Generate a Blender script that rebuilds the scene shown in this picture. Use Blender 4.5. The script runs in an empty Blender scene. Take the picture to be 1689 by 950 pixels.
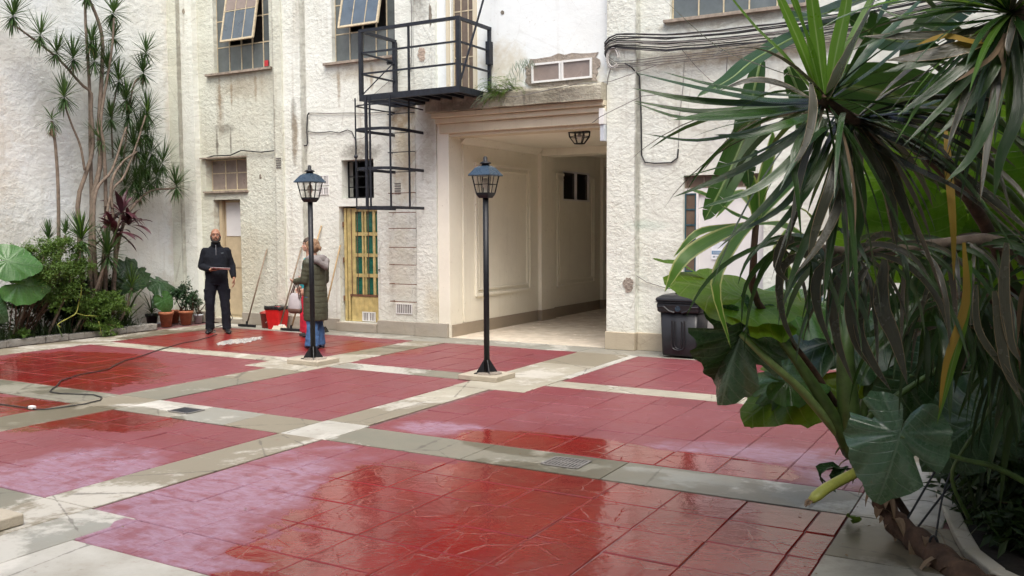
import bpy, bmesh, math, random
from mathutils import Vector, Matrix, Quaternion, noise

random.seed(7)
sc = bpy.context.scene
COL = sc.collection
R = math.radians
V = Vector

# ------------------------------------------------------------------ camera
cam_d = bpy.data.cameras.new('camera')
cam = bpy.data.objects.new('camera', cam_d)
COL.objects.link(cam)
cam_d.lens = 32.19
cam_d.sensor_width = 36
cam_d.clip_start = 0.05
cam_d.clip_end = 500
_yaw, _pitch, _roll = 0.52068504, 0.06527633, -0.00510529
_f = V((-math.sin(_yaw) * math.cos(_pitch), math.cos(_yaw) * math.cos(_pitch), -math.sin(_pitch)))
_r = V((math.cos(_yaw), math.sin(_yaw), 0))
_u = _r.cross(_f)
_c, _s = math.cos(_roll), math.sin(_roll)
_r2, _u2 = _r * _c + _u * _s, _u * _c - _r * _s
cam.matrix_world = Matrix(((_r2.x, _u2.x, -_f.x, 0), (_r2.y, _u2.y, -_f.y, 0), (_r2.z, _u2.z, -_f.z, 1.72), (0, 0, 0, 1)))
sc.camera = cam

# ------------------------------------------------------------------ sky, sun, exposure
SUN_EL, SUN_ROT = R(60), R(140)
w = bpy.data.worlds.new('World')
sc.world = w
w.use_nodes = True
wn = w.node_tree
sky = wn.nodes.new('ShaderNodeTexSky')
sky.sky_type = 'NISHITA'
sky.sun_disc = False
sky.sun_elevation = SUN_EL
sky.sun_rotation = SUN_ROT
sky.air_density = 1.0
sky.dust_density = 5.0
sky.ozone_density = 1.0
hsv = wn.nodes.new('ShaderNodeHueSaturation')
hsv.inputs['Saturation'].default_value = 0.9
bg = wn.nodes['Background']
bg.inputs['Strength'].default_value = 0.15
wn.links.new(sky.outputs[0], hsv.inputs['Color'])
wn.links.new(hsv.outputs[0], bg.inputs['Color'])
sun_d = bpy.data.lights.new('sun', 'SUN')
sun_d.energy = 1.3
sun_d.angle = R(38)
sun_d.color = (1.0, 1.0, 0.96)
sun = bpy.data.objects.new('sun', sun_d)
COL.objects.link(sun)
# direction towards the sun for the same azimuth as the sky's sun_rotation
_sd = V((math.sin(SUN_ROT) * math.cos(SUN_EL), math.cos(SUN_ROT) * math.cos(SUN_EL), math.sin(SUN_EL)))
sun.rotation_euler = _sd.to_track_quat('Z', 'Y').to_euler()
sun.location = (0, 0, 20)
sc.view_settings.view_transform = 'Standard'
sc.view_settings.look = 'None'
sc.view_settings.exposure = 0.92
sc.view_settings.gamma = 1
sc.cycles.max_bounces = 10
sc.cycles.diffuse_bounces = 5
sc.cycles.glossy_bounces = 4
sc.cycles.transmission_bounces = 6
sc.cycles.transparent_max_bounces = 12
sc.cycles.caustics_reflective = False
sc.cycles.caustics_refractive = False

# ------------------------------------------------------------------ object helpers
WORLD = {}


def tag(o, label=None, cat=None, group=None, kind=None):
    if label: o['label'] = label
    if cat: o['category'] = cat
    if group: o['group'] = group
    if kind: o['kind'] = kind
    return o


def thing(name, loc, label, cat, group=None, rz=0.0):
    o = bpy.data.objects.new(name, None)
    o.empty_display_size = 0.1
    COL.objects.link(o)
    o.location = loc
    o.rotation_euler = (0, 0, rz)
    WORLD[o.name] = Matrix.Translation(V(loc)) @ Matrix.Rotation(rz, 4, 'Z')
    return tag(o, label, cat, group)


class MB:
    """collects shapes in world coordinates and links them as one mesh object"""

    def __init__(self):
        self.v, self.f, self.uv = [], [], []

    def add(self, vs, fs, uvs=None):
        n = len(self.v)
        self.v += [tuple(p) for p in vs]
        self.f += [tuple(i + n for i in f) for f in fs]
        self.uv += list(uvs) if uvs else [(0.5, 0.5)] * len(vs)
        return self

    def box(self, x0, x1, y0, y1, z0, z1):
        vs = [(x, y, z) for x in (x0, x1) for y in (y0, y1) for z in (z0, z1)]
        return self.add(vs, [(0, 1, 3, 2), (4, 6, 7, 5), (0, 4, 5, 1), (2, 3, 7, 6), (0, 2, 6, 4), (1, 5, 7, 3)])

    def obox(self, c, ax, ay, az):
        """oriented box: centre and three half-axis vectors"""
        c, ax, ay, az = V(c), V(ax), V(ay), V(az)
        vs = [c + ax * i + ay * j + az * k for i in (-1, 1) for j in (-1, 1) for k in (-1, 1)]
        return self.add(vs, [(0, 1, 3, 2), (4, 6, 7, 5), (0, 4, 5, 1), (2, 3, 7, 6), (0, 2, 6, 4), (1, 5, 7, 3)])

    def bar(self, p, q, w, h=None, up=(0, 0, 1)):
        p, q = V(p), V(q)
        h = h or w
        t = (q - p).normalized()
        u = V(up)
        if abs(t.dot(u)) > 0.98: u = V((0, 1, 0))
        s = t.cross(u).normalized()
        u = s.cross(t)
        return self.obox((p + q) / 2, (q - p) / 2, s * w / 2, u * h / 2)

    def tube(self, pts, r, n=8, cap=True, flat=1.0):
        pts = [V(p) for p in pts]
        rs = r if isinstance(r, (list, tuple)) else [r] * len(pts)
        vs, fs = [], []
        prev = None
        for i, p in enumerate(pts):
            t = (pts[min(i + 1, len(pts) - 1)] - pts[max(i - 1, 0)]).normalized()
            if prev is None:
                a = V((0, 0, 1)) if abs(t.z) < 0.9 else V((1, 0, 0))
                s = t.cross(a).normalized()
            else:
                s = (prev - t * prev.dot(t)).normalized()
            prev = s
            b = t.cross(s)
            for k in range(n):
                an = 2 * math.pi * k / n
                vs.append(p + (s * math.cos(an) + b * math.sin(an) * flat) * rs[i])
        for i in range(len(pts) - 1):
            for k in range(n):
                fs.append((i * n + k, i * n + (k + 1) % n, (i + 1) * n + (k + 1) % n, (i + 1) * n + k))
        if cap:
            fs.append(tuple(range(n - 1, -1, -1)))
            fs.append(tuple((len(pts) - 1) * n + k for k in range(n)))
        uv = [(k / n, i / (len(pts) - 1)) for i in range(len(pts)) for k in range(n)]
        return self.add(vs, fs, uv)

    def lathe(self, prof, c=(0, 0, 0), n=20, sx=1, sy=1):
        c = V(c)
        vs, fs = [], []
        for r, z in prof:
            for k in range(n):
                a = 2 * math.pi * k / n
                vs.append(c + V((r * math.cos(a) * sx, r * math.sin(a) * sy, z)))
        for i in range(len(prof) - 1):
            for k in range(n):
                fs.append((i * n + k, i * n + (k + 1) % n, (i + 1) * n + (k + 1) % n, (i + 1) * n + k))
        fs.append(tuple(range(n - 1, -1, -1)))
        fs.append(tuple((len(prof) - 1) * n + k for k in range(n)))
        return self.add(vs, fs)

    def loft(self, rings):
        """rings: lists of the same number of points, closed loops, capped"""
        n = len(rings[0])
        vs = [p for r in rings for p in r]
        fs = []
        for i in range(len(rings) - 1):
            for k in range(n):
                fs.append((i * n + k, i * n + (k + 1) % n, (i + 1) * n + (k + 1) % n, (i + 1) * n + k))
        fs.append(tuple(range(n - 1, -1, -1)))
        fs.append(tuple((len(rings) - 1) * n + k for k in range(n)))
        return self.add(vs, fs)

    def ell(self, c, r, n=12, m=8, rot=None):
        c = V(c)
        if not hasattr(r, '__len__'): r = (r, r, r)
        vs, fs = [], []
        for i in range(m + 1):
            th = math.pi * (i + 0.02) / (m + 0.04)
            for k in range(n):
                a = 2 * math.pi * k / n
                p = V((math.sin(th) * math.cos(a) * r[0], math.sin(th) * math.sin(a) * r[1], math.cos(th) * r[2]))
                if rot: p = rot @ p
                vs.append(c + p)
        for i in range(m):
            for k in range(n):
                fs.append((i * n + k, (i + 1) * n + k, (i + 1) * n + (k + 1) % n, i * n + (k + 1) % n))
        fs.append(tuple(range(n)))
        fs.append(tuple(m * n + k for k in range(n - 1, -1, -1)))
        return self.add(vs, fs)

    def patch(self, pts, d):
        """flat plate: outline pts (world) raised by vector d"""
        d = V(d)
        n = len(pts)
        a = [V(p) for p in pts]
        vs = a + [p + d for p in a]
        fs = [tuple(range(n)), tuple(range(2 * n - 1, n - 1, -1))] + [(k, n + k, n + (k + 1) % n, (k + 1) % n) for k in range(n)]
        return self.add(vs, fs)

    def build(self, name, mat, parent=None, smooth=False, bevel=0, kind=None, label=None, color=None):
        me = bpy.data.meshes.new(name)
        vs = self.v
        if parent is not None:
            top, chain = parent, []
            m = parent_world(parent).inverted()
            vs = [m @ V(p) for p in vs]
        me.from_pydata([tuple(p) for p in vs], [], self.f)
        if any(u != (0.5, 0.5) for u in self.uv):
            l = me.uv_layers.new(name='UVMap')
            idx = [0] * len(me.loops)
            me.loops.foreach_get('vertex_index', idx)
            flat = [c for i in idx for c in self.uv[i]]
            l.data.foreach_set('uv', flat)
        me.materials.append(mat)
        if smooth:
            me.polygons.foreach_set('use_smooth', [True] * len(me.polygons))
        me.update()
        o = bpy.data.objects.new(name, me)
        COL.objects.link(o)
        if parent is not None:
            o.parent = parent
        if bevel:
            b = o.modifiers.new('bevel', 'BEVEL')
            b.width = bevel
            b.segments = 2
            b.limit_method = 'ANGLE'
            b.angle_limit = R(40)
        if kind: o['kind'] = kind
        if label: o['label'] = label
        if color: o.color = color
        return o


def parent_world(o):
    m = Matrix.Identity(4)
    while o is not None:
        if o.name in WORLD: return WORLD[o.name] @ m
        m = o.matrix_basis @ m
        o = o.parent
    return m


def children_of(o):
    return [c for c in bpy.data.objects if c.parent == o]


def copy_tree(o, parent=None, kids=None):
    if kids is None:
        kids = {}
        for c in bpy.data.objects:
            if c.parent: kids.setdefault(c.parent.name, []).append(c)
    c = o.copy()
    COL.objects.link(c)
    if parent is not None: c.parent = parent
    for ch in kids.get(o.name, []):
        copy_tree(ch, c, kids)
    return c


# ------------------------------------------------------------------ material helpers
class NT:
    def __init__(self, name):
        self.m = bpy.data.materials.new(name)
        self.m.use_nodes = True
        self.t = self.m.node_tree
        self.b = self.t.nodes['Principled BSDF']
        self.out = self.t.nodes['Material Output']

    def n(self, typ, **kw):
        nd = self.t.nodes.new(typ)
        for k, v in kw.items():
            if k in nd.inputs.keys() if False else False: pass
            setattr(nd, k, v)
        return nd

    def link(self, a, b):
        self.t.links.new(a, b)

    def put(self, sock, val):
        if hasattr(val, 'is_output'): self.link(val, sock)
        else: sock.default_value = val

    def math(self, op, a, b=0.0, c=None, clamp=False):
        nd = self.n('ShaderNodeMath', operation=op, use_clamp=clamp)
        self.put(nd.inputs[0], a)
        self.put(nd.inputs[1], b)
        if c is not None: self.put(nd.inputs[2], c)
        return nd.outputs[0]

    def mix(self, fac, a, b, mode='MIX'):
        nd = self.n('ShaderNodeMix', data_type='RGBA', blend_type=mode)
        self.put(nd.inputs[0], fac)
        self.put(nd.inputs[6], a if hasattr(a, 'is_output') or len(a) == 4 else (*a, 1))
        self.put(nd.inputs[7], b if hasattr(b, 'is_output') or len(b) == 4 else (*b, 1))
        return nd.outputs[2]

    def pos(self):
        return self.n('ShaderNodeNewGeometry').outputs['Position']

    def objc(self):
        return self.n('ShaderNodeTexCoord').outputs['Object']

    def scale(self, vec, s):
        nd = self.n('ShaderNodeVectorMath', operation='MULTIPLY')
        self.link(vec, nd.inputs[0])
        nd.inputs[1].default_value = s if hasattr(s, '__len__') else (s, s, s)
        return nd.outputs[0]

    def noise(self, vec, scale=5, detail=4, rough=0.6, dist=0.0):
        nd = self.n('ShaderNodeTexNoise')
        self.link(vec, nd.inputs['Vector'])
        nd.inputs['Scale'].default_value = scale
        nd.inputs['Detail'].default_value = detail
        nd.inputs['Roughness'].default_value = rough
        nd.inputs['Distortion'].default_value = dist
        return nd.outputs[0]

    def voro(self, vec, scale=5, feature='F1', out=0, rnd=1.0):
        nd = self.n('ShaderNodeTexVoronoi', feature=feature)
        self.link(vec, nd.inputs['Vector'])
        nd.inputs['Scale'].default_value = scale
        nd.inputs['Randomness'].default_value = rnd
        return nd.outputs[out]

    def ramp(self, fac, lo, hi, a=0.0, b=1.0):
        nd = self.n('ShaderNodeMapRange', clamp=True)
        self.put(nd.inputs[0], fac)
        nd.inputs[1].default_value = lo
        nd.inputs[2].default_value = hi
        nd.inputs[3].default_value = a
        nd.inputs[4].default_value = b
        return nd.outputs[0]

    def bump(self, h, strength=0.5, dist=0.01, normal=None):
        nd = self.n('ShaderNodeBump')
        self.put(nd.inputs['Strength'], strength)
        nd.inputs['Distance'].default_value = dist
        self.link(h, nd.inputs['Height'])
        if normal is not None: self.link(normal, nd.inputs['Normal'])
        return nd.outputs[0]

    def set(self, color=None, rough=None, metal=None, normal=None, spec=None, coat=None):
        b = self.b
        if color is not None:
            self.put(b.inputs['Base Color'], color if hasattr(color, 'is_output') or len(color) == 4 else (*color, 1))
        if rough is not None: self.put(b.inputs['Roughness'], rough)
        if metal is not None: self.put(b.inputs['Metallic'], metal)
        if normal is not None: self.link(normal, b.inputs['Normal'])
        if spec is not None: self.put(b.inputs['Specular IOR Level'], spec)
        if coat is not None: self.put(b.inputs['Coat Weight'], coat)
        return self.m


def plain(name, col, rough=0.6, metal=0.0, vary=0.15, scale=12, bump=0.0, spec=0.5, bscale=40):
    k = NT(name)
    p = k.pos()
    nz = k.noise(p, scale, 5)
    fac = k.ramp(nz, 0.3, 0.7)
    c = k.mix(fac, tuple(c * (1 - vary) for c in col), tuple(min(1, c * (1 + vary)) for c in col))
    nrm = None
    if bump: nrm = k.bump(k.noise(p, bscale, 4), bump, 0.01)
    rr = k.ramp(k.noise(p, scale * 1.7, 3), 0.3, 0.7, max(0.02, rough - 0.08), min(1, rough + 0.08))
    return k.set(c, rr, metal, nrm, spec)


def stucco(name, col_a, col_b, stain=(0.3, 0.25, 0.17), stain_amt=0.35, bump=0.6, bscale=14.0, dirt_low=0.25, cracks=0.3, grime=(), side=False):
    """painted rough render with broad tone changes, rain streaks, flecks of dirt and trowelled relief"""
    k = NT(name)
    p = k.pos()
    n1 = k.noise(p, 0.9, 4, 0.6)
    c = k.mix(k.ramp(n1, 0.35, 0.65), col_a, col_b)
    n2 = k.noise(p, 4.0, 6, 0.7)
    c = k.mix(k.ramp(n2, 0.35, 0.75, 0, 0.35), c, tuple(x * 0.82 for x in col_a))
    # vertical rain streaks
    sp = k.scale(p, (7, 7, 0.45))
    n3 = k.noise(sp, 1.0, 5, 0.65)
    c = k.mix(k.ramp(n3, 0.56, 0.78, 0, stain_amt), c, stain)
    # speckle of peeled / dirty spots
    n4 = k.noise(p, 22, 6, 0.75)
    n5 = k.noise(p, 1.7, 3)
    spot = k.math('MULTIPLY', k.ramp(n4, 0.60, 0.68), k.ramp(n5, 0.42, 0.62))
    c = k.mix(k.math('MULTIPLY', spot, 0.7), c, (0.33, 0.28, 0.2))
    # splash dirt on the lowest half metre (a real stain with its own ragged edge)
    sepz = k.n('ShaderNodeSeparateXYZ')
    k.link(p, sepz.inputs[0])
    zz = k.math('ADD', sepz.outputs[2], k.math('MULTIPLY', n2, 0.7))
    c = k.mix(k.ramp(zz, 0.45, 1.0, dirt_low, 0.0), c, (0.36, 0.31, 0.23))
    # shaped stains: soot, rust runs, damp (each blob: centre, radii, strength, colour)
    for gx, gz, rx, rz, st, gc in grime:
        a = k.math('MULTIPLY', k.math('SUBTRACT', sepz.outputs[1 if side else 0], gx), 1 / rx)
        b = k.math('MULTIPLY', k.math('SUBTRACT', sepz.outputs[2], gz), 1 / rz)
        e = k.math('SUBTRACT', 1.0, k.math('ADD', k.math('MULTIPLY', a, a), k.math('MULTIPLY', b, b)))
        e = k.math('ADD', e, k.math('MULTIPLY', k.math('SUBTRACT', k.noise(p, 6, 6, .7), .5), 2.4))
        c = k.mix(k.ramp(e, 0.1, 1.0, 0, st), c, gc)
    # pock marks and old fixing holes
    pk = k.voro(p, 3.1, 'F1')
    c = k.mix(k.ramp(k.math('ADD', pk, k.math('MULTIPLY', k.noise(p, 40, 2), .03)), .028, .045, .75 if cracks > .15 else 0, 0), c, (.12, .10, .08))
    # hair cracks
    vc = k.voro(k.scale(p, (1, 1, 1)), 1.3, 'DISTANCE_TO_EDGE')
    wob = k.math('ADD', vc, k.math('MULTIPLY', k.noise(p, 9, 4), 0.05))
    c = k.mix(k.ramp(wob, 0.026, 0.034, cracks, 0), c, (0.25, 0.21, 0.16))
    h1 = k.noise(k.scale(p, (1, 1, 1.25)), bscale * .8, 8, 0.66, 0.15)
    h2 = k.noise(p, bscale * 2.6, 4, 0.7)
    patchy = k.ramp(k.noise(p, 1.3, 3), .35, .65, .45, 1.1)
    h = k.math('ADD', k.math('MULTIPLY', h1, 1.9), k.math('MULTIPLY', h2, 0.35))
    h = k.math('ADD', k.math('MULTIPLY', h, patchy), k.math('MULTIPLY', k.noise(p, 3.0, 3), 1.0))
    # flakes where old paint has come off: sharp little steps
    fl = k.math('MULTIPLY', k.ramp(k.noise(p, 9, 7, .75), .60, .63), k.ramp(n5, .48, .60))
    h = k.math('SUBTRACT', h, k.math('MULTIPLY', fl, .35))
    c = k.mix(k.math('MULTIPLY', fl, min(1, bump)), c, tuple(x * .80 for x in col_b))
    nrm = k.bump(h, bump, 0.035)
    return k.set(c, 0.85, 0, nrm, 0.25)


def text_mesh(name, s, mat, loc, size, parent, rot=(R(90), 0, 0), ext=0.0008, align='CENTER', sx=1.0):
    cu = bpy.data.curves.new(name, 'FONT')
    cu.body = s
    cu.size = size
    cu.extrude = ext
    cu.align_x = align
    tmp = bpy.data.objects.new('tmp', cu)
    COL.objects.link(tmp)
    dg = bpy.context.evaluated_depsgraph_get()
    me = bpy.data.meshes.new_from_object(tmp.evaluated_get(dg))
    bpy.data.objects.remove(tmp)
    me.name = name
    me.materials.clear()
    me.materials.append(mat)
    o = bpy.data.objects.new(name, me)
    COL.objects.link(o)
    m = Matrix.Translation(V(loc)) @ (Matrix.Rotation(rot[2], 4, 'Z') @ Matrix.Rotation(rot[0], 4, 'X')) @ Matrix.Diagonal((sx, 1, 1, 1))
    if parent is not None:
        m = parent_world(parent).inverted() @ m
    me.transform(m)
    if parent is not None: o.parent = parent
    return o

# ------------------------------------------------------------------ materials
M = {}
BR, DK, OC = (0.30, 0.24, 0.16), (0.13, 0.115, 0.09), (0.50, 0.43, 0.29)
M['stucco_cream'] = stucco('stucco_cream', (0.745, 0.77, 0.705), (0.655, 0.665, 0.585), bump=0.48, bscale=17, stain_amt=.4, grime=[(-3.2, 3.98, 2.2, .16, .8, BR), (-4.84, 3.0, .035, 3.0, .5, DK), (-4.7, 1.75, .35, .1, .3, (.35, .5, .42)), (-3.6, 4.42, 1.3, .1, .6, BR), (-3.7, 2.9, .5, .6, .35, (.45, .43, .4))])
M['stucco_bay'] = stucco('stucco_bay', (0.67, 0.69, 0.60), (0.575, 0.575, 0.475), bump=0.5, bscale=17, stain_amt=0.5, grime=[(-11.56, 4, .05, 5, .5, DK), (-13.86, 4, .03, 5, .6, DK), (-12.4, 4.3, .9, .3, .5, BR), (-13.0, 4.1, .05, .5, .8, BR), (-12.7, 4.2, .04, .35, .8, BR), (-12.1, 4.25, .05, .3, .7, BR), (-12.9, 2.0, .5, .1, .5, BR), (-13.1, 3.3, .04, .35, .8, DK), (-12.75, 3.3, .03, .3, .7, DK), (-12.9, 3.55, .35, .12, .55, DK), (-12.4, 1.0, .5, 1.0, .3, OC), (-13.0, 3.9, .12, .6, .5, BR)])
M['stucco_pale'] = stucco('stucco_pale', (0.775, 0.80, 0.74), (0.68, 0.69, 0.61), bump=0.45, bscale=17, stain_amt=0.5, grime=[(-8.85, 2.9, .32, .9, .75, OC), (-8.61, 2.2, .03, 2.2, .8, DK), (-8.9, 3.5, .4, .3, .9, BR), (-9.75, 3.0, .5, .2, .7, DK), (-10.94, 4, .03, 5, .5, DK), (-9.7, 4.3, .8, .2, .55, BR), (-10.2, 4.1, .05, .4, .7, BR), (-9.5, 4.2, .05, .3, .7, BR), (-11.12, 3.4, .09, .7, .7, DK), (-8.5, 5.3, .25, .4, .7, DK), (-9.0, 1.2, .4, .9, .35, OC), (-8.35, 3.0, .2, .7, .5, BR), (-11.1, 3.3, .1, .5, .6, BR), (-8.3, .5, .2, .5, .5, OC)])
M['stucco_left'] = stucco('stucco_left', (0.77, 0.80, 0.79), (0.69, 0.695, 0.635), bump=0.5, bscale=11, stain_amt=0.28, cracks=0.12, side=True, grime=[(8.2, 3.0, .8, 1.7, .5, (.52, .45, .34)), (8.6, 1.6, 1.4, .5, .45, (.45, .42, .36)), (11.9, 3, .25, 5, .6, (.55, .5, .4)), (7.5, 4.5, .9, .8, .35, (.55, .50, .42)), (10.0, .6, 2.5, .5, .5, BR)])
M['wall_smooth'] = stucco('wall_smooth', (0.80, 0.84, 0.84), (0.76, 0.79, 0.77), bump=0.12, bscale=5, stain_amt=0.2, dirt_low=0, cracks=0.1, grime=[(-7.0, 4.1, .5, .5, .6, OC), (-5.6, 3.8, .5, .25, .6, OC), (-6.4, 3.74, 1.2, .1, .8, BR)])
M['passage'] = stucco('passage_paint', (0.84, 0.81, 0.70), (0.80, 0.765, 0.65), bump=0.08, bscale=4, stain_amt=0.14, dirt_low=0.3, cracks=0.0)
M['trim'] = stucco('trim_paint', (0.69, 0.63, 0.48), (0.61, 0.54, 0.40), bump=0.1, bscale=6, stain_amt=0.35, dirt_low=0, cracks=0.1)
M['ledge'] = stucco('ledge_mossy', (0.52, 0.49, 0.40), (0.33, 0.30, 0.22), stain=(0.07, 0.065, 0.045), stain_amt=1.0, bump=0.7, dirt_low=0, cracks=0.4, grime=[(-6.2, 3.6, 1.0, .2, .6, DK), (-7.6, 3.55, .6, .2, .7, DK)])
M['plinth'] = stucco('plinth_stone', (0.36, 0.34, 0.31), (0.28, 0.26, 0.23), bump=0.25, bscale=9, stain_amt=0.5, dirt_low=0.5, cracks=0.3)
M['plinth_tan'] = stucco('plinth_tan', (0.47, 0.41, 0.31), (0.40, 0.35, 0.27), bump=0.25, bscale=9, stain_amt=0.4, dirt_low=0.3, cracks=0.3)
M['plinth_brown'] = stucco('plinth_brown', (0.27, 0.22, 0.17), (0.21, 0.17, 0.13), bump=0.2, bscale=9, stain_amt=0.3, dirt_low=0.3, cracks=0.2)
M['cement'] = stucco('bare_cement', (0.38, 0.33, 0.28), (0.28, 0.24, 0.20), bump=0.9, bscale=20, stain_amt=0.4, dirt_low=0, cracks=0.2)
M['passage_floor'] = plain('passage_floor', (0.80, 0.72, 0.60), 0.2, vary=0.10, scale=3)
M['iron'] = plain('black_iron', (0.009, 0.010, 0.013), 0.45, 0.0, 0.3, 20, 0.12, spec=.35)
M['iron_blue'] = plain('weathered_iron', (0.016, 0.019, 0.027), 0.5, 0.1, 0.4, 14, 0.2, spec=.4)
M['iron_roof'] = plain('lantern_roof', (0.035, 0.06, 0.09), 0.28, 0.2, 0.12, 5)  # bluish reflection on the lantern roof put into the colour
M['rust'] = plain('rust', (0.16, 0.08, 0.045), 0.85, 0.0, 0.4, 30, 0.4)
M['cream_metal'] = plain('cream_window_steel', (0.52, 0.44, 0.30), 0.55, 0, 0.25, 25, 0.2)
M['sill'] = plain('sill', (0.30, 0.25, 0.2), 0.85, 0, 0.4, 14, 0.4)
M['yellow_paint'] = plain('yellow_door_paint', (0.50, 0.40, 0.17), 0.5, 0, 0.3, 9, 0.3)
M['green_pane'] = plain('green_pane', (0.012, 0.11, 0.075), 0.3, 0, 0.35, 14, 0.2)
M['door_white'] = plain('door_white', (0.70, 0.69, 0.68), 0.5, 0, 0.06, 4)
M['door_beige'] = plain('door_beige', (0.50, 0.41, 0.27), 0.5, 0, 0.12, 6, 0.1)
M['dark'] = plain('dark_interior', (0.03, 0.028, 0.026), 0.9)
M['interior'] = plain('room_interior', (0.10, 0.095, 0.09), 0.9)
M['white_plastic'] = plain('white_plastic', (0.72, 0.72, 0.70), 0.45, 0, 0.05)
M['grey_box'] = plain('grey_plastic', (0.50, 0.54, 0.58), 0.45, 0, 0.05)
M['black_plastic'] = plain('black_plastic', (0.011, 0.012, 0.015), 0.42, 0, 0.3, 10, 0.12)
M['teal_plastic'] = plain('teal_plastic', (0.02, 0.075, 0.10), 0.4, 0, 0.2, 10, 0.1)
M['red_plastic'] = plain('red_plastic', (0.55, 0.016, 0.016), 0.4, 0, 0.15)
M['red_dull'] = plain('faded_red_plastic', (0.36, 0.05, 0.04), 0.5, 0, 0.15)
M['bag'] = plain('bin_liner', (0.018, 0.018, 0.02), 0.25, 0, 0.2, 30, 0.8)
M['terracotta'] = plain('terracotta', (0.36, 0.13, 0.065), 0.8, 0, 0.25, 18, 0.3)
M['wood_pole'] = plain('broom_pole', (0.22, 0.17, 0.12), 0.6, 0, 0.3, 25)
M['wood_light'] = plain('pale_wood_pole', (0.38, 0.27, 0.14), 0.6, 0, 0.25, 25)
M['bristle'] = plain('cream_bristle', (0.62, 0.57, 0.45), 0.8, 0, 0.1, 60, 0.4)
M['cable_black'] = plain('black_cable', (0.02, 0.02, 0.022), 0.5)
M['cable_grey'] = plain('grey_cable', (0.16, 0.15, 0.14), 0.6)
M['cable_white'] = plain('white_cable', (0.55, 0.53, 0.5), 0.5)
M['soil'] = plain('soil', (0.018, 0.014, 0.010), 0.95, 0, 0.4, 8, 0.9, bscale=25)
M['marble'] = stucco('pale_marble', (0.52, 0.49, 0.42), (0.38, 0.34, 0.26), bump=0.15, bscale=8, stain_amt=0.3, dirt_low=0.0, cracks=0.3)
M['curb'] = stucco('old_curb', (0.34, 0.33, 0.31), (0.22, 0.20, 0.17), bump=0.7, bscale=14, stain_amt=0.5, dirt_low=0.0, cracks=0.4)
M['bark'] = plain('bark_grey', (0.155, 0.12, 0.09), 0.9, 0, 0.35, 18, 0.8, bscale=30)
M['bark_dark'] = plain('bark_brown', (0.075, 0.042, 0.026), 0.95, 0, 0.5, 14, 1.0, bscale=22)
M['terra_wall'] = M['stucco_pale']
M['lampbase'] = stucco('lamp_base_stone', (0.46, 0.41, 0.33), (0.36, 0.32, 0.25), bump=0.3, bscale=12, stain_amt=0.3, dirt_low=0, cracks=0.2)
M['notice_grey'] = plain('notice_grey', (0.14, 0.13, 0.14), 0.5)
M['paper'] = plain('paper', (0.80, 0.82, 0.85), 0.6, 0, 0.03)
M['notice_blue'] = plain('notice_blue', (0.10, 0.22, 0.36), 0.5)
M['ink'] = plain('ink', (0.25, 0.30, 0.33), 0.6)
M['ink_light'] = plain('ink_light', (0.62, 0.65, 0.70), 0.6)
M['red_sticker'] = plain('red_sticker', (0.45, 0.03, 0.04), 0.5)
M['chrome'] = plain('dull_zip', (0.10, 0.10, 0.11), 0.4, .6, 0.05)


def glass_mat(name, tint, rough=0.08, dark=0.0, alpha=0.35):
    """window glass: mostly a dusty dark pane with sharp reflections, part see-through"""
    k = NT(name)
    p = k.pos()
    nz = k.ramp(k.noise(p, 6, 5), 0.3, 0.7)
    c = k.mix(nz, tint, tuple(x * 0.7 for x in tint))
    k.set(c, k.ramp(nz, 0, 1, rough, rough + 0.12), 0, k.bump(k.noise(p, 3, 2), 0.04, 0.02), 0.9)
    tr = k.n('ShaderNodeBsdfTransparent')
    mx = k.n('ShaderNodeMixShader')
    mx.inputs[0].default_value = 1 - alpha
    k.link(tr.outputs[0], mx.inputs[1])
    k.link(k.b.outputs[0], mx.inputs[2])
    k.link(mx.outputs[0], k.out.inputs[0])
    return k.m


M['glass_dusty'] = glass_mat('dusty_glass', (0.13, 0.15, 0.15), 0.15, alpha=0.08)
M['glass_blue'] = glass_mat('reflecting_glass', (0.13, 0.17, 0.21), 0.05, alpha=0.2)  # blue sky reflection on the sash put into the tint
M['glass_pink'] = glass_mat('pinkish_glass', (0.30, 0.24, 0.21), 0.25, alpha=0.05)  # pale pinkish tint, nearly opaque
M['glass_brown'] = glass_mat('brown_glass', (0.17, 0.12, 0.085), 0.15, alpha=0.1)
M['glass_clear'] = glass_mat('lantern_glass', (0.25, 0.24, 0.2), 0.08, alpha=0.9)


def wet_blobs(k, p, blobs):
    sx = k.n('ShaderNodeSeparateXYZ')
    k.link(p, sx.inputs[0])
    best = None
    for cx, cy, rx, ry in blobs:
        a = k.math('MULTIPLY', k.math('SUBTRACT', sx.outputs[0], cx), 1 / rx)
        b = k.math('MULTIPLY', k.math('SUBTRACT', sx.outputs[1], cy), 1 / ry)
        d = k.math('SUBTRACT', 1.0, k.math('ADD', k.math('MULTIPLY', a, a), k.math('MULTIPLY', b, b)))
        best = d if best is None else k.math('MAXIMUM', best, d)
    return best


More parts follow.
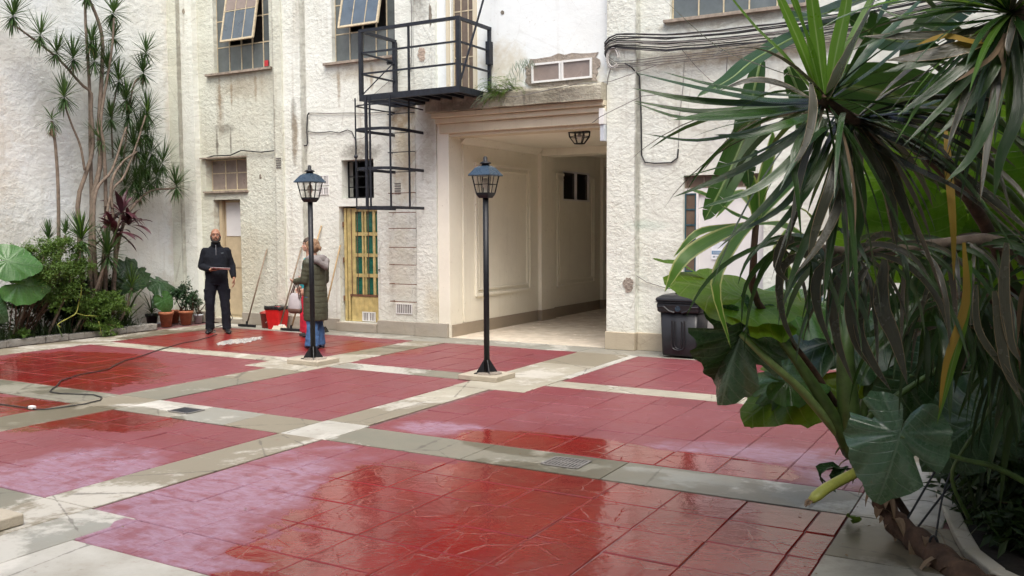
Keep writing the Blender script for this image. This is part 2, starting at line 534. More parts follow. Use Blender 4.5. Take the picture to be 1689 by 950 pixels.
def floor_mask(k, p):
    """wetness 0..1: where the yard has just been hosed down"""
    best = wet_blobs(k, p, [
        (-1.9, 4.4, 2.05, 1.6), (-3.0, 4.9, 1.25, 0.95), (-2.6, 3.6, 0.75, 0.9), (-3.15, 3.35, .22, .16), (-3.55, 3.45, .2, .1),
        (-3.2, 6.35, 1.0, 0.42), (-2.1, 6.4, 0.75, 0.3),
        (-10.2, 6.6, 1.6, 1.3), (-11.0, 7.6, 1.3, 0.8), (-8.7, 5.0, 1.4, 0.7), (-7.3, 5.4, .8, .5),
        (-10.9, 10.2, 2.2, 1.2), (-9.0, 10.3, 1.6, 0.7), (-1.8, 9.6, .5, .3), (-3.3, 3.0, .3, .3)])
    n = k.noise(k.scale(p, (1.0, 1.0, 1.0)), 2.2, 6, 0.62, 0.4)
    n2 = k.noise(k.scale(p, (1.0, 2.6, 1.0)), 5.0, 4, 0.6, 0.3)
    e = k.math('ADD', best, k.math('MULTIPLY', k.math('SUBTRACT', n, 0.5), 1.5))
    e = k.math('ADD', e, k.math('MULTIPLY', k.math('SUBTRACT', n2, 0.5), 0.5))
    n3 = k.noise(k.scale(p, (1.0, 1.6, 1.0)), 13.0, 6, 0.7, 0.2)
    e = k.math('ADD', e, k.math('MULTIPLY', k.math('SUBTRACT', n3, 0.5), 0.55))
    k.edge = e
    return k.ramp(e, 0.04, 0.12)


def tile_mat():
    k = NT('red_painted_tile')
    p = k.pos()
    oi = k.n('ShaderNodeObjectInfo')
    rnd = oi.outputs['Random']
    wet = floor_mask(k, p)
    n1 = k.noise(p, 1.1, 5, 0.6)
    dry = k.mix(k.ramp(n1, 0.35, 0.65), (0.165, 0.038, 0.047), (0.195, 0.058, 0.068))
    dry = k.mix(k.ramp(rnd, 0, 1, 0, 0.65), dry, (0.20, 0.042, 0.052))
    # lilac patches: diffuse sheen of wall and sky put into the dry colour
    lilac_sheen = wet_blobs(k, p, [(-4.6, 3.9, 0.95, 1.6), (-3.6, 3.2, 1.6, 0.8), (-5.9, 3.9, .8, 0.9), (-4.4, 6.5, .5, .3), (-1.6, 6.7, 1.0, .6)])
    be = k.math('ADD', lilac_sheen, k.math('MULTIPLY', k.math('SUBTRACT', k.noise(p, 2.6, 5, 0.6), 0.5), 2.2))
    be = k.math('MULTIPLY', k.ramp(be, -0.05, 0.6), k.ramp(k.noise(k.scale(p, (1, 2.2, 1)), 9, 7, .72), .34, .60, .25, 1.0))
    dry = k.mix(k.math('MULTIPLY', be, .95), dry, (0.29, 0.18, 0.245))
    # pale scratchy marks and dust in streaks
    sc1 = k.noise(k.scale(p, (3.0, 14.0, 1.0)), 1.0, 6, 0.7, 0.5)
    sc2 = k.noise(k.scale(p, (14.0, 3.0, 1.0)), 1.0, 6, 0.7, 0.5)
    marks = k.math('MAXIMUM', k.ramp(sc1, 0.60, 0.72), k.ramp(sc2, 0.62, 0.74))
    dry = k.mix(k.math('MULTIPLY', marks, 0.35), dry, (0.42, 0.24, 0.27))
    damp = k.math('MAXIMUM', k.ramp(k.noise(p, 3.4, 6, .65), 0.52, 0.62, 0, 0.6), k.ramp(k.edge, -.28, .02, 0, .75))
    dry = k.mix(damp, dry, (0.18, 0.035, 0.038))
    wetc = k.mix(k.ramp(k.noise(p, 2.0, 3), 0.35, 0.65), (0.195, 0.015, 0.014), (0.15, 0.025, 0.022))
    wetc = k.mix(k.ramp(rnd, 0, 1, 0, 0.4), wetc, (0.22, 0.016, 0.013))
    c = k.mix(wet, dry, wetc)
    c = k.mix(k.ramp(k.noise(p, 30, 4), 0.66, 0.75, 0, 0.5), c, (0.10, 0.04, 0.04))
    # riven slate-like relief: soft hills, sharp ridges
    crease = k.voro(k.scale(p, (1, 1, 1)), 3.6, 'DISTANCE_TO_EDGE')
    wob = k.math('ADD', crease, k.math('MULTIPLY', k.noise(p, 7, 4), 0.22))
    ridge = k.ramp(wob, 0.105, 0.135, 1, 0)
    h = k.math('ADD', k.math('MULTIPLY', k.noise(p, 6, 6, 0.55), 1.0), k.math('MULTIPLY', k.math('MULTIPLY', ridge, k.ramp(k.noise(p, 2.3, 3), .40, .55)), 0.32))
    flat = k.ramp(wet, 0, 1, 0.5, 0.2)
    nrm = k.bump(h, flat, 0.02)
    sy = k.n('ShaderNodeSeparateXYZ')
    k.link(p, sy.inputs[0])
    film = k.math('MULTIPLY', k.ramp(sy.outputs[1], 6.9, 8.6, 0, .24), wet)      # only a damp film towards the building
    rough = k.math('ADD', k.math('ADD', k.ramp(wet, 0, 1, 0.46, 0.07), film), k.math('MULTIPLY', k.math('SUBTRACT', n1, 0.5), 0.15))
    k.set(c, rough, 0, nrm, 0.5)
    return k.m


def concrete_mat():
    k = NT('paving_concrete')
    p = k.pos()
    oi = k.n('ShaderNodeObjectInfo')
    base = oi.outputs['Color']
    wet = floor_mask(k, p)
    n1 = k.noise(p, 1.6, 6, 0.65)
    c = k.mix(k.ramp(n1, 0.35, 0.68, 0, 0.65), base, (0.22, 0.195, 0.15))
    lime = k.noise(p, 0.9, 5, 0.6, 0.8)
    c = k.mix(k.ramp(k.math('ADD', lime, k.math('MULTIPLY', k.math('SUBTRACT', k.noise(p, 14, 6, .7), .5), .25)), 0.53, 0.60, 0, 0.6), c, (0.56, 0.54, 0.49))
    c = k.mix(k.ramp(k.noise(p, 26, 4), 0.6, 0.75, 0, 0.35), c, (0.15, 0.13, 0.1))
    c = k.mix(k.ramp(k.noise(p, 5, 8, .75), 0.60, 0.68, 0, 0.35), c, (0.20, 0.09, 0.08))
    hair = k.math('ADD', k.voro(p, .9, 'DISTANCE_TO_EDGE'), k.math('MULTIPLY', k.noise(p, 8, 4), .05))
    c = k.mix(k.ramp(hair, .027, .033, .6, 0), c, (.08, .07, .06))
    wc = k.mix(1.0, c, (0.62, 0.60, 0.55), 'MULTIPLY')
    c = k.mix(wet, c, wc)
    h = k.math('ADD', k.noise(p, 9, 6, 0.6), k.math('MULTIPLY', k.noise(p, 60, 3), 0.3))
    nrm = k.bump(h, k.ramp(wet, 0, 1, 0.3, 0.1), 0.01)
    rough = k.math('ADD', k.ramp(wet, 0, 1, 0.55, 0.3), k.math('MULTIPLY', n1, 0.15))
    return k.set(c, rough, 0, nrm, 0.45)


M['tile'] = tile_mat()
M['concrete'] = concrete_mat()
M['mortar'] = plain('mortar', (0.16, 0.075, 0.075), 0.7, 0, 0.4, 9, 0.4)
M['ground'] = plain('ground', (0.25, 0.23, 0.2), 0.9)

# ------------------------------------------------------------------ ground and paving
MB().add([(-60, -60, -0.06), (60, -60, -0.06), (60, 60, -0.06), (-60, 60, -0.06)], [(0, 1, 2, 3)]).build('ground', M['ground'], kind='structure')
bed = MB().box(-14.1, 3.0, -6.0, 12.0, -0.055, -0.012).build('paving_bed', M['mortar'], kind='structure')

GREY, WARM, CREAM, WHITE, COOL = (0.165, 0.16, 0.125, 1), (0.21, 0.185, 0.135, 1), (0.38, 0.355, 0.285, 1), (0.45, 0.44, 0.40, 1), (0.25, 0.25, 0.22, 1)


def slab(x0, x1, y0, y1, col, z=0.0, name='concrete_slab'):
    g = 0.004
    m = MB().box(x0 + g, x1 - g, y0 + g, y1 - g, -0.012, z)
    o = m.build(name, M['concrete'], bed, bevel=0.004)
    o.color = col
    o.rotation_euler = (0, 0, 0)
    return o


# strips along the facade (X) and towards it (Y), slab by slab, each with its own tone
XL, XR = -13.1, -0.93
for x0, x1, c in ((-13.1, -12.15, WARM), (-12.15, -10.3, CREAM), (-10.3, -8.68, CREAM), (-4.62, -3.9, CREAM), (-3.9, -2.5, CREAM), (-2.5, -0.93, CREAM)):
    slab(x0, x1, 8.78, 9.12, c)
for x0, x1, c in ((-7.66, -7.2, COOL), (-7.2, -6.3, GREY), (-6.3, -5.52, GREY)):
    slab(x0, x1, 8.72, 9.12, c)
slab(-8.68, -7.66, 8.3, 9.35, CREAM, .004)
slab(-5.52, -4.62, 8.3, 9.35, CREAM, .004)
for x0, x1, c in ((-13.1, -10.4, GREY), (-10.4, -8.3, GREY), (-7.68, -6.9, WHITE), (-6.9, -6.2, COOL), (-6.2, -5.52, WARM)):
    slab(x0, x1, 5.66, 6.2, c)
for x0, x1, c in ((-5.02, -3.7, GREY), (-3.7, -2.56, GREY), (-2.56, -0.93, COOL)):  # last slab paler: the white pilaster's reflection put into its colour
    slab(x0, x1, 5.66, 6.18, c)
slab(-5.52, -5.02, 5.66, 6.25, WHITE)
# Y strips
for y0, y1, c in ((1.2, 3.54, WARM), (3.54, 5.66, WARM), (6.25, 7.4, WARM), (7.4, 8.3, CREAM)):
    slab(-5.52, -5.05, y0, y1, c)
for y0, y1, c in ((9.35, 10.3, CREAM), (10.3, 11.42, WARM)):
    slab(-5.5, -4.72, y0, y1, c)
slab(-4.72, -4.6, 9.35, 11.42, WHITE)
slab(-4.62, 0.4, 9.118, 9.13, CREAM)
for y0, y1, c in ((2.0, 3.54, GREY), (3.54, 5.66, WARM), (5.66, 6.2, WARM), (6.2, 7.5, GREY), (7.5, 8.3, WARM)):
    slab(-8.3, -7.68, y0, y1, c)
for y0, y1, c in ((9.35, 10.5, CREAM), (10.5, 11.42, WARM)):
    slab(-8.3, -7.72, y0, y1, c)
# the pale slabs in the near left corner
slab(-5.05, -4.62, 1.2, 3.54, COOL)
slab(-4.62, 0.2, 1.2, 3.12, WHITE)
slab(-7.68, -5.52, 1.2, 3.54, GREY)
slab(-4.62, 3, -3.0, 1.2, COOL)
slab(-9.0, -4.62, -3.0, 1.2, COOL)
# border along the facade and along the left planting bed, right hand border
for x0, x1, c in ((-13.1, -11.2, COOL), (-11.2, -8.3, COOL), (-8.3, -5.5, COOL), (-5.5, -3.2, COOL), (-3.2, 0.5, COOL), (0.5, 3.0, COOL)):
    slab(x0, x1, 11.42, 11.98, c)
for y0, y1, c in ((3.0, 6.2, GREY), (6.2, 8.78, WARM), (9.12, 11.42, WARM)):
    slab(-13.1, -12.42, y0, y1, c)
for y0, y1, c, xr in ((3.12, 4.9, WHITE, .3), (4.9, 5.66, WARM, -.28), (5.66, 7.1, WHITE, -.42), (7.1, 9.3, WARM, -.62)):
    slab(-0.93, xr, y0, y1, c)
slab(0.2, 1.0, 1.2, 3.12, WHITE)

# red tiles, one object each, on their panels; alike tiles share mesh data
tile_meshes = {}


def tile_mesh(w, d, var):
    key = (round(w, 2), round(d, 2), var)
    if key not in tile_meshes:
        rr = random.Random(hash(key) % 1000)
        w, d = key[0], key[1]
        b = 0.006
        vs, top = [], []
        for (sx, sy) in ((-1, -1), (1, -1), (1, 1), (-1, 1)):
            jx, jy = rr.uniform(-0.003, 0.003), rr.uniform(-0.003, 0.003)
            vs.append((sx * w / 2 + jx, sy * d / 2 + jy, -0.02))
            top.append((sx * (w / 2 - b) + jx, sy * (d / 2 - b) + jy, rr.uniform(-0.0015, 0.001)))
        mid = [(v[0], v[1], -0.006) for v in vs]
        me = bpy.data.meshes.new('tile')
        me.from_pydata(vs + mid + top, [], [(i, (i + 1) % 4, 4 + (i + 1) % 4, 4 + i) for i in range(4)] + [(4 + i, 4 + (i + 1) % 4, 8 + (i + 1) % 4, 8 + i) for i in range(4)] + [(8, 9, 10, 11)])
        me.materials.append(M['tile'])
        tile_meshes[key] = me
    return tile_meshes[key]


def panel(x0, x1, y0, y1, tw=0.437, td=0.425, gap=0.007):
    """a field of tiles laid from its left far corner, the rest cut to fit"""
    p = MB().box(x0, x1, y0, y1, -0.0118, -0.0095).build('red_tile_field', M['mortar'], kind='structure')
    xs = [x0]
    while xs[-1] + tw * 1.25 < x1: xs.append(xs[-1] + tw)
    xs.append(x1)
    ys = [y1]
    while ys[-1] - td * 1.25 > y0: ys.append(ys[-1] - td)
    ys.append(y0)
    for i in range(len(xs) - 1):
        for j in range(len(ys) - 1):
            w_, d_ = xs[i + 1] - xs[i] - gap, ys[j] - ys[j + 1] - gap
            o = bpy.data.objects.new('tile', tile_mesh(w_, d_, random.randint(0, 3)))
            COL.objects.link(o)
            o.parent = p
            o.location = ((xs[i] + xs[i + 1]) / 2, (ys[j] + ys[j + 1]) / 2, random.uniform(-0.0035, 0.0012))
            o.rotation_euler = (R(random.gauss(0, 0.25)), R(random.gauss(0, 0.25)), R(random.gauss(0, 0.18)))


panel(-5.03, -0.93, 3.13, 5.65)
panel(-4.99, -0.93, 6.19, 8.77)
panel(-4.6, 0.4, 9.13, 11.41)
panel(-7.7, -5.53, 3.55, 5.65)
panel(-7.66, -5.53, 6.21, 8.71)
panel(-7.7, -5.5, 9.13, 11.41)
panel(-12.4, -8.31, 2.6, 5.65)
panel(-12.4, -8.31, 6.21, 8.77)
panel(-12.4, -8.31, 9.13, 11.41)

# shallow puddle in front of the man, the bright reflection put into its pale colour
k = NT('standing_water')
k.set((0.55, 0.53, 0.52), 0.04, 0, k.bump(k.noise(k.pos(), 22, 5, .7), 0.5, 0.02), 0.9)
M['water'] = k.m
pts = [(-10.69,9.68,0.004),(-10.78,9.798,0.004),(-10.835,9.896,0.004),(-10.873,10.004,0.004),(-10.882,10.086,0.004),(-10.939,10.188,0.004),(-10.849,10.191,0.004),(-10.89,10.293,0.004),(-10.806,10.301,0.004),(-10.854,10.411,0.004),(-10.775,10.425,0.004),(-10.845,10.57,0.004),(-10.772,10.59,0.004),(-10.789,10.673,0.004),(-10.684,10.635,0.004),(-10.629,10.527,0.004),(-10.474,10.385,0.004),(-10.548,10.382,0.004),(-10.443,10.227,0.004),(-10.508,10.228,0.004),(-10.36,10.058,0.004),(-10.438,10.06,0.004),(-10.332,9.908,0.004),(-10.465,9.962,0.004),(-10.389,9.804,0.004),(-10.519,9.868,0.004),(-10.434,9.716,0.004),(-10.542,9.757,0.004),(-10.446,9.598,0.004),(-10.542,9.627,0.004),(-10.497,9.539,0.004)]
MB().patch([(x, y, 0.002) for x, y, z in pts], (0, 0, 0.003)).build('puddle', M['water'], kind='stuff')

# drain covers
for (cx, cy, wx, wy, lab) in ((-6.98, 5.93, 0.26, 0.2, 'dark closed drain cover in the grey strip near the left lamp post'), (-2.95, 5.93, 0.28, 0.24, 'slotted drain grate in the grey strip across the middle of the yard')):
    t = thing('drain_grate', (cx, cy, 0), lab, 'drain cover', None)
    MB().box(cx - wx / 2, cx + wx / 2, cy - wy / 2, cy + wy / 2, 0.001, 0.004).build('pit', M['dark'], t)
    fr = MB()
    for s in (-1, 1):
        fr.box(cx + s * wx / 2 - 0.012, cx + s * wx / 2 + 0.012, cy - wy / 2, cy + wy / 2, 0.003, 0.009)
        fr.box(cx - wx / 2 + 0.013, cx + wx / 2 - 0.013, cy + s * wy / 2 - 0.012, cy + s * wy / 2 + 0.012, 0.003, 0.0085)
    fr.build('frame', M['cable_grey'], t)
    if cx > -5:
        for i in range(9):
            xx = cx - wx / 2 + 0.03 + i * (wx - 0.06) / 8
            for s in (-1, 1):
                MB().box(xx - 0.008, xx + 0.008, cy + s * 0.055 - 0.042, cy + s * 0.055 + 0.042, 0.004, 0.0078).build('slat', M['cable_grey'], t)
        MB().box(cx - wx / 2 + 0.013, cx + wx / 2 - 0.013, cy - 0.011, cy + 0.011, 0.0042, 0.008).build('crossbar', M['cable_grey'], t)
    else:
        MB().box(cx - wx / 2 + 0.013, cx + wx / 2 - 0.013, cy - wy / 2 + 0.013, cy + wy / 2 - 0.013, 0.0042, 0.0075).build('lid', M['iron_blue'], t)

# ------------------------------------------------------------------ the building at the back
HT = 8.6


def wall_holes(x0, x1, z0, z1, y, holes, depth=0.22, thick=0.3):
    """front face at y with openings (x0,x1,z0,z1[,depth]) and their reveals, back face closed except at openings"""
    m = MB()
    xs = sorted({x0, x1, *[h[0] for h in holes], *[h[1] for h in holes]})
    zs = sorted({z0, z1, *[h[2] for h in holes], *[h[3] for h in holes]})

    def inside(a, b):
        return any(h[0] < a < h[1] and h[2] < b < h[3] for h in holes)
    idx = {}
    for yy in (y, y + thick):
        for x in xs:
            for z in zs:
                idx[(x, yy, z)] = len(m.v)
                m.v.append((x, yy, z))
                m.uv.append((0.5, 0.5))
    for i in range(len(xs) - 1):
        for j in range(len(zs) - 1):
            if inside((xs[i] + xs[i + 1]) / 2, (zs[j] + zs[j + 1]) / 2): continue
            for yy in (y, y + thick):
                q = [idx[(xs[i], yy, zs[j])], idx[(xs[i + 1], yy, zs[j])], idx[(xs[i + 1], yy, zs[j + 1])], idx[(xs[i], yy, zs[j + 1])]]
                m.f.append(tuple(q if yy == y else q[::-1]))
    for h in holes:
        a, b, c, d = h[:4]
        m.add([(a, y, c), (b, y, c), (b, y, d), (a, y, d), (a, y + thick, c), (b, y + thick, c), (b, y + thick, d), (a, y + thick, d)],
              [(0, 4, 5, 1), (1, 5, 6, 2), (2, 6, 7, 3), (3, 7, 4, 0)])
    m.add([(x0, y, z0), (x0, y + thick, z0), (x0, y + thick, z1), (x0, y, z1)], [(0, 1, 2, 3)])
    m.add([(x1, y, z0), (x1, y, z1), (x1, y + thick, z1), (x1, y + thick, z0)], [(0, 1, 2, 3)])
    m.add([(x0, y, z1), (x0, y + thick, z1), (x1, y + thick, z1), (x1, y, z1)], [(0, 1, 2, 3)])
    return m


bld = thing('courtyard_building', (-8, 12, 0), 'peeling cream painted building closing the yard, with a deep vehicle passage', 'building')
B = lambda *a: MB().box(*a)

# bays
wall_holes(-13.55, -11.55, 0, HT, 12.0, [(-13.13, -11.75, 4.56, 6.5), (-13.42, -12.36, 2.43, 3.02), (-13.24, -12.55, 0.09, 2.27)]).build('wall', M['stucco_bay'], bld, label='cream-grey bay with the beige door')
wall_holes(-10.95, -8.6, 0, HT, 12.0, [(-10.33, -9.02, 4.5, 6.4), (-10.17, -9.49, 2.23, 2.87), (-10.24, -9.43, 0.155, 2.1)]).build('wall', M['stucco_pale'], bld, label='pale bay with the yellow and green door')
wall_holes(-8.2, -5.28, 3.7, HT, 12.0, [(-7.94, -7.51, 3.75, 6.3)]).build('wall', M['wall_smooth'], bld, label='smooth white wall above the passage')
wall_holes(-4.85, 3.0, 0, HT, 12.0, [(-4.4, -2.6, 4.52, 6.3), (-4.19, -3.1, 0.02, 2.42)]).build('wall', M['stucco_cream'], bld, label='cream bay with the posted notices')
# pilasters, a few centimetres proud of the bays
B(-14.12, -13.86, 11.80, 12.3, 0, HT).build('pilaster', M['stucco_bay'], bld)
B(-13.86, -13.55, 11.88, 12.3, 0, HT).build('pilaster', M['stucco_pale'], bld)
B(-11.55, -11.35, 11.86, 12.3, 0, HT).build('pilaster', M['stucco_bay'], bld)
B(-11.35, -10.95, 11.90, 12.3, 0, HT).build('pilaster', M['stucco_pale'], bld)
B(-8.6, -8.2, 11.93, 12.3, 0, HT).build('pilaster', M['stucco_pale'], bld)
B(-5.28, -4.85, 11.90, 12.3, 0, HT).build('pilaster', M['stucco_cream'], bld)
# stone plinth, block by block
for x0, x1, y, z, mm in ((-14.1, -13.86, 11.77, .20, 'plinth'), (-13.858, -13.26, 11.85, .20, 'plinth'), (-12.53, -11.9, 11.96, .215, 'plinth'), (-11.895, -11.56, 11.965, .215, 'plinth'),
                         (-11.555, -10.95, 11.86, .215, 'plinth'), (-10.945, -10.26, 11.96, .20, 'plinth'), (-9.41, -8.63, 11.93, .215, 'plinth'), (-8.625, -8.0, 11.90, .225, 'plinth'),
                         (-5.29, -4.84, 11.86, .25, 'plinth_tan'), (-4.835, -4.2, 11.95, .25, 'plinth_tan'), (-3.08, -2.2, 11.95, .25, 'plinth_tan'), (-2.195, -1.2, 11.95, .25, 'plinth_tan'), (-1.195, 0.2, 11.95, .25, 'plinth_tan'), (0.205, 3, 11.95, .25, 'plinth_tan')):
    B(x0, x1, y, 12.1, 0, z).build('plinth_stone', M[mm], bld, bevel=0.008)
B(-10.26, -9.41, 11.90, 12.3, 0.001, .15).build('door_step', M['plinth'], bld, bevel=0.008)
B(-13.26, -12.53, 11.95, 12.3, 0.001, .085).build('door_step', M['plinth'], bld, bevel=0.008)

# ledge over the passage with the painted cornice under it
ld = MB()
rr = random.Random(3)
n = 26
ring_x = [-8.23 + i * (8.23 - 5.285) / n for i in range(n + 1)]
rings = []
for x in ring_x:
    j = lambda s=0.012: rr.uniform(-s, s)
    rings.append([(x, 11.70 + j(), 3.50 + j(0.008)), (x, 11.985, 3.50), (x, 11.985, 3.735), (x, 11.74 + j(), 3.725 + j()), (x, 11.70 + j(), 3.69 + j())])
ld.loft(rings)
ld.build('ledge', M['ledge'], bld)
B(-7.98, -5.282, 11.98, 12.3, 3.14, 3.70).build('lintel', M['trim'], bld)
B(-8.2, -5.284, 11.80, 11.978, 3.42, 3.498).build('cornice', M['trim'], bld, bevel=0.01)
B(-8.17, -5.284, 11.86, 11.978, 3.34, 3.418).build('cornice', M['trim'], bld, bevel=0.01)
B(-8.13, -5.284, 11.92, 11.978, 3.19, 3.338).build('cornice', M['trim'], bld, bevel=0.008)
B(-8.198, -7.98, 11.955, 12.3, 0.0, 3.70).build('door_surround', M['passage'], bld, bevel=0.006)

# rear of the rooms behind the front, so that the windows look into dark rooms
B(-14.5, -8.31, 13.3, 13.4, 0, HT).build('rear_wall', M['interior'], bld)
B(-8.31, -4.99, 13.3, 13.4, 3.52, HT).build('rear_wall', M['interior'], bld)
B(-4.99, 3.4, 13.3, 13.4, 0, HT).build('rear_wall', M['interior'], bld)
B(-14.5, 3.4, 12.3, 13.4, HT, HT + .2).build('flat_roof', M['ledge'], bld)
B(-14.5, -14.4, 12.3, 13.3, 0, HT - .01).build('rear_wall', M['interior'], bld)
B(3.3, 3.4, 12.3, 13.3, 0, HT - .01).build('rear_wall', M['interior'], bld)

# ---- the passage
B(-8.3, -8.0, 12.30, 14.93, 0, 3.4).build('passage_wall', M['passage'], bld)
B(-8.3, -7.93, 14.93, 15.45, 0, 3.4).build('passage_pier', M['passage'], bld, bevel=0.006)
wh = wall_holes(15.45, 17.7, 0, 3.4, 0, [(15.95, 17.17, 2.25, 2.83)], thick=0.3)
wh.v = [(-8.0 - y, x, z) for x, y, z in wh.v]
wh.f = [tuple(reversed(f)) for f in wh.f]
wh.build('passage_wall', M['passage'], bld)
B(-8.3, -7.93, 17.7, 18.1, 0, 3.4).build('passage_pier', M['passage'], bld, bevel=0.006)
B(-8.3, -8.0, 18.1, 24, 0, 3.4).build('passage_wall', M['passage'], bld)
B(-5.28, -5.0, 12.30, 24, 0, 3.4).build('passage_wall', M['passage'], bld)
B(-8.3, -5.0, 24, 24.3, 0, 3.4).build('passage_end_wall', plain('brown_end_wall', (0.34, 0.26, 0.19), 0.8), bld)
B(-8.3, -5.0, 12.3, 24, 3.17, 3.5).build('passage_ceiling', M['passage'], bld)
B(-7.925, -5.285, 14.95, 15.43, 3.04, 3.168).build('passage_beam', M['passage'], bld, bevel=0.006)
B(-7.925, -5.285, 17.72, 18.08, 2.98, 3.168).build('passage_beam', M['passage'], bld, bevel=0.006)
B(-8.35, -5.0, 11.985, 24, -0.01, 0.006).build('passage_floor', M['passage_floor'], kind='structure')
for y0, y1, x in ((12.0, 12.44, -7.965), (12.445, 14.9, -7.985), (14.905, 15.47, -7.905), (15.475, 17.66, -7.985), (17.665, 18.12, -7.905), (18.125, 23.98, -7.985)):
    B(-8.1, x, y0, y1, 0.003, 0.20).build('skirting_stone', M['plinth_brown'], bld, bevel=0.006)
# raised panel mouldings on the left passage wall
for y0, y1, z0, z1 in ((12.72, 14.60, 0.60, 2.80), (15.66, 17.38, 0.58, 2.76)):
    for d, w_, t_ in ((0, 0.045, 0.038), (0.10, 0.03, 0.026)):
        a, b, c, e = y0 + d, y1 - d, z0 + d, z1 - d
        m = MB()
        x = -7.999
        m.box(x, x + t_, a, b, c, c + w_)
        if y0 < 14: m.box(x, x + t_, a, b, e - w_, e)
        else: m.box(x, x + t_, a, 15.94, e - w_, e).box(x, x + t_, 17.18, max(b, 17.2), e - w_, e)
        m.box(x, x + t_ * 0.98, a, a + w_, c + w_, e - w_).box(x, x + t_ * 0.98, b - w_, b, c + w_, e - w_)
        m.build('panel_moulding', M['passage'], bld, bevel=0.004)
B(-7.999, -7.975, 12.36, 12.385, 0.21, 3.1).build('wall_moulding', M['passage'], bld)
B(-7.999, -7.975, 15.52, 15.545, 0.21, 3.1).build('wall_moulding', M['passage'], bld)
m = MB().loft([[(x, y, z) for x, z in ((-7.999, 3.168), (-7.999, 3.06), (-7.96, 3.08), (-7.90, 3.14), (-7.88, 3.168))] for y in (12.31, 14.92)])
m.build('crown_moulding', M['passage'], bld)
# two-pane black window in the passage wall
pw = B(-8.28, -8.05, 15.9, 17.2, 2.2, 2.88).build('window', M['dark'], bld, label='black two pane window high in the passage')
for a, b in ((15.98, 16.54), (16.58, 17.14)):
    B(-8.047, -8.04, a, b, 2.28, 2.80).build('pane', plain('black_pane', (0.012, 0.012, 0.014), 0.12), pw)
fr = MB()
for a, b in ((15.95, 15.98), (16.54, 16.58), (17.14, 17.17)): fr.box(-8.05, -8.0, a, b, 2.25, 2.83)
fr.box(-8.049, -8.0, 15.98, 17.14, 2.25, 2.28).box(-8.049, -8.0, 15.98, 17.14, 2.80, 2.83)
fr.build('frame', M['door_white'], pw)


# ---- steel windows
def steel_window(x0, x1, z0, z1, y, xs, zs, glass, label=None, skip=None, bar=0.018, backmat='interior'):
    """frame and glazing bars at the given x / z lines; one pane object per opening between them"""
    fr = MB()
    X = [x0] + list(xs) + [x1]
    Z = [z0] + list(zs) + [z1]
    for x in X: fr.box(x - bar / 2, x + bar / 2, y - 0.012, y + 0.014, z0, z1)
    for z in Z: fr.box(x0, x1, y - 0.009, y + 0.011, z - bar / 2, z + bar / 2)
    w_ = fr.build('window', M['cream_metal'], bld, label=label)
    for i in range(len(X) - 1):
        for j in range(len(Z) - 1):
            if skip and skip(i, j): continue
            g = glass(i, j) if callable(glass) else glass
            B(X[i] + bar / 2, X[i + 1] - bar / 2, y - 0.002, y + 0.003, Z[j] + bar / 2, Z[j + 1] - bar / 2).build('pane', g, w_)
    B(x0 - 0.02, x1 + 0.02, y + 0.55, y + 0.6, z0 - 0.02, z1 + 0.02).build('backing', M[backmat], w_)
    return w_


def open_sash(win, xa, xb, ztop, drop, out, y, ncol=3, low=None):
    """top hung sash swung outwards"""
    n1, n2 = V((0, -out, -drop)).normalized(), None
    top = V((0, y - 0.02, ztop))
    bot = top + V((0, -out, -drop))
    nrm = V((0, -drop, out)).normalized()

    def P(x, t):
        p = top.lerp(bot, t)
        return V((x, p.y, p.z))
    fr = MB()
    for x in (xa, xb): fr.bar(P(x, 0), P(x, 1), 0.035, 0.03)
    for t in (0, 1): fr.bar(P(xa - 0.016, t), P(xb + 0.016, t), 0.032, 0.032, up=nrm)
    fr.bar(P(xa, 0.47), P(xb, 0.47), 0.014, 0.014, up=nrm)
    for i in range(1, ncol):
        x = xa + (xb - xa) * i / ncol
        fr.bar(P(x, 0), P(x, 1), 0.013, 0.013)
    s_ = fr.build('open_sash', M['cream_metal'], win)
    s_.parent = win
    m1 = win
    for i in range(ncol):
        a, b = xa + (xb - xa) * i / ncol + 0.012, xa + (xb - xa) * (i + 1) / ncol - 0.012
        for (t0, t1, g) in ((0.02, 0.455, M['glass_pink']), (0.485, 0.985, M['glass_blue'])):
            MB().patch([P(a, t0), P(b, t0), P(b, t1), P(a, t1)], nrm * 0.004).build('pane', g, win)


w1 = steel_window(-13.13, -11.75, 4.56, 6.5, 12.10, (-12.82, -12.52, -12.25, -11.98), (5.03, 5.5, 5.96), M['glass_dusty'],
                  label='left upstairs window with its sash propped open', skip=lambda i, j: i in (1, 2, 3) and j in (1, 2))
open_sash(w1, -12.78, -12.0, 6.1, 1.02, 0.20, 12.08)
B(-11.95, -11.86, 12.075, 12.083, 4.60, 4.70).build('sticker', M['red_sticker'], bld)
w2 = steel_window(-10.33, -9.02, 4.5, 6.4, 12.10, (-10.02, -9.75, -9.47, -9.25), (4.97, 5.45, 5.9), M['glass_dusty'],
                  label='upstairs window behind the fire escape with its sash propped open', skip=lambda i, j: i in (1, 2, 3) and j in (1, 2))
open_sash(w2, -10.04, -9.25, 6.0, .98, 0.22, 12.08)
B(-13.3, -11.68, 11.93, 12.06, 4.515, 4.555).build('window_sill', M['sill'], bld)
B(-10.48, -8.97, 11.93, 12.06, 4.455, 4.495).build('window_sill', M['sill'], bld)
steel_window(-13.40, -12.38, 2.45, 3.0, 12.15, (-13.05, -12.76, -12.5), (2.76,), M['glass_pink'], label='small barred window over the beige door', backmat='dark')
B(-13.45, -12.33, 11.95, 12.1, 2.395, 2.428).build('window_sill', M['sill'], bld)
B(-13.50, -12.36, 11.93, 12.0, 3.022, 3.045).build('drip_lintel', M['sill'], bld)
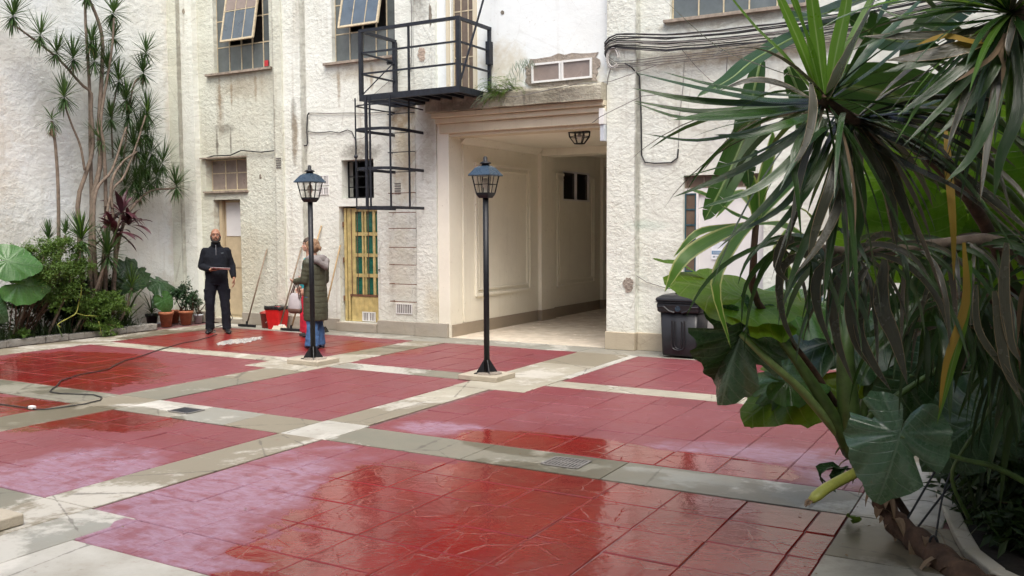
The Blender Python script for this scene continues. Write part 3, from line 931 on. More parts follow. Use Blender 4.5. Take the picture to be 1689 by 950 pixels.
bw = steel_window(-10.15, -9.51, 2.25, 2.85, 12.16, (-9.95, -9.74, -9.6), (2.42, 2.60), M['glass_dusty'], label='black barred window over the yellow door', skip=lambda i, j: True, backmat='dark')
bw.data.materials[0] = M['iron']
steel_window(-7.92, -7.53, 3.77, 6.28, 12.06, (-7.79, -7.66), (4.35, 5.05, 5.7), M['glass_brown'], label='narrow brown glazed door onto the fire escape')
for x in (-7.99, -7.50):
    B(x - 0.03, x + 0.03, 11.97, 12.06, 3.75, 6.3).build('door_frame', M['trim'], bld)
steel_window(-4.38, -2.62, 4.54, 6.28, 12.08, (-4.02, -3.68, -3.34, -2.98), (5.1, 5.7), M['glass_dusty'], label='upstairs window above the cable bundle')
B(-4.47, -2.5, 11.93, 12.05, 4.475, 4.515).build('window_sill', M['sill'], bld)

# twin vent windows in the patch of bare cement
rr = random.Random(5)
out = []
for i in range(34):
    a = i / 34 * 2 * math.pi
    cx, cz = -6.03, 3.995
    rx, rz = 0.60, 0.225
    sq = 1 / max(abs(math.cos(a)), abs(math.sin(a))) ** 0.75
    out.append((cx + rx * math.cos(a) * sq * rr.uniform(0.93, 1.05), 11.995, cz + rz * math.sin(a) * sq * rr.uniform(0.9, 1.1)))
MB().patch(out, (0, -0.012, 0)).build('cement_patch', M['cement'], bld)
vw = B(-6.5, -5.55, 11.975, 11.982, 3.86, 4.1).build('twin_window', M['glass_pink'], bld)
fr = MB()
for x0, x1 in ((-6.51, -6.03), (-6.02, -5.54)):
    fr.box(x0, x1, 11.955, 11.98, 3.84, 3.868).box(x0, x1, 11.955, 11.98, 4.094, 4.122)
    fr.box(x0, x0 + 0.03, 11.954, 11.979, 3.868, 4.094).box(x1 - 0.03, x1, 11.954, 11.979, 3.868, 4.094)
fr.build('frame', M['white_plastic'], vw)
# other scars of old plaster: irregular thin patches
def scar(cx, cz, rx, rz, y, mat, seed, name='plaster_scar'):
    rr = random.Random(seed)
    n = 22
    o = [(cx + rx * math.cos(i / n * 6.283) * rr.uniform(0.7, 1.15), y, cz + rz * math.sin(i / n * 6.283) * rr.uniform(0.7, 1.15)) for i in range(n)]
    MB().patch(o, (0, -0.006, 0)).build(name, mat, bld)


M['scar'] = stucco('old_plaster', (0.45, 0.33, 0.26), (0.5, 0.42, 0.34), bump=0.8, stain_amt=0.2, cracks=0.2)
M['mould'] = stucco('mould_stain', (0.17, 0.15, 0.12), (0.30, 0.27, 0.22), bump=0.6, stain_amt=0.5, cracks=0.0)
scar(-8.45, 4.44, 0.075, 0.13, 11.929, M['scar'], 1)
scar(-8.28, 5.03, 0.03, 0.17, 11.929, M['mould'], 2)
scar(-4.95, 0.93, 0.08, 0.11, 11.899, M['cement'], 5)
scar(-13.75, 5.73, 0.035, 0.05, 11.879, M['mould'], 6)
scar(-7.02, 4.93, 0.03, 0.035, 11.999, M['mould'], 7)
scar(-12.03, 2.66, 0.03, 0.045, 11.999, M['mould'], 8)

# ---- doors
d = thing('tmp', (0, 0, 0), None, None)
bpy.data.objects.remove(d)
del WORLD['tmp']
# beige door, half open, white upper panel
dr = B(-13.14, -12.60, 12.19, 12.22, 0.09, 2.26).build('beige_door', M['door_beige'], bld, label='beige door with a white upper panel standing in a deep recess')
B(-13.10, -12.63, 12.178, 12.188, 1.60, 2.22).build('door_panel', M['door_white'], dr)
B(-13.10, -12.63, 12.178, 12.188, 1.02, 1.57).build('door_panel', M['door_beige'], dr)
B(-13.10, -12.63, 12.178, 12.188, 0.14, 0.98).build('door_panel', M['door_beige'], dr)
B(-13.22, -13.15, 12.12, 12.2, 0.09, 2.26).build('door_frame', M['door_beige'], bld)
# yellow iron door with green glass
fr = MB()
yx0, yx1, yz0, yz1, yy = -10.21, -9.45, 0.16, 2.07, 12.10
for x, w_ in ((-10.18, .05), (-10.11, .04), (-9.475, .04)): fr.box(x - w_ / 2, x + w_ / 2, yy - 0.02, yy + 0.02, yz0, yz1)
cols = ((-9.965, -9.825), (-9.735, -9.595), (-9.545, -9.50))
rows = ((0.63, 0.91), (0.97, 1.25), (1.31, 1.59), (1.68, 1.97))
for a, b in ((-10.09, -9.965), (-9.825, -9.795), (-9.765, -9.735), (-9.595, -9.545)): fr.box(a, b, yy - 0.018, yy + 0.018, 0.62, yz1 - 0.04)
fr.box(-10.09, -9.5, yy - 0.016, yy + 0.016, yz1 - 0.06, yz1)
for z in (0.94, 1.28, 1.635): fr.box(-10.09, -9.5, yy - 0.019, yy + 0.012, z - 0.028, z + 0.028)
yd = fr.build('iron_door', M['yellow_paint'], bld, label='narrow yellow iron door glazed with green panes')
fr = B(-10.06, -9.50, yy - 0.015, yy + 0.012, yz0, 0.585)
for x in (-10.0, -9.9, -9.8, -9.7, -9.6): fr.box(x - 0.006, x + 0.006, yy - 0.021, yy - 0.0155, 0.34, 0.575)
fr.build('lower_panel', M['yellow_paint'], yd)
B(-10.09, -9.5, yy - 0.024, yy + 0.01, 0.585, 0.62).build('rail', M['rust'], yd)
for a, b in cols:
    for c, e in rows: B(a, b, yy + 0.004, yy + 0.010, c, e).build('pane', M['green_pane'], yd)
B(-10.10, -9.5, yy + 0.03, yy + 0.04, yz0, yz1).build('backing', M['green_pane'], yd)
MB().bar((-9.47, 12.06, 1.03), (-9.38, 11.97, 1.05), 0.018).build('handle', M['iron'], yd)
for x in (-10.03, -9.9, -9.67):
    MB().bar((x, yy - 0.04, 0.6), (x, yy - 0.04, 2.05), 0.009).build('guard_bar', M['rust'], yd)
for z in (0.5, 1.15, 1.75): B(-10.225, -10.205, yy - 0.035, yy - 0.01, z, z + 0.09).build('hinge', M['rust'], yd)
# right hand door with transom and sidelight, white leaf
dw = B(-4.0, -3.12, 12.10, 12.14, 0.03, 2.22).build('white_door', M['door_white'], bld, label='white door with notices behind the plants')
B(-4.19, -3.1, 12.06, 12.15, 2.18, 2.245).build('door_frame', M['door_white'], bld)
B(-4.03, -4.0, 12.06, 12.15, 0.02, 2.18).build('door_frame', M['door_white'], bld)
tr = MB()
for x in (-4.18, -3.92, -3.65, -3.38, -3.12): tr.box(x - 0.01, x + 0.01, 12.06, 12.09, 2.25, 2.41)
tr.box(-4.18, -3.12, 12.061, 12.088, 2.248, 2.262).box(-4.18, -3.12, 12.061, 12.088, 2.398, 2.412)
tr = tr.build('transom', M['plinth_brown'], bld)
for a, b in ((-4.17, -3.93), (-3.91, -3.66), (-3.64, -3.39), (-3.37, -3.13)): B(a, b, 12.072, 12.078, 2.262, 2.398).build('pane', M['glass_brown'], tr)
sl = MB()
for x in (-4.18, -4.04): sl.box(x - 0.008, x + 0.008, 12.06, 12.09, 0.7, 2.17)
zs = [0.7 + i * 0.21 for i in range(8)]
for z in zs: sl.box(-4.18, -4.04, 12.061, 12.089, z - 0.008, z + 0.008)
sl = sl.build('sidelight', M['teal_plastic'], bld)
for i in range(7): B(-4.172, -4.048, 12.07, 12.076, zs[i] + 0.009, zs[i + 1] - 0.009).build('pane', M['glass_brown'], sl)
B(-4.185, -4.04, 12.05, 12.12, 0.02, 0.69).build('sidelight_base', M['door_white'], bld)
B(-3.82, -3.58, 11.90, 11.948, 0.12, 0.88).build('service_cover', M['door_white'], bld, bevel=0.004)

# vents: white louvred grilles and small slots
def grille(cx, cz, w_, h_, y, label, n=7, split=1):
    fr = MB()
    fr.box(cx - w_ / 2, cx + w_ / 2, y - 0.012, y, cz - h_ / 2, cz - h_ / 2 + 0.015).box(cx - w_ / 2, cx + w_ / 2, y - 0.012, y, cz + h_ / 2 - 0.015, cz + h_ / 2)
    for i in range(split + 1):
        x = cx - w_ / 2 + i * (w_ - 0.014) / split
        fr.box(x, x + 0.014, y - 0.011, y, cz - h_ / 2 + 0.015, cz + h_ / 2 - 0.015)
    g = fr.build('vent_grille', M['white_plastic'], bld, label=label)
    for i in range(n):
        x = cx - w_ / 2 + 0.02 + i * (w_ - 0.04) / (n - 1)
        MB().box(x - 0.006, x + 0.006, y - 0.009, y - 0.003, cz - h_ / 2 + 0.0155, cz + h_ / 2 - 0.0155).build('slat', M['white_plastic'], g)
    B(cx - w_ / 2 + 0.015, cx + w_ / 2 - 0.015, y - 0.002, y - 0.001, cz - h_ / 2 + 0.016, cz + h_ / 2 - 0.016).build('backing', M['cable_grey'], g)


grille(-10.57, 2.55, 0.25, 0.17, 11.998, 'white grille behind the left lantern', 8, 2)
grille(-10.57, 2.37, 0.25, 0.13, 11.998, 'lower white grille behind the left lantern', 8, 2)
grille(-8.9, 0.42, 0.33, 0.17, 11.998, 'white grille low beside the yellow door', 9, 2)
grille(-9.69, 0.25, 0.28, 0.16, 12.078, 'white grille at the foot of the yellow door', 8, 2)
for cx, cz, y in ((-11.45, 2.86, 11.858), (-9.0, 2.36, 11.998)):
    for i in range(5):
        B(cx - 0.06, cx + 0.06, y - 0.008, y, cz - 0.08 + i * 0.04, cz - 0.063 + i * 0.04).build('vent_slot', M['cable_grey'], bld)

# left boundary wall, tall and blank, and the right one beyond the planting
lw = thing('boundary_wall', (-14.12, 5, 0), 'tall whitewashed rendered wall along the left side of the yard', 'wall')
B(-14.5, -14.12, -4, 12.3, 0, HT).build('render', M['stucco_left'], lw)
rw = thing('boundary_wall', (3.0, 5, 0), 'rendered wall behind the dense plants on the right', 'wall')
B(3.0, 3.4, -4, 12.3, 0, HT).build('render', M['stucco_bay'], rw)
rb = thing('rear_building', (-6, -2.2, 0), 'rendered building closing the yard behind the camera', 'building')
B(-14.5, 3.4, -2.6, -2.2, 0, HT - 1).build('render', M['stucco_bay'], rb)

# white box at the passage corner
t = thing('wall_box', (-5.33, 11.9, 3.25), 'small white box fixed at the top right corner of the passage', 'wall box')
B(-5.36, -5.285, 11.80, 11.95, 3.16, 3.38).build('housing', M['white_plastic'], t, bevel=0.006)
B(-5.35, -5.287, 11.82, 11.94, 2.93, 3.158).build('cover', M['grey_box'], t, bevel=0.006)

# hexagonal ceiling lantern in the passage
t = thing('ceiling_lantern', (-6.05, 12.62, 3.17), 'black hexagonal lantern on the ceiling of the passage', 'ceiling lamp')
m = MB()
top = [V((-6.05 + 0.17 * math.cos(i * R(45)), 12.62 + 0.17 * math.sin(i * R(45)), 3.165)) for i in range(8)]
md = [V((-6.05 + 0.16 * math.cos(i * R(45)), 12.62 + 0.16 * math.sin(i * R(45)), 3.09)) for i in range(8)]
lo = [V((-6.05 + 0.08 * math.cos(i * R(45)), 12.62 + 0.08 * math.sin(i * R(45)), 2.99)) for i in range(8)]
for i in range(8):
    for a, b in ((top[i], md[i]), (md[i], lo[i]), (top[i], top[(i + 1) % 8]), (md[i], md[(i + 1) % 8]), (lo[i], lo[(i + 1) % 8])): m.bar(a, b, 0.012)
m.build('frame', M['iron'], t)
for i in range(8):
    j = (i + 1) % 8
    MB().add([md[i], md[j], lo[j], lo[i]], [(0, 1, 2, 3)]).build('pane', M['glass_clear'], t)
MB().ell((-6.05, 12.62, 3.1), (0.035, 0.035, 0.05)).build('bulb', M['white_plastic'], t, True)
MB().lathe([(0.17, 0), (0.17, 0.012)], (-6.05, 12.62, 3.157)).build('ceiling_plate', M['iron'], t)

# ---- fire escape: landing, rails, caged ladder
fe = thing('fire_escape', (-8.1, 11.5, 3.7), 'black iron fire escape landing with rails and a caged ladder below', 'fire escape')
X0, X1, Y0, Y1, ZD, ZR = -9.02, -7.2, 11.08, 11.98, 3.75, 4.71
m = MB()
m.box(X0, X1, Y0, Y0 + 0.05, ZD - 0.09, ZD)
m.box(X0, X0 + 0.05, Y0 + 0.05, Y1, ZD - 0.089, ZD).box(X1 - 0.05, X1, Y0 + 0.05, Y1, ZD - 0.089, ZD)
m.box(X0 + 0.05, X1 - 0.05, Y1 - 0.05, Y1, ZD - 0.088, ZD)
m.build('landing_frame', M['iron_blue'], fe)
for i in range(7):
    x = X0 + 0.42 + i * 0.21
    MB().box(x - 0.02, x + 0.02, Y0 + 0.05, Y1 - 0.05, ZD - 0.085, ZD - 0.03).build('joist', M['iron_blue'], fe)
MB().box(X0 + 0.5, X1 - 0.05, Y0 + 0.051, Y1 - 0.051, ZD - 0.03, ZD - 0.018).build('deck', M['iron_blue'], fe)
for x, y, s in ((X0 + .025, Y0 + .025, .055), (X1 - .025, Y0 + .025, .055), (X0 + .03, Y1 - .03, .06), (X1 - .025, Y1 - .03, .045), (X0 + .92, Y0 + .025, .028)):
    MB().box(x - s / 2, x + s / 2, y - s / 2, y + s / 2, ZD, ZR - 0.02).build('post', M['iron_blue'], fe)
for z, s in ((ZR - 0.001, .045), (ZR - 0.33, .026), (ZR - 0.64, .026)):
    MB().bar((X0, Y0 + .025, z), (X1, Y0 + .025, z), s).build('rail', M['iron_blue'], fe)
    MB().bar((X0 + .025, Y0 + .05, z - .002), (X0 + .025, Y1, z - .002), s).build('rail', M['iron_blue'], fe)
    MB().bar((X1 - .025, Y0 + .05, z - .002), (X1 - .025, Y1, z - .002), s).build('rail', M['iron_blue'], fe)
MB().bar((X0 + .06, Y0 + .03, ZD + .02), (X0 + .03, Y1 - .05, ZD + .62), 0.014).build('brace', M['iron_blue'], fe)
MB().bar((X0 - .02, Y1 - .16, ZD + .60), (X0 + .03, Y1 - .03, ZD + .62), 0.05, 0.05).build('bracket', M['iron_blue'], fe)
MB().box(X1 - .05, X1 + .02, Y1 - .1, Y1 - 0.0, ZD + .42, ZD + .76).build('latch_plate', M['iron_blue'], fe)
# stay rod from the wall down to the landing's outer corner
MB().bar((X1 - .05, Y0 + .06, ZD - .0), (-6.97, 11.99, 6.2), 0.022).build('stay_rod', M['iron_blue'], fe)
# ladder rungs set in the wall
for z in (3.55, 3.245, 2.94, 2.625, 2.29, 1.98, 1.725, 1.42, 1.14, 0.83, 0.545):
    m = MB()
    m.bar((-9.1, 11.88, z), (-8.6, 11.88, z), 0.013)
    m.bar((-9.094, 11.88, z), (-9.094, 12.0, z), 0.013)
    m.bar((-8.606, 11.88, z), (-8.606, 12.0, z), 0.013)
    m.build('rung', M['rust'] if z < 2.5 else M['iron_blue'], fe)
# cage hoops and their uprights
HP = [(-8.43, 11.92), (-8.40, 11.4), (-8.41, 11.08), (-8.52, 10.99), (-8.75, 10.96), (-8.96, 10.98), (-9.06, 11.05), (-9.07, 11.4), (-9.04, 11.99)]
for z in (3.58, 3.22, 2.63, 2.04):
    m = MB()
    for a, b in zip(HP, HP[1:]):
        m.bar((a[0], a[1], z), (b[0], b[1], z), 0.008, 0.045 if z < 3.5 else 0.02)
    m.build('cage_hoop', M['iron_blue'], fe)
for x, y, s in ((-9.05, 11.02, .016), (-8.80, 10.965, .035), (-8.73, 10.965, .022), (-8.41, 11.04, .022), (-8.40, 11.5, .022)):
    MB().bar((x, y, 2.02), (x, y, 3.70), s).build('cage_upright', M['iron_blue'], fe)
MB().ell((-9.05, 11.02, 2.82), 0.032).build('knob', M['iron_blue'], fe, True)

# ---- cables on the facade
def sag(a, b, s=0.05, n=10, jig=0.0, seed=0):
    rr = random.Random(seed)
    a, b = V(a), V(b)
    return [a.lerp(b, i / n) + V((0, rr.uniform(-jig, jig), -4 * s * (i / n) * (1 - i / n) + rr.uniform(-jig, jig))) for i in range(n + 1)]


cb = thing('cable_bundle', (-4.5, 11.85, 4.2), 'thick tangle of black and grey cables strung along the right wall', 'cable bundle')
rr = random.Random(11)
for i in range(11):
    z0 = 4.13 + 0.016 * i + rr.uniform(-.01, .01)
    z1 = 4.02 + 0.022 * i + rr.uniform(-.02, .02)
    yb = 11.86 - rr.uniform(0, .05)
    pts = [(-5.295, 11.93, z0 - .05), (-5.30, 11.87, z0), (-5.22, yb, z0 + .05)] + [tuple(p) for p in sag((-5.1, yb, z0 + .06 + .003 * i), (-4.7, yb, z1 + .10), .0, 3, .006, i)] + \
          [tuple(p) for p in sag((-4.4, yb + .03, z1 + .06), (-1.0, yb + .06, z1 + .18), .07, 14, .008, i + 30)]
    MB().tube(pts, rr.choice([.006, .008, .011]), 6).build('cable', M[rr.choice(['cable_black', 'cable_black', 'cable_grey'])], cb)
for i in range(4):
    z = 3.93 + .03 * i
    pts = [(-5.28, 11.87, z + .1), (-5.15, 11.87, z)] + [tuple(p) for p in sag((-4.95, 11.87, z - .01), (-1.5, 11.94, z + .12), .04, 14, .01, i + 60)]
    MB().tube(pts, .006, 6).build('cable', M['cable_grey'], cb)
for j, (rx, rz) in enumerate(((.10, .14), (.075, .12))):
    pts = [(-5.16 + rx * math.cos(a), 11.84 - .01 * j, 4.06 + rz * math.sin(a)) for a in [i * R(20) for i in range(17)]]
    MB().tube(pts, .008, 6).build('loop', M['cable_white'], cb)
MB().tube([(-4.2, 11.90, 4.1), (-4.0, 11.93, 3.85), (-3.8, 11.93, 3.65), (-3.68, 11.95, 3.60), (-3.6, 11.95, 3.7), (-3.58, 11.93, 3.95)], .006, 6).build('cable', M['cable_grey'], cb)


def wire(pts, r, label, mat='cable_grey'):
    m = MB().tube(pts, r, 6)
    o = m.build('wall_cable', M[mat])
    tag(o, label, 'cable')
    return o


wire([(-5.0, 11.88, 3.98), (-4.9, 11.86, 3.92), (-4.82, 11.96, 3.8), (-4.80, 11.98, 3.3), (-4.79, 11.98, 2.72), (-4.74, 11.98, 2.62), (-4.6, 11.98, 2.60), (-4.36, 11.98, 2.60), (-4.27, 11.98, 2.66), (-4.26, 11.98, 2.78)], .011, 'dark cable dropping down the right hand pilaster and turning into a square loop', 'cable_black')
wire([(-5.2, 11.88, 3.98), (-5.26, 11.885, 3.8), (-5.29, 11.94, 3.55), (-5.29, 11.94, 3.2)], .006, 'thin cable hanging from the bundle beside the passage cornice')
wire([(-4.26, 11.985, 2.8), (-4.25, 11.985, 3.2), (-4.2, 11.985, 3.6), (-4.18, 11.97, 3.95)], .004, 'thin wire climbing the right bay to the cable bundle')
wire([(-13.414,11.96,3.027),(-13.158,11.96,3.071),(-12.723,11.96,3.063),(-12.446,11.96,3.138),(-11.972,11.96,3.084),(-11.466,11.96,3.103),(-11.113,11.96,3.149),(-10.892,11.96,3.148)] + [(-10.88, 11.97, 3.2)] + [(-10.894,11.97,3.406),(-10.874,11.97,3.662),(-10.832,11.97,3.7)], .012, 'black cable running from the small barred window up to the second pilaster', 'cable_black')
wire([(-10.841,11.98,3.701),(-10.438,11.98,3.665),(-9.915,11.98,3.64),(-9.66,11.98,3.613),(-8.98,11.98,3.607)], .007, 'thin cable crossing the pale bay under the fire escape')
wire([(-10.876,11.98,3.386),(-10.646,11.98,3.352),(-10.378,11.98,3.358),(-10.181,11.98,3.326),(-10.011,11.98,3.367),(-9.921,11.98,3.332),(-9.847,11.98,3.198),(-9.825,11.98,3.038)], .008, 'cable sagging across the pale bay above the black barred window', 'cable_black')
wire([(-9.847,11.98,3.198),(-9.694,11.98,3.21),(-9.591,11.98,3.264),(-9.657,11.98,3.781),(-8.91,11.98,4.225)], .004, 'thin wire looping up behind the ladder cage')
wire([(-7.3, 11.68, 3.66), (-6.6, 11.66, 3.62), (-5.6, 11.66, 3.72), (-5.2, 11.83, 3.74), (-4.5, 11.8, 3.9)], .005, 'thin cable lying along the front of the mossy ledge')
wire([(-5.5, 11.9, 3.2), (-5.29, 11.7, 3.25), (-5.0, 11.75, 3.38), (-4.7, 11.78, 3.5), (-4.3, 11.8, 3.5)], .005, 'thin cable crossing the right hand pilaster to the white box')
wire([(-4.84, 11.93, 1.05), (-4.7, 11.97, .96), (-4.4, 11.97, .88), (-4.1, 11.9, .9)], .006, 'dark cable running behind the lidded black bin')
wire([(-8.7, 11.92, 5.9), (-8.62, 11.91, 5.2), (-8.63, 11.91, 4.6), (-8.70, 11.98, 4.2)], .006, 'thin vertical cable on the pilaster behind the fire escape')
for (xa, za, xb, zb) in ((-8.62, 3.6, -8.62, 0.6),):
    wire([(xa, 11.985, za), (xa + .01, 11.985, 2.4), (xb, 11.985, zb)], .008, 'dark cable running down beside the wall rungs', 'cable_black')

# ------------------------------------------------------------------ lamp posts
def lamp_post(x, y, label):
    t = thing('lamp_post', (x, y, 0), label, 'lamp post', 'lantern lamp posts standing in the yard')
    L = lambda: MB()
    m = L().box(x - .255, x + .255, y - .215, y + .215, 0.002, .062)
    m.build('stone_base', M['lampbase'], t, bevel=0.008)
    L().lathe([(.15, 0), (.15, .012), (.12, .018)], (x + .02, y + .01, .058), 16).build('mortar_bed', M['cement'], t)
    L().lathe([(.033, .07), (.033, 2.07)], (x, y, 0), 12).build('post', M['iron'], t, True)
    for k in range(4):
        a = R(45 + 90 * k)
        d = V((math.cos(a), math.sin(a), 0))
        s = V((-math.sin(a), math.cos(a), 0)) * .004
        p = [V((x, y, .07)) + d * .02, V((x, y, .07)) + d * .12, V((x, y, .085)) + d * .12, V((x, y, .22)) + d * .035]
        m = L().add([q - s for q in p] + [q + s for q in p], [(0, 1, 2, 3), (7, 6, 5, 4), (0, 4, 5, 1), (1, 5, 6, 2), (2, 6, 7, 3), (3, 7, 4, 0)])
        m.build('gusset', M['iron'], t)
    L().box(x - .11, x + .11, y - .11, y + .11, .062, .072).build('foot_plate', M['iron'], t)
    sq = lambda r, z: [(x - r, y - r, z), (x + r, y - r, z), (x + r, y + r, z), (x - r, y + r, z)]
    L().loft([sq(.055, 2.062), sq(.078, 2.10), sq(.078, 2.115)]).build('lantern_cup', M['iron'], t)
    fr = L()
    for sx, sy in ((-1, -1), (1, -1), (1, 1), (-1, 1)):
        fr.bar((x + sx * .076, y + sy * .076, 2.112), (x + sx * .112, y + sy * .112, 2.325), .013)
    for zz, rr_ in ((2.215, .093), (2.118, .077)):
        q = sq(rr_, zz)
        for i in range(4): fr.bar(q[i], q[(i + 1) % 4], .007)
    for (dx, dy) in ((0, -1), (1, 0), (0, 1), (-1, 0)):
        fr.bar((x + dx * .076, y + dy * .076, 2.115), (x + dx * .112, y + dy * .112, 2.325), .006)
    fr.build('lantern_frame', M['iron'], t)
    a, b = sq(.075, 2.118), sq(.110, 2.322)
    for i in range(4):
        j = (i + 1) % 4
        L().add([a[i], a[j], b[j], b[i]], [(0, 1, 2, 3)]).build('pane', M['glass_clear'], t)
    L().lathe([(.03, 2.115), (.022, 2.13), (.018, 2.17), (.03, 2.19), (.036, 2.23), (.026, 2.27), (.01, 2.285)], (x, y, 0), 12).build('bulb', M['bristle'], t, True)
    roof = L().loft([sq(.142, 2.308), sq(.145, 2.318), sq(.085, 2.402), sq(.05, 2.424)])
    roof.build('lantern_roof', M['iron_roof'], t)
    L().lathe([(.048, 2.424), (.04, 2.445), (.066, 2.448), (.066, 2.456), (.034, 2.472), (.024, 2.476), (.024, 2.515), (.012, 2.53)], (x, y, 0), 14).build('finial', M['iron'], t, True)
    return t


lp1 = lamp_post(-8.03, 8.86, 'black lantern lamp post in front of the woman, left of the two')
lp2 = copy_tree(lp1)
lp2.location = (-5.43, 8.88, 0)
lp2['label'] = 'black lantern lamp post in front of the passage, right of the two'
lp1.name = 'lamp_post'
t = MB().box(-5.62, -5.1, 2.7, 3.14, .004, .07).build('lamp_plinth', M['lampbase'], bevel=0.008)
tag(t, 'low stone plinth slab at the left bottom edge of the yard', 'plinth')


# ------------------------------------------------------------------ wheeled bins
def rsq(cx, cy, rx, ry, z, c=.04, n=3):
    o = []
    for (sx, sy, a0) in ((1, 1, 0), (-1, 1, 90), (-1, -1, 180), (1, -1, 270)):
        for i in range(n + 1):
            a = R(a0 + 90 * i / n)
            o.append((cx + sx * (rx - c) + c * math.cos(a), cy + sy * (ry - c) + c * math.sin(a), z))
    return o


def wheel_bin(x, y, label, body, lid, h=.88, w_=.27):
    t = thing('litter_bin', (x, y, 0), label, 'bin', 'wheeled bins along the right wall')
    d_ = .26
    MB().loft([rsq(x, y, .235, .215, .03), rsq(x, y, .24, .22, .05), rsq(x, y, .262, .24, .64 * h / .88)]).build('body', body, t, True)
    MB().loft([rsq(x, y, .272, .25, .60 * h / .88), rsq(x, y, .292, .27, .615 * h / .88), rsq(x, y, .302, .278, .70 * h / .88), rsq(x, y, .292, .268, .735 * h / .88)]).build('collar', body, t, bevel=.008)
    hh = .745 * h / .88
    MB().loft([rsq(x, y, .305, .28, hh), rsq(x, y, .315, .29, hh + .02), rsq(x, y, .31, .285, hh + .045), rsq(x, y, .25, .22, hh + .085), rsq(x, y, .22, .19, hh + .08)]).build('lid', lid, t, bevel=.006)
    MB().loft([rsq(x, y, .31, .285, hh - .015), rsq(x, y, .33, .30, hh - .008), rsq(x, y, .31, .285, hh - .002)]).build('rim', lid, t)
    m = MB().bar((x - .12, y - .02, hh + .10), (x + .12, y - .02, hh + .10), .045, .03)
    m.build('lid_grip', lid, t, bevel=.01)
    MB().tube([(x - .31, y + .27, hh + .03), (x + .31, y + .27, hh + .03)], .018, 8).build('handle', body, t)
    for s in (-1, 1):
        MB().tube([(x + s * .20, y + .25, .075), (x + s * .25, y + .25, .075)], .075, 14).build('wheel', M['cable_black'], t)
    # moulded ribs on the front
    yf = y - .232
    u = [(x - .085, yf + .012, .50), (x - .085, yf + .004, .20)] + [(x + .085 * math.cos(a), yf + .001, .16 + .05 * math.sin(a)) for a in [R(180 + 30 * i) for i in range(7)]] + [(x + .085, yf + .004, .20), (x + .085, yf + .012, .50)]
    MB().tube([(a, b - .014 - .035 * c, c) for a, b, c in u], .009, 6).build('rib', body, t)
    u = [(a * .55 + x * .45, b, c * .92 + .03) for a, b, c in u]
    MB().tube([(a, b - .014 - .035 * c, c) for a, b, c in u], .007, 6).build('rib', body, t)
    for s in (-1, 1):
        MB().tube([(x + s * .28, y - .272, .68), (x + s * .19, y - .276, .68), (x + s * .12, y - .272, .625), (x + s * .05, y - .262, .605)], .014, 6).build('rib', body, t)
    # round emblem with a C
    MB().lathe([(.036, 0), (.036, .006), (.03, .008)], (0, 0, 0), 18)
    em = MB()
    prof = [(.037, 0), (.037, .006), (.031, .008), (.030, .003), (0.002, .003)]
    em.lathe(prof, (0, 0, 0), 18)
    em.v = [(x + a, y - .277 - c, .655 + b) for a, b, c in em.v]
    em.build('emblem', M['iron_roof'], t)
    text_mesh('emblem_letter', 'C', M['iron_roof'], (x, y - .283, .64), .05, t, ext=.002)
    return t


b1 = wheel_bin(-4.05, 11.68, 'black lidded wheeled bin standing clear of the plants by the pilaster', M['black_plastic'], M['black_plastic'])
b2 = wheel_bin(-3.30, 11.66, 'black wheeled bin half hidden behind the leaves, with no lid showing', M['black_plastic'], M['black_plastic'], h=.80)
b3 = wheel_bin(-2.62, 11.66, 'teal lidded wheeled bin behind the leaves', M['teal_plastic'], M['teal_plastic'], h=.92)
t = MB().tube([(-3.82, 11.62, .06), (-3.80, 11.62, .2), (-3.83, 11.62, .32)], .018, 8).build('red_handle', M['red_plastic'])
tag(t, 'short red handle leaning behind the lidded black bin', 'handle')

# notices on the white door's wall
t = thing('notice', (-3.65, 12.09, 1.6), 'grey headed notice with pale lettering on the white door', 'notice')
MB().box(-3.815, -3.525, 12.088, 12.098, 1.535, 1.70).build('board', M['notice_grey'], t)
text_mesh('lettering', 'ESTA', M['paper'], (-3.62, 12.086, 1.667), .030, t)
text_mesh('lettering', 'o lbaucura', M['paper'], (-3.665, 12.086, 1.625), .046, t)
text_mesh('lettering', 'a i l b a l l q', M['paper'], (-3.69, 12.086, 1.578), .042, t)
t = thing('notice', (-3.66, 12.09, 1.4), 'white printed notice with a blue band below the grey one', 'notice')
MB().box(-3.82, -3.53, 12.088, 12.096, 1.285, 1.525).build('sheet', M['paper'], t)
MB().box(-3.815, -3.595, 12.0855, 12.0878, 1.352, 1.402).build('blue_band', M['notice_blue'], t)
for i, (z, w_) in enumerate(((1.50, .22), (1.485, .24), (1.470, .17), (1.452, .2), (1.437, .1))):
    MB().box(-3.80, -3.80 + w_, 12.0862, 12.0878, z, z + .006).build('text_line', M['ink_light'], t)
for z in (1.367, 1.382): MB().box(-3.80, -3.62, 12.0842, 12.0853, z, z + .005).build('text_line', M['ink_light'], t)
MB().box(-3.80, -3.765, 12.0862, 12.0878, 1.31, 1.332).build('logo', M['ink'], t)
MB().box(-3.755, -3.71, 12.0862, 12.0878, 1.316, 1.326).build('text_line', M['ink'], t)
MB().box(-3.64, -3.58, 12.0862, 12.0878, 1.312, 1.33).build('text_line', M['ink_light'], t)

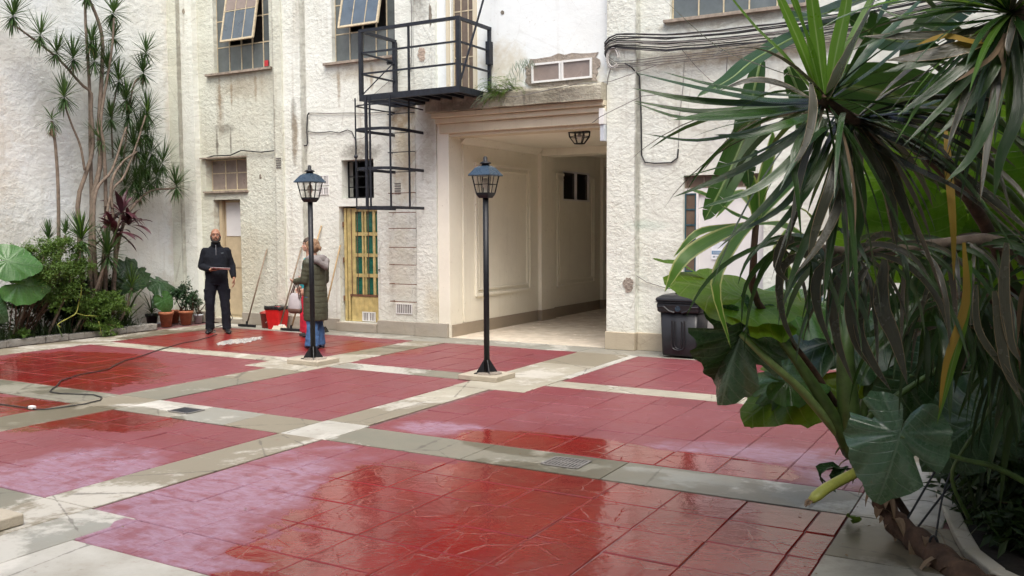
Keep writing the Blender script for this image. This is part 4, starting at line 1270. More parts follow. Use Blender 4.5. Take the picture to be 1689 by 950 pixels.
# ------------------------------------------------------------------ cleaning things by the wall
def broom(top, foot, label, kind, mat, headmat, hw=.19):
    t = thing('broom' if kind == 'broom' else 'squeegee', foot, label, kind)
    top, foot = V(top), V(foot)
    MB().tube([foot + (top - foot) * .02 + V((0, 0, .045)), top], .0135, 8).build('pole', mat, t, True)
    if kind == 'broom':
        c = foot + V((0, 0, .03))
        m = MB()
        pr_ = [(-hw, -.03), (hw, -.03), (hw, .03), (-hw, .03)]
        lo_ = [(c.x + a * 1.12, c.y + b * 1.5, .004) for a, b in pr_]
        hi_ = [(c.x + a * .8, c.y + b, .075) for a, b in pr_]
        m.loft([lo_, hi_]).build('bristles', headmat, t)
        MB().box(c.x - hw * .75, c.x + hw * .75, c.y - .025, c.y + .025, .072, .092).build('head', M['white_plastic'] if headmat is M['bristle'] else M['black_plastic'], t)
    else:
        c = foot
        MB().box(c.x - hw, c.x + hw, c.y - .022, c.y + .022, .012, .045).build('head', headmat, t, bevel=.004)
        MB().box(c.x - hw - .01, c.x + hw + .01, c.y - .01, c.y + .01, .001, .013).build('rubber_blade', M['cable_black'], t)
        MB().tube([(c.x, c.y, .04), (c.x, c.y, .1)], .018, 8).build('socket', headmat, t)
    return t


broom((-11.90, 11.985, 1.37), (-12.1, 11.66, 0), 'squeegee with a black head leaning beside the beige door', 'squeegee', M['wood_pole'], M['black_plastic'], .2)
broom((-10.98, 11.88, 1.42), (-11.24, 11.58, 0), 'cream bristled broom leaning at the pilaster beside the red bin', 'broom', M['wood_pole'], M['bristle'], .13)
broom((-10.62, 11.985, 1.78), (-10.92, 11.52, 0), 'squeegee with a wide black head behind the left lamp post', 'squeegee', M['wood_light'], M['black_plastic'], .23)
broom((-10.21, 11.985, 1.45), (-10.38, 11.66, 0), 'pale pole mop leaning on the wall behind the woman', 'broom', M['wood_light'], M['bag'], .12)
t = thing('bucket', (-11.68, 11.7, 0), 'small faded red bucket with a lid beside the bin', 'bucket')
MB().lathe([(.085, .003), (.11, .25), (.118, .25), (.118, .27), (.11, .272)], (-11.68, 11.72, 0), 20).build('pail', M['red_dull'], t, True)
MB().lathe([(.112, .272), (.09, .285), (.03, .30), (.025, .315)], (-11.68, 11.72, 0), 20).build('lid', M['red_dull'], t, True)
MB().tube([(-11.57, 11.70, .24), (-11.55, 11.66, .18), (-11.57, 11.62, .12), (-11.6, 11.61, .1)], .005, 6).build('handle', M['cable_white'], t)
t = thing('waste_bin', (-11.36, 11.65, 0), 'bright red square bin with a black liner folded over its rim', 'waste bin')
x, y = -11.37, 11.66
MB().loft([rsq(x, y, .125, .105, .003, .02), rsq(x, y, .165, .14, .38, .02)]).build('body', M['red_plastic'], t)
rr = random.Random(4)
r1, r2, r3 = rsq(x, y, .172, .147, .37, .02), rsq(x, y, .173, .148, .40, .02), rsq(x, y, .13, .11, .39, .02)
jit = lambda r, s: [(a + rr.uniform(-s, s) * .3, b + rr.uniform(-s, s) * .3, c + rr.uniform(-s, s)) for a, b, c in r]
MB().loft([jit(rsq(x, y, .171, .146, .35, .02), .02), jit(r2, .012), jit(r3, .01), jit(rsq(x, y, .09, .08, .33, .02), .01)]).build('liner', M['bag'], t, True)

# extension lead across the yard
m = MB()
pts = [(-11.638,10.556,0.01),(-11.421,10.197,0.01),(-11.239,9.759,0.01),(-11.18,9.454,0.01),(-10.852,8.768,0.01),(-10.514,8.176,0.01),(-10.349,7.813,0.01),(-10.126,7.509,0.01),(-9.926,7.274,0.01),(-9.844,7.046,0.01),(-9.83,6.793,0.01),(-9.722,6.601,0.01),(-9.617,6.416,0.01),(-9.351,6.193,0.01),(-9.189,6.021,0.01),(-9.067,5.919,0.01),(-8.863,5.907,0.01),(-8.66,5.976,0.01),(-8.486,6.029,0.01),(-8.29,5.979,0.01),(-8.158,5.862,0.01),(-8.119,5.665,0.01),(-8.161,5.434,0.01),(-8.207,5.307,0.01),(-8.285,5.265,0.01),(-8.475,5.264,0.01),(-8.753,5.253,0.01),(-9.04,5.241,0.01)]
m.tube(pts, .0065, 6)
o = m.build('extension_cord', M['cable_black'])
tag(o, 'black extension cord snaking over the red tiles on the left', 'cord')
t = thing('power_socket', [(-8.37,5.277,0)][0], 'small white socket block on the extension cord', 'socket')
sx, sy, _z = [(-8.37,5.277,0)][0]
MB().box(sx - .035, sx + .035, sy - .022, sy + .022, .004, .034).build('body', M['white_plastic'], t, bevel=.006)
MB().box(sx - .065, sx - .036, sy - .014, sy + .014, .006, .028).build('plug', M['black_plastic'], t, bevel=.004)
m = MB().tube([(-12.25, 11.4, .3), (-12.28, 11.5, .16), (-12.36, 11.45, .06), (-12.42, 11.2, .02), (-12.3, 10.95, .02), (-12.0, 10.85, .02), (-11.85, 10.7, .012)], .009, 6)
o = m.build('hose', M['cable_grey'])
tag(o, 'thin grey hose curling up beside the door behind the man', 'hose')

# terracotta and other pots in the corner
def pot(x, y, r, h, mat, label):
    t = thing('flower_pot', (x, y, 0), label, 'flower pot')
    MB().lathe([(r * .68, .003), (r * .93, h * .8), (r * 1.05, h * .8), (r * 1.06, h), (r * .95, h), (r * .9, h * .9)], (x, y, 0), 24).build('pot', mat, t, True)
    MB().lathe([(r * .9, h * .86), (r * .3, h * .9)], (x, y, 0), 20).build('potting_soil', M['soil'], t)
    return t


pot(-13.42, 11.02, .125, .27, M['terracotta'], 'left terracotta pot with a drooping broad leaf')
pot(-13.38, 11.42, .125, .26, M['terracotta'], 'right terracotta pot in the corner under the bushy plant')
pot(-13.75, 10.98, .11, .22, M['black_plastic'], 'black plastic pot between the planting bed and the terracotta pots')
pot(-13.38, 11.70, .085, .17, M['grey_box'], 'small grey pot against the pilaster under the whitish bush')
pot(-13.8, 11.5, .12, .24, M['terracotta'], 'terracotta pot tucked in the corner behind the others')

# planting bed curb on the left, stone by stone
cu = thing('bed_curb', (-13.15, 8, 0), 'low stone curb edging the planting bed on the left', 'curb')
rr = random.Random(9)
yv = 4.0
while yv < 10.55:
    l_ = rr.uniform(.35, .7)
    e = min(yv + l_, 10.6)
    c_ = rr.uniform(-.012, .012)
    MB().box(-13.27 + c_, -13.12 + c_, yv, e - .008, 0, .10 + rr.uniform(-.01, .012)).build('stone', M['curb'], cu, bevel=.012)
    yv = e
MB().box(-13.7, -13.275, 10.5, 10.59, 0, .1).build('stone', M['curb'], cu, bevel=.01)
MB().box(-14.11, -13.28, 3.5, 10.5, -.005, .05).build('bed_soil', M['soil'], kind='structure')

# planting bed on the right: pale marble rim, one rounded corner, dark soil
mb = thing('bed_rim', (-.9, 5.5, 0), 'pale worn marble rim round the planting bed on the right', 'curb')
m = MB()
a0 = [(-.64, 9.6), (-.64, 8.0), (-.62, 6.95), (-.53, 6.4), (-.44, 5.92), (-.36, 5.5), (-.29, 5.2), (-.16, 4.95), (.05, 4.75), (.35, 4.6), (.8, 4.5)]
rr = random.Random(2)
for i in range(10):
    (xa, ya), (xb, yb) = a0[i], a0[i + 1]
    d = V((xb - xa, yb - ya, 0)).normalized()
    n_ = V((-d.y, d.x, 0)) * .085
    p, q = V((xa, ya, 0)) + d * .003, V((xb, yb, 0)) - d * .003
    h = .045 + rr.uniform(-.006, .008)
    MB().loft([[tuple(c + V((0, 0, z))) for c in (p, q, q + n_, p + n_)] for z in (0.002, h)]).build('rim_stone', M['marble'], mb, bevel=.01)
MB().patch([(x + .05, y, 0) for x, y in a0] + [(2.99, 4.5, 0), (2.99, 11.9, 0), (-.6, 11.9, 0)], (0, 0, .03)).build('bed_soil', M['soil'], kind='structure')

# ------------------------------------------------------------------ people
def skinmat(name, col):
    k = NT(name)
    c = k.mix(k.ramp(k.noise(k.pos(), 25, 3), .3, .7), col, tuple(x * .85 for x in col))
    k.set(c, .5, 0, None, .4)
    k.b.inputs['Subsurface Weight'].default_value = .08
    k.b.inputs['Subsurface Radius'].default_value = (.02, .008, .004)
    return k.m


def cloth(name, col, rough=.85, scale=90, vary=.25, fold=0.5):
    k = NT(name)
    p = k.pos()
    c = k.mix(k.ramp(k.noise(p, 9, 4), .3, .7), tuple(x * (1 - vary) for x in col), tuple(x * (1 + vary) for x in col))
    h = k.math('ADD', k.noise(k.scale(p, (1, 1, .5)), 9, 4), k.math('MULTIPLY', k.noise(p, scale, 2), .1))
    return k.set(c, rough, 0, k.bump(h, fold, .03), .3)


def ering(c, rx, ry, rz=0.0, n=16, tilt=0.0, p=2.0):
    o = []
    for i in range(n):
        a = 2 * math.pi * i / n
        ca, sa = math.cos(a), math.sin(a)
        x = rx * math.copysign(abs(ca) ** (2 / p), ca)
        y = ry * math.copysign(abs(sa) ** (2 / p), sa)
        o.append((c[0] + x * math.cos(rz) - y * math.sin(rz), c[1] + x * math.sin(rz) + y * math.cos(rz), c[2] + tilt * x))
    return o


def fuse(m, name, mat, parent, voxel=.008, smooth=6, label=None, disp=0.0):
    """closed shapes fused into one continuous skin"""
    o = m.build(name, mat, parent, True, label=label)
    r = o.modifiers.new('remesh', 'REMESH')
    r.mode = 'VOXEL'
    r.voxel_size = voxel
    r.use_smooth_shade = True
    s = o.modifiers.new('smooth', 'SMOOTH')
    s.factor = .6
    s.iterations = smooth
    if disp:
        tx = bpy.data.textures.new(name + '_folds', 'CLOUDS')
        tx.noise_scale = .09
        tx.noise_depth = 3
        dd = o.modifiers.new('folds', 'DISPLACE')
        dd.texture = tx
        dd.strength = disp
        dd.mid_level = .5
    return o


def hand(m, wrist, d, palm_n, side, size=.185, curl=.6, thumb=1):
    """palm and five unequal bent fingers; d: direction the hand points, palm_n: palm faces this way, side: towards the thumb"""
    wrist, d, pn, sd = V(wrist), V(d).normalized(), V(palm_n).normalized(), V(side).normalized()
    pl = size * .5
    rings = []
    for t_, w_, h_ in ((-.12, .024, .019), (.1, .030, .017), (.5, .041, .016), (.95, .042, .013), (1.06, .036, .010)):
        c = wrist + d * pl * t_
        rings.append([tuple(c + sd * math.cos(a) * w_ + pn * math.sin(a) * h_) for a in [i * math.pi / 5 for i in range(10)]])
    m.loft(rings)
    for i, (off, ln, r) in enumerate(((.030, .88, .0088), (.010, 1.0, .0092), (-.010, .93, .0088), (-.029, .72, .0078))):
        p0 = wrist + d * pl * .9 + sd * off
        L_ = size * .48 * ln
        q, dd, pts = p0, d.copy(), [p0]
        for seg, f_ in ((.45, .35), (.30, 1.0), (.25, .8)):
            ang = curl * f_ * (1 + .12 * i)
            dd = (dd * math.cos(ang) + pn * math.sin(ang)).normalized()
            q = q + dd * L_ * seg
            pts.append(q)
        m.tube(pts, [r * 1.05, r, r * .92, r * .7], 8)
    b = wrist + d * pl * .25 + sd * .026
    t1 = b + (d * .5 + sd * .75 + pn * .2).normalized() * .035
    t2 = t1 + (d * .85 + sd * .2 + pn * .45).normalized() * .03
    t3 = t2 + (d * .9 + pn * .5).normalized() * .022
    m.tube([b, t1, t2, t3], [.0135, .0118, .0105, .008], 8)


def head(m, c, yaw, s=1.0, pitch=0.0):
    """skull, jaw, nose, ears, neck; returns a function from face coordinates (x right, y forward, z up) to world"""
    rot = Matrix.Rotation(yaw, 3, 'Z') @ Matrix.Rotation(pitch, 3, 'X')
    W = lambda x, y, z: V(c) + rot @ V((x * s, y * s, z * s))
    R3 = rot
    m.ell(W(0, -.012, .03), (.074 * s, .093 * s, .088 * s), 16, 10, R3)
    m.ell(W(0, .022, -.035), (.058 * s, .066 * s, .072 * s), 14, 9, R3)
    m.ell(W(0, .055, -.080), (.032 * s, .028 * s, .024 * s), 10, 7, R3)
    m.ell(W(0, .062, .042), (.056 * s, .026 * s, .014 * s), 12, 7, R3)
    m.tube([W(0, .078, .018), W(0, .097, -.018)], [.009 * s, .015 * s], 8)
    m.ell(W(0, .092, -.022), (.019 * s, .012 * s, .010 * s), 8, 6, R3)
    for sx in (-1, 1):
        m.ell(W(sx * .077, -.012, -.008), (.010 * s, .021 * s, .033 * s), 8, 7, R3)
        m.ell(W(sx * .040, .055, -.018), (.020 * s, .018 * s, .018 * s), 8, 6, R3)
    m.ell(W(0, .082, -.054), (.024 * s, .010 * s, .006 * s), 8, 6, R3)
    m.ell(W(0, .081, -.064), (.021 * s, .010 * s, .007 * s), 8, 6, R3)
    return W, R3


def eyes(W, R3, parent, s=1.0, brow=(.02, .015, .012)):
    wm, dm = plain('eye_white', (.6, .57, .53), .3), plain('eye_dark', (.02, .012, .01), .2)
    bm_ = plain('eyebrow', brow, .9)
    for sx in (-1, 1):
        e = MB().ell(W(sx * .031, .072, .012), (.014 * s, .009 * s, .0065 * s), 10, 6, R3).build('eye', wm, parent, True)
        MB().ell(W(sx * .031, .079, .012), (.0055 * s, .004 * s, .0055 * s), 8, 6, R3).build('iris', dm, parent, True)
        MB().tube([W(sx * .016, .088, .032), W(sx * .032, .087, .037), W(sx * .050, .074, .031)], [.003 * s, .004 * s, .002 * s], 6).build('eyebrow', bm_, parent)


# ---- the man: facing the camera, weight on his left leg, right forearm level under a sheet of paper
px, py = -11.86, 10.78
man = thing('person', (px, py, 0), 'bald bearded man in a black zip sweater and dark cargo trousers holding a paper', 'person')
M['skin_man'] = skinmat('skin_tan', (.33, .165, .105))
face_dir = V((-px, -py, 0)).normalized()                     # towards the camera
ang = math.atan2(face_dir.y, face_dir.x) - math.pi / 2       # local +y looks at the camera
RM = Matrix.Rotation(ang, 3, 'Z')


def W2(x, y, z): return V((px, py, 0)) + RM @ V((x, y, z))   # x: viewer's left is +x (his right hand side is +x)


def ring2(x, y, z, rx, ry, n=18, tilt=0, p=2.3): return [tuple(W2(a, b, c)) for a, b, c in ering((x, y, z), rx, ry, 0, n, tilt, p)]


mb_ = MB()
Wh, Rh = head(mb_, W2(0, .02, 1.615), ang, 1.02)
mb_.tube([W2(0, .0, 1.40), W2(0, .0, 1.50), W2(0, .012, 1.58)], [.064, .058, .056], 14)
mb_.loft([ring2(0, 0, z, a, b) for z, a, b in ((.86, .13, .095), (.95, .15, .105), (1.08, .145, .1), (1.25, .17, .11), (1.38, .165, .09), (1.43, .08, .065))])
R_sh, R_el, R_wr = W2(.168, 0, 1.355), W2(.235, -.03, 1.115), W2(.085, .20, 1.06)
L_sh, L_el, L_wr = W2(-.168, 0, 1.355), W2(-.245, -.04, 1.12), W2(-.275, .07, .905)
for a, b, c in ((R_sh, R_el, R_wr), (L_sh, L_el, L_wr)):
    mb_.tube([a, a.lerp(b, .5), b], [.052, .048, .042], 12)
    mb_.tube([b, b.lerp(c, .4), c], [.042, .040, .026], 12)
hand(mb_, R_wr, RM @ V((-.75, .55, -.02)), RM @ V((0, 0, 1)), RM @ V((.45, .8, 0)), .18, .25)
hand(mb_, L_wr, RM @ V((-.03, .12, -1)), RM @ V((1, .0, 0)), RM @ V((.1, 1, .05)), .18, .55)
R_hip, R_kn, R_an = W2(.085, 0, .90), W2(.115, .05, .49), W2(.125, .0, .08)
L_hip, L_kn, L_an = W2(-.085, 0, .90), W2(-.125, .09, .49), W2(-.145, .10, .08)
for a, b, c in ((R_hip, R_kn, R_an), (L_hip, L_kn, L_an)):
    mb_.tube([a, a.lerp(b, .5), b, b.lerp(c, .3), c], [.085, .07, .052, .054, .036], 14)
body = fuse(mb_, 'body', M['skin_man'], man, .0055, 3)
eyes(Wh, Rh, body, 1.02)
# beard and clipped hair
bd = MB()
for sx in (-1, 1):
    bd.tube([Wh(sx * .073, .005, .005), Wh(sx * .072, .015, -.03), Wh(sx * .060, .04, -.065), Wh(sx * .030, .070, -.092), Wh(0, .078, -.100)], [.006, .013, .018, .022, .024], 8)
bd.ell(Wh(0, .07, -.092), (.036, .026, .026), 10, 7, Rh)
bd.tube([Wh(-.03, .083, -.062), Wh(-.018, .094, -.041), Wh(0, .098, -.039), Wh(.018, .094, -.041), Wh(.03, .083, -.062)], [.006, .006, .005, .006, .006], 8)
fuse(bd, 'beard', plain('beard_black', (.012, .01, .009), .9, 0, .3, 120, .8), man, .005, 3)
hc = MB().ell(Wh(0, -.016, .034), (.0765, .0955, .0885), 20, 12, Rh)
hc.v = [p for p in hc.v]
cap = MB()
keep = set()
for i, p in enumerate(hc.v):
    l = Rh.inverted() @ (V(p) - Wh(0, 0, 0))
    if l.y < .02 - .9 * max(0, l.z - .03) and l.z < .108: keep.add(i)
cap.v, cap.uv = hc.v, hc.uv
cap.f = [f for f in hc.f if all(i in keep for i in f)]
cap.build('shaved_hair', plain('stubble', (.10, .06, .045), .8), man, True)
# sweater
sw = MB()
sw.loft([ring2(0, y_, z, a, b) for z, a, b, y_ in ((.845, .170, .125, .0), (.87, .178, .132, 0), (.98, .182, .135, .005), (1.12, .186, .138, .01), (1.26, .205, .142, .008), (1.34, .195, .12, 0), (1.40, .15, .095, 0), (1.43, .11, .088, -.005), (1.455, .085, .08, 0))])
for a, b, c in ((R_sh, R_el, R_wr), (L_sh, L_el, L_wr)):
    sw.tube([a + V((0, 0, .01)), a.lerp(b, .4), b], [.072, .068, .06], 14)
    sw.tube([b, b.lerp(c, .5), b.lerp(c, .93)], [.062, .056, .043], 14)
    sw.ell(b, .062)
    sw.ell(a, .074)
M['sweater'] = cloth('black_fleece', (.005, .0065, .011), .95)
so = fuse(sw, 'sweater', M['sweater'], man, .009, 6, disp=.016)
co = MB()
co.loft([ring2(0, .008, z, a, b, 18, -.0) for z, a, b in ((1.43, .088, .083), (1.48, .078, .074), (1.515, .074, .07), (1.515, .066, .062), (1.46, .066, .062))])
co.build('collar', M['sweater'], man, True)
MB().box(0, .001, 0, .001, 0, .001)
zp = MB().bar(W2(0, .092, 1.47), W2(0, .147, 1.30), .006, .004)
zp.build('zip', M['chrome'], man)
MB().bar(W2(-.115, .14, 1.335), W2(-.08, .15, 1.335), .012, .004).build('chest_emblem', M['ink'], man)
# trousers with cargo pockets
tr = MB()
tr.loft([ring2(0, 0, z, a, b) for z, a, b in ((.80, .165, .115), (.86, .168, .118), (.93, .162, .115))])
for (a, b, c, fw) in ((R_hip, R_kn, R_an, 0), (L_hip, L_kn, L_an, 0)):
    tr.tube([a + V((0, 0, -.0)), a.lerp(b, .5), b, b.lerp(c, .4), c + V((0, 0, -.015))], [.100, .092, .076, .073, .074], 16)
for sx, hp, kn in ((1, R_hip, R_kn), (-1, L_hip, L_kn)):
    c = hp.lerp(kn, .62) + RM @ V((sx * .082, .01, 0))
    tr.obox(c, RM @ V((.02, 0, 0)), RM @ V((0, .065, 0)), V((0, 0, .085)))
M['trousers'] = cloth('navy_black_cotton', (.006, .007, .012), .95)
fuse(tr, 'trousers', M['trousers'], man, .009, 5, disp=.022)
MB().loft([ring2(0, 0, z, .171, .122) for z in (.875, .905)]).build('belt', M['cable_black'], man)
for nm, an, dx in (('shoe', R_an, .25), ('shoe', L_an, -.2)):
    sh = MB()
    fd = (RM @ V((dx, 1, 0))).normalized()
    sd_ = V((-fd.y, fd.x, 0))
    base = V((an.x, an.y, 0))
    rings = []
    for t_, w_, h_ in ((-.09, .028, .05), (-.075, .040, .085), (-.02, .043, .10), (.05, .044, .085), (.11, .048, .062), (.17, .042, .048), (.20, .022, .034)):
        c = base + fd * t_
        rings.append([tuple(c + sd_ * math.cos(q) * w_ + V((0, 0, h_ / 2 + .004 + math.sin(q) * h_ / 2))) for q in [i * math.pi / 6 for i in range(12)]])
    sh.loft(rings)
    sh.tube([an + V((0, 0, -.03)), an + V((0, 0, .03))], .05, 12)
    fuse(sh, nm, plain('black_leather', (.012, .012, .014), .35), man, .006, 3)
# the paper in his hand
pc = W2(-.065, .30, 1.085)
t = MB()
a_, b_ = RM @ V((1, 0, .06)).normalized(), RM @ V((0, .9, .16)).normalized()
t.obox(pc, a_ * .15, b_ * .105, a_.cross(b_) * .0012)
o = t.build('paper_sheet', M['paper'])
tag(o, 'white sheet of paper held level by the bald man', 'paper')

# ---- the woman: seen from the side and behind, long olive padded coat, wide jeans
wx, wy = -9.02, 10.02
wom = thing('person', (wx, wy, 0), 'brown haired woman in a long olive padded coat and wide blue jeans with a handbag', 'person')
M['skin_w'] = skinmat('skin_light', (.50, .29, .21))
fd = V((-.92, .05, 0)).normalized()                           # she looks to the left
angw = math.atan2(fd.y, fd.x) - math.pi / 2
RW = Matrix.Rotation(angw, 3, 'Z')


def WW(x, y, z): return V((wx, wy, 0)) + RW @ V((-x, y, z))


def ringw(x, y, z, rx, ry, n=18, tilt=0, p=2.2): return [tuple(WW(a, b, c)) for a, b, c in ering((x, y, z), rx, ry, 0, n, tilt, p)]


b_ = MB()
Hh, Rr = head(b_, WW(0, .04, 1.455), angw, .94, R(-6))
b_.tube([WW(0, 0, 1.26), WW(0, .01, 1.34), WW(0, .03, 1.42)], [.055, .048, .046], 12)
b_.loft([ringw(0, 0, z, a, b) for z, a, b in ((.78, .15, .12), (.9, .16, .12), (1.05, .13, .1), (1.2, .15, .1), (1.28, .08, .06))])
# her near arm (her left, local -x side faces the camera), forearm reaching forward
N_sh, N_el, N_wr = WW(.16, -.02, 1.23), WW(.185, .02, .99), WW(.13, .27, .965)
F_sh, F_el, F_wr = WW(-.17, -.02, 1.245), WW(-.2, .0, .98), WW(-.08, .22, 1.0)
for a, b, c in ((N_sh, N_el, N_wr), (F_sh, F_el, F_wr)):
    b_.tube([a, a.lerp(b, .5), b], [.043, .04, .036], 12)
    b_.tube([b, b.lerp(c, .4), c], [.036, .033, .021], 12)
hand(b_, N_wr, RW @ V((.15, 1, .06)), RW @ V((.6, 0, .8)), RW @ V((.6, .1, -.5)), .165, .5)
hand(b_, F_wr, RW @ V((-.2, 1, -.1)), RW @ V((-.6, 0, .6)), RW @ V((-.5, .2, .7)), .165, .6)
for sx, kk, aa in ((.08, .02, -.02), (-.08, .07, .05)):
    b_.tube([WW(sx, 0, .82), WW(sx * 1.05, kk, .44), WW(sx * 1.1, aa, .07)], [.08, .05, .034], 12)
wb = fuse(b_, 'body', M['skin_w'], wom, .0055, 3)
eyes(Hh, Rr, wb, .94)
hm = plain('brown_hair', (.20, .115, .06), .6, 0, .4, 60, .8, bscale=90)
hr = MB()
hr.ell(Hh(0, -.028, .045), (.083, .098, .09), 16, 10, Rr)
hr.ell(Hh(0, -.05, .0), (.080, .075, .08), 14, 9, Rr)
hr.tube([Hh(0, .05, .10), Hh(.06, .055, .075), Hh(.078, .03, .02), Hh(.07, -.01, -.04)], [.018, .02, .016, .01], 8)
hr.tube([Hh(0, .05, .10), Hh(-.06, .055, .075), Hh(-.078, .03, .02), Hh(-.07, -.01, -.04)], [.018, .02, .016, .01], 8)
hr.ell(Hh(0, -.125, .0), (.035, .035, .04), 10, 8, Rr)
hr.tube([Hh(0, -.12, .01), Hh(.01, -.155, -.02), Hh(.0, -.16, -.07)], [.03, .026, .008], 8)
fuse(hr, 'hair', hm, wom, .006, 3, disp=.012)
MB().tube([Hh(0, -.105, -.005) + RW @ V((math.cos(q) * .03, 0, math.sin(q) * .03)) for q in [i * R(36) for i in range(11)]], .008, 6).build('hair_tie', M['cable_black'], wom)
# coat: padded rings
cm = cloth('olive_padded_nylon', (.060, .062, .040), .55, 60, .2, .5)
ct = MB()
prof = []
z = .405
zz = [.405, .42, .50, .58, .66, .74, .82, .90, .98, 1.06, 1.14, 1.20, 1.26, 1.31]
wid = [.175, .185, .19, .19, .188, .184, .18, .175, .17, .172, .178, .172, .14, .085]
for i, (z, w_) in enumerate(zip(zz, wid)):
    dep = w_ * .86
    prof.append(ringw(0, -.005, z, w_ * .95, dep, 20))
    if 1 < i < 11:
        prof.append(ringw(0, -.005, z + .006, w_ * .905, dep * .95, 20))
        prof.append(ringw(0, -.005, z + .02, w_ * .955, dep * 1.01, 20))
ct.loft(prof)
for a, b, c in ((N_sh, N_el, N_wr), (F_sh, F_el, F_wr)):
    pts, rs = [], []
    for i in range(9):
        q = i / 8
        pts.append(a.lerp(b, q)); rs.append((.074 - .010 * q) * (1 if i % 2 else .93))
    ct.tube(pts, rs, 14)
    pts, rs = [], []
    for i in range(8):
        q = i / 7 * .95
        pts.append(b.lerp(c, q)); rs.append((.062 - .014 * q) * (1 if i % 2 else .93))
    ct.tube(pts, rs, 14)
    ct.ell(a, .078)
    ct.ell(b, .063)
fuse(ct, 'coat', cm, wom, .008, 2, disp=.006)
# hood lying on the back and shoulders, grey lining rolled outwards
hd = MB()
hd.loft([ringw(0, -.04, z, a, b, 18) for z, a, b in ((1.23, .13, .115), (1.28, .155, .135), (1.33, .14, .125), (1.35, .10, .09))])
hd.tube([WW(.12, .06, 1.27), WW(.15, -.03, 1.31), WW(.09, -.15, 1.27), WW(0, -.22, 1.18), WW(-.09, -.15, 1.27), WW(-.15, -.03, 1.31), WW(-.12, .06, 1.27)], [.02, .035, .045, .05, .045, .035, .02], 10)
fuse(hd, 'hood', cloth('grey_lining', (.20, .18, .175), .8, 60, .2, .5), wom, .008, 4, disp=.012)
MB().tube([WW(.10, .07, 1.30), WW(.13, -.03, 1.335), WW(.07, -.12, 1.32), WW(-.07, -.12, 1.32), WW(-.13, -.03, 1.335)], .018, 8).build('scarf', cloth('pale_blue_scarf', (.30, .36, .42), .8), wom, True)
# jeans, wide at the hem
jn = MB()
jn.loft([ringw(0, 0, z, a, b) for z, a, b in ((.70, .155, .125), (.8, .155, .125), (.86, .15, .12))])
for sx, kk, aa in ((.075, .01, -.02), (-.085, .07, .03)):
    jn.tube([WW(sx, 0, .78), WW(sx * 1.0, kk, .46), WW(sx, aa + .01, .25), WW(sx, aa + .015, .045)], [.098, .082, .088, .108], 16)
fuse(jn, 'jeans', cloth('blue_denim', (.055, .125, .27), .8, 110, .3, .6), wom, .008, 4, disp=.03)
for sx, aa in ((.075, -.02), (-.085, .03)):
    MB().loft([[tuple(WW(sx + math.cos(q) * w_, aa + t_, h_ / 2 + .003 + math.sin(q) * h_ / 2)) for q in [i * math.pi / 6 for i in range(12)]] for t_, w_, h_ in ((-.09, .03, .05), (0, .038, .06), (.1, .04, .045), (.16, .025, .03))]).build('shoe', plain('navy_shoe', (.02, .025, .05), .5), wom, True)
# handbag hanging from her near forearm
hb = thing('handbag', WW(.15, .26, .62), 'white and brown handbag hanging from the woman\'s forearm', 'handbag')
bm = MB()
bm.loft([[tuple(WW(.15 + math.cos(q) * w_, .26 + math.sin(q) * d_, z_)) for q in [i * math.pi / 8 for i in range(16)]] for z_, w_, d_ in ((.52, .05, .11), (.55, .062, .13), (.64, .06, .125), (.76, .04, .10), (.80, .02, .08))])
bm.build('bag_body', plain('white_leather', (.42, .39, .40), .5, 0, .1), hb, True)
bm = MB().loft([[tuple(WW(.15 + math.cos(q) * w_, .26 + math.sin(q) * d_, z_)) for q in [i * math.pi / 8 for i in range(16)]] for z_, w_, d_ in ((.508, .045, .105), (.53, .062, .13), (.575, .068, .136), (.579, .062, .13))])
bm.build('bag_base', plain('brown_leather', (.11, .055, .04), .5, 0, .2), hb, True)
for s in (-.05, .05):
    MB().tube([WW(.15 + s * .4, .15, .72), WW(.15 + s * .3, .18, .86), WW(.15 + s * .3, .22, .99), WW(.15 + s * .3, .28, .87), WW(.15 + s * .4, .35, .72)], .009, 6).build('strap', plain('strap_leather', (.10, .05, .04), .5), hb)

# ---- somebody standing behind her, only turquoise shoulder and red trousers showing
bx, by = -10.12, 11.12
sec = thing('person', (bx, by, 0), 'person in turquoise top and red trousers standing hidden behind the woman', 'person')
RS = Matrix.Rotation(R(-35) + math.pi, 3, 'Z')


def WS(x, y, z): return V((bx, by, 0)) + RS @ V((x, y, z))


b_ = MB()
Hs, Rs = head(b_, WS(0, .02, 1.46), R(145), .93)
b_.tube([WS(0, 0, 1.24), WS(0, .005, 1.33), WS(0, .015, 1.40)], [.05, .045, .045], 12)
b_.loft([[tuple(WS(a, b, c)) for a, b, c in ering((0, 0, z), w_, d_)] for z, w_, d_ in ((.78, .14, .1), (.95, .12, .09), (1.15, .14, .09), (1.25, .07, .055))])
arms = []
for sx in (1, -1):
    s0, s1, s2 = WS(sx * .15, 0, 1.2), WS(sx * .19, -.02, .96), WS(sx * .17, .12, .78)
    arms.append((s0, s1, s2))
    b_.tube([s0, s0.lerp(s1, .5), s1], [.04, .037, .033], 12)
    b_.tube([s1, s1.lerp(s2, .4), s2], [.033, .03, .02], 12)
    hand(b_, s2, RS @ V((0, .4, -1)), RS @ V((-sx, 0, 0)), RS @ V((0, 1, .3)), .16, .6)
    b_.tube([WS(sx * .075, 0, .8), WS(sx * .08, .03, .44), WS(sx * .085, 0, .07)], [.075, .048, .032], 12)
sb = fuse(b_, 'body', M['skin_w'], sec, .006, 3)
eyes(Hs, Rs, sb, .93)
hr = MB().ell(Hs(0, -.022, .05), (.08, .098, .088), 16, 10, Rs).ell(Hs(0, -.05, .0), (.077, .07, .085), 12, 8, Rs)
fuse(hr, 'hair', plain('dark_hair', (.05, .03, .02), .6, 0, .3, 60, .8), sec, .007, 3, disp=.01)
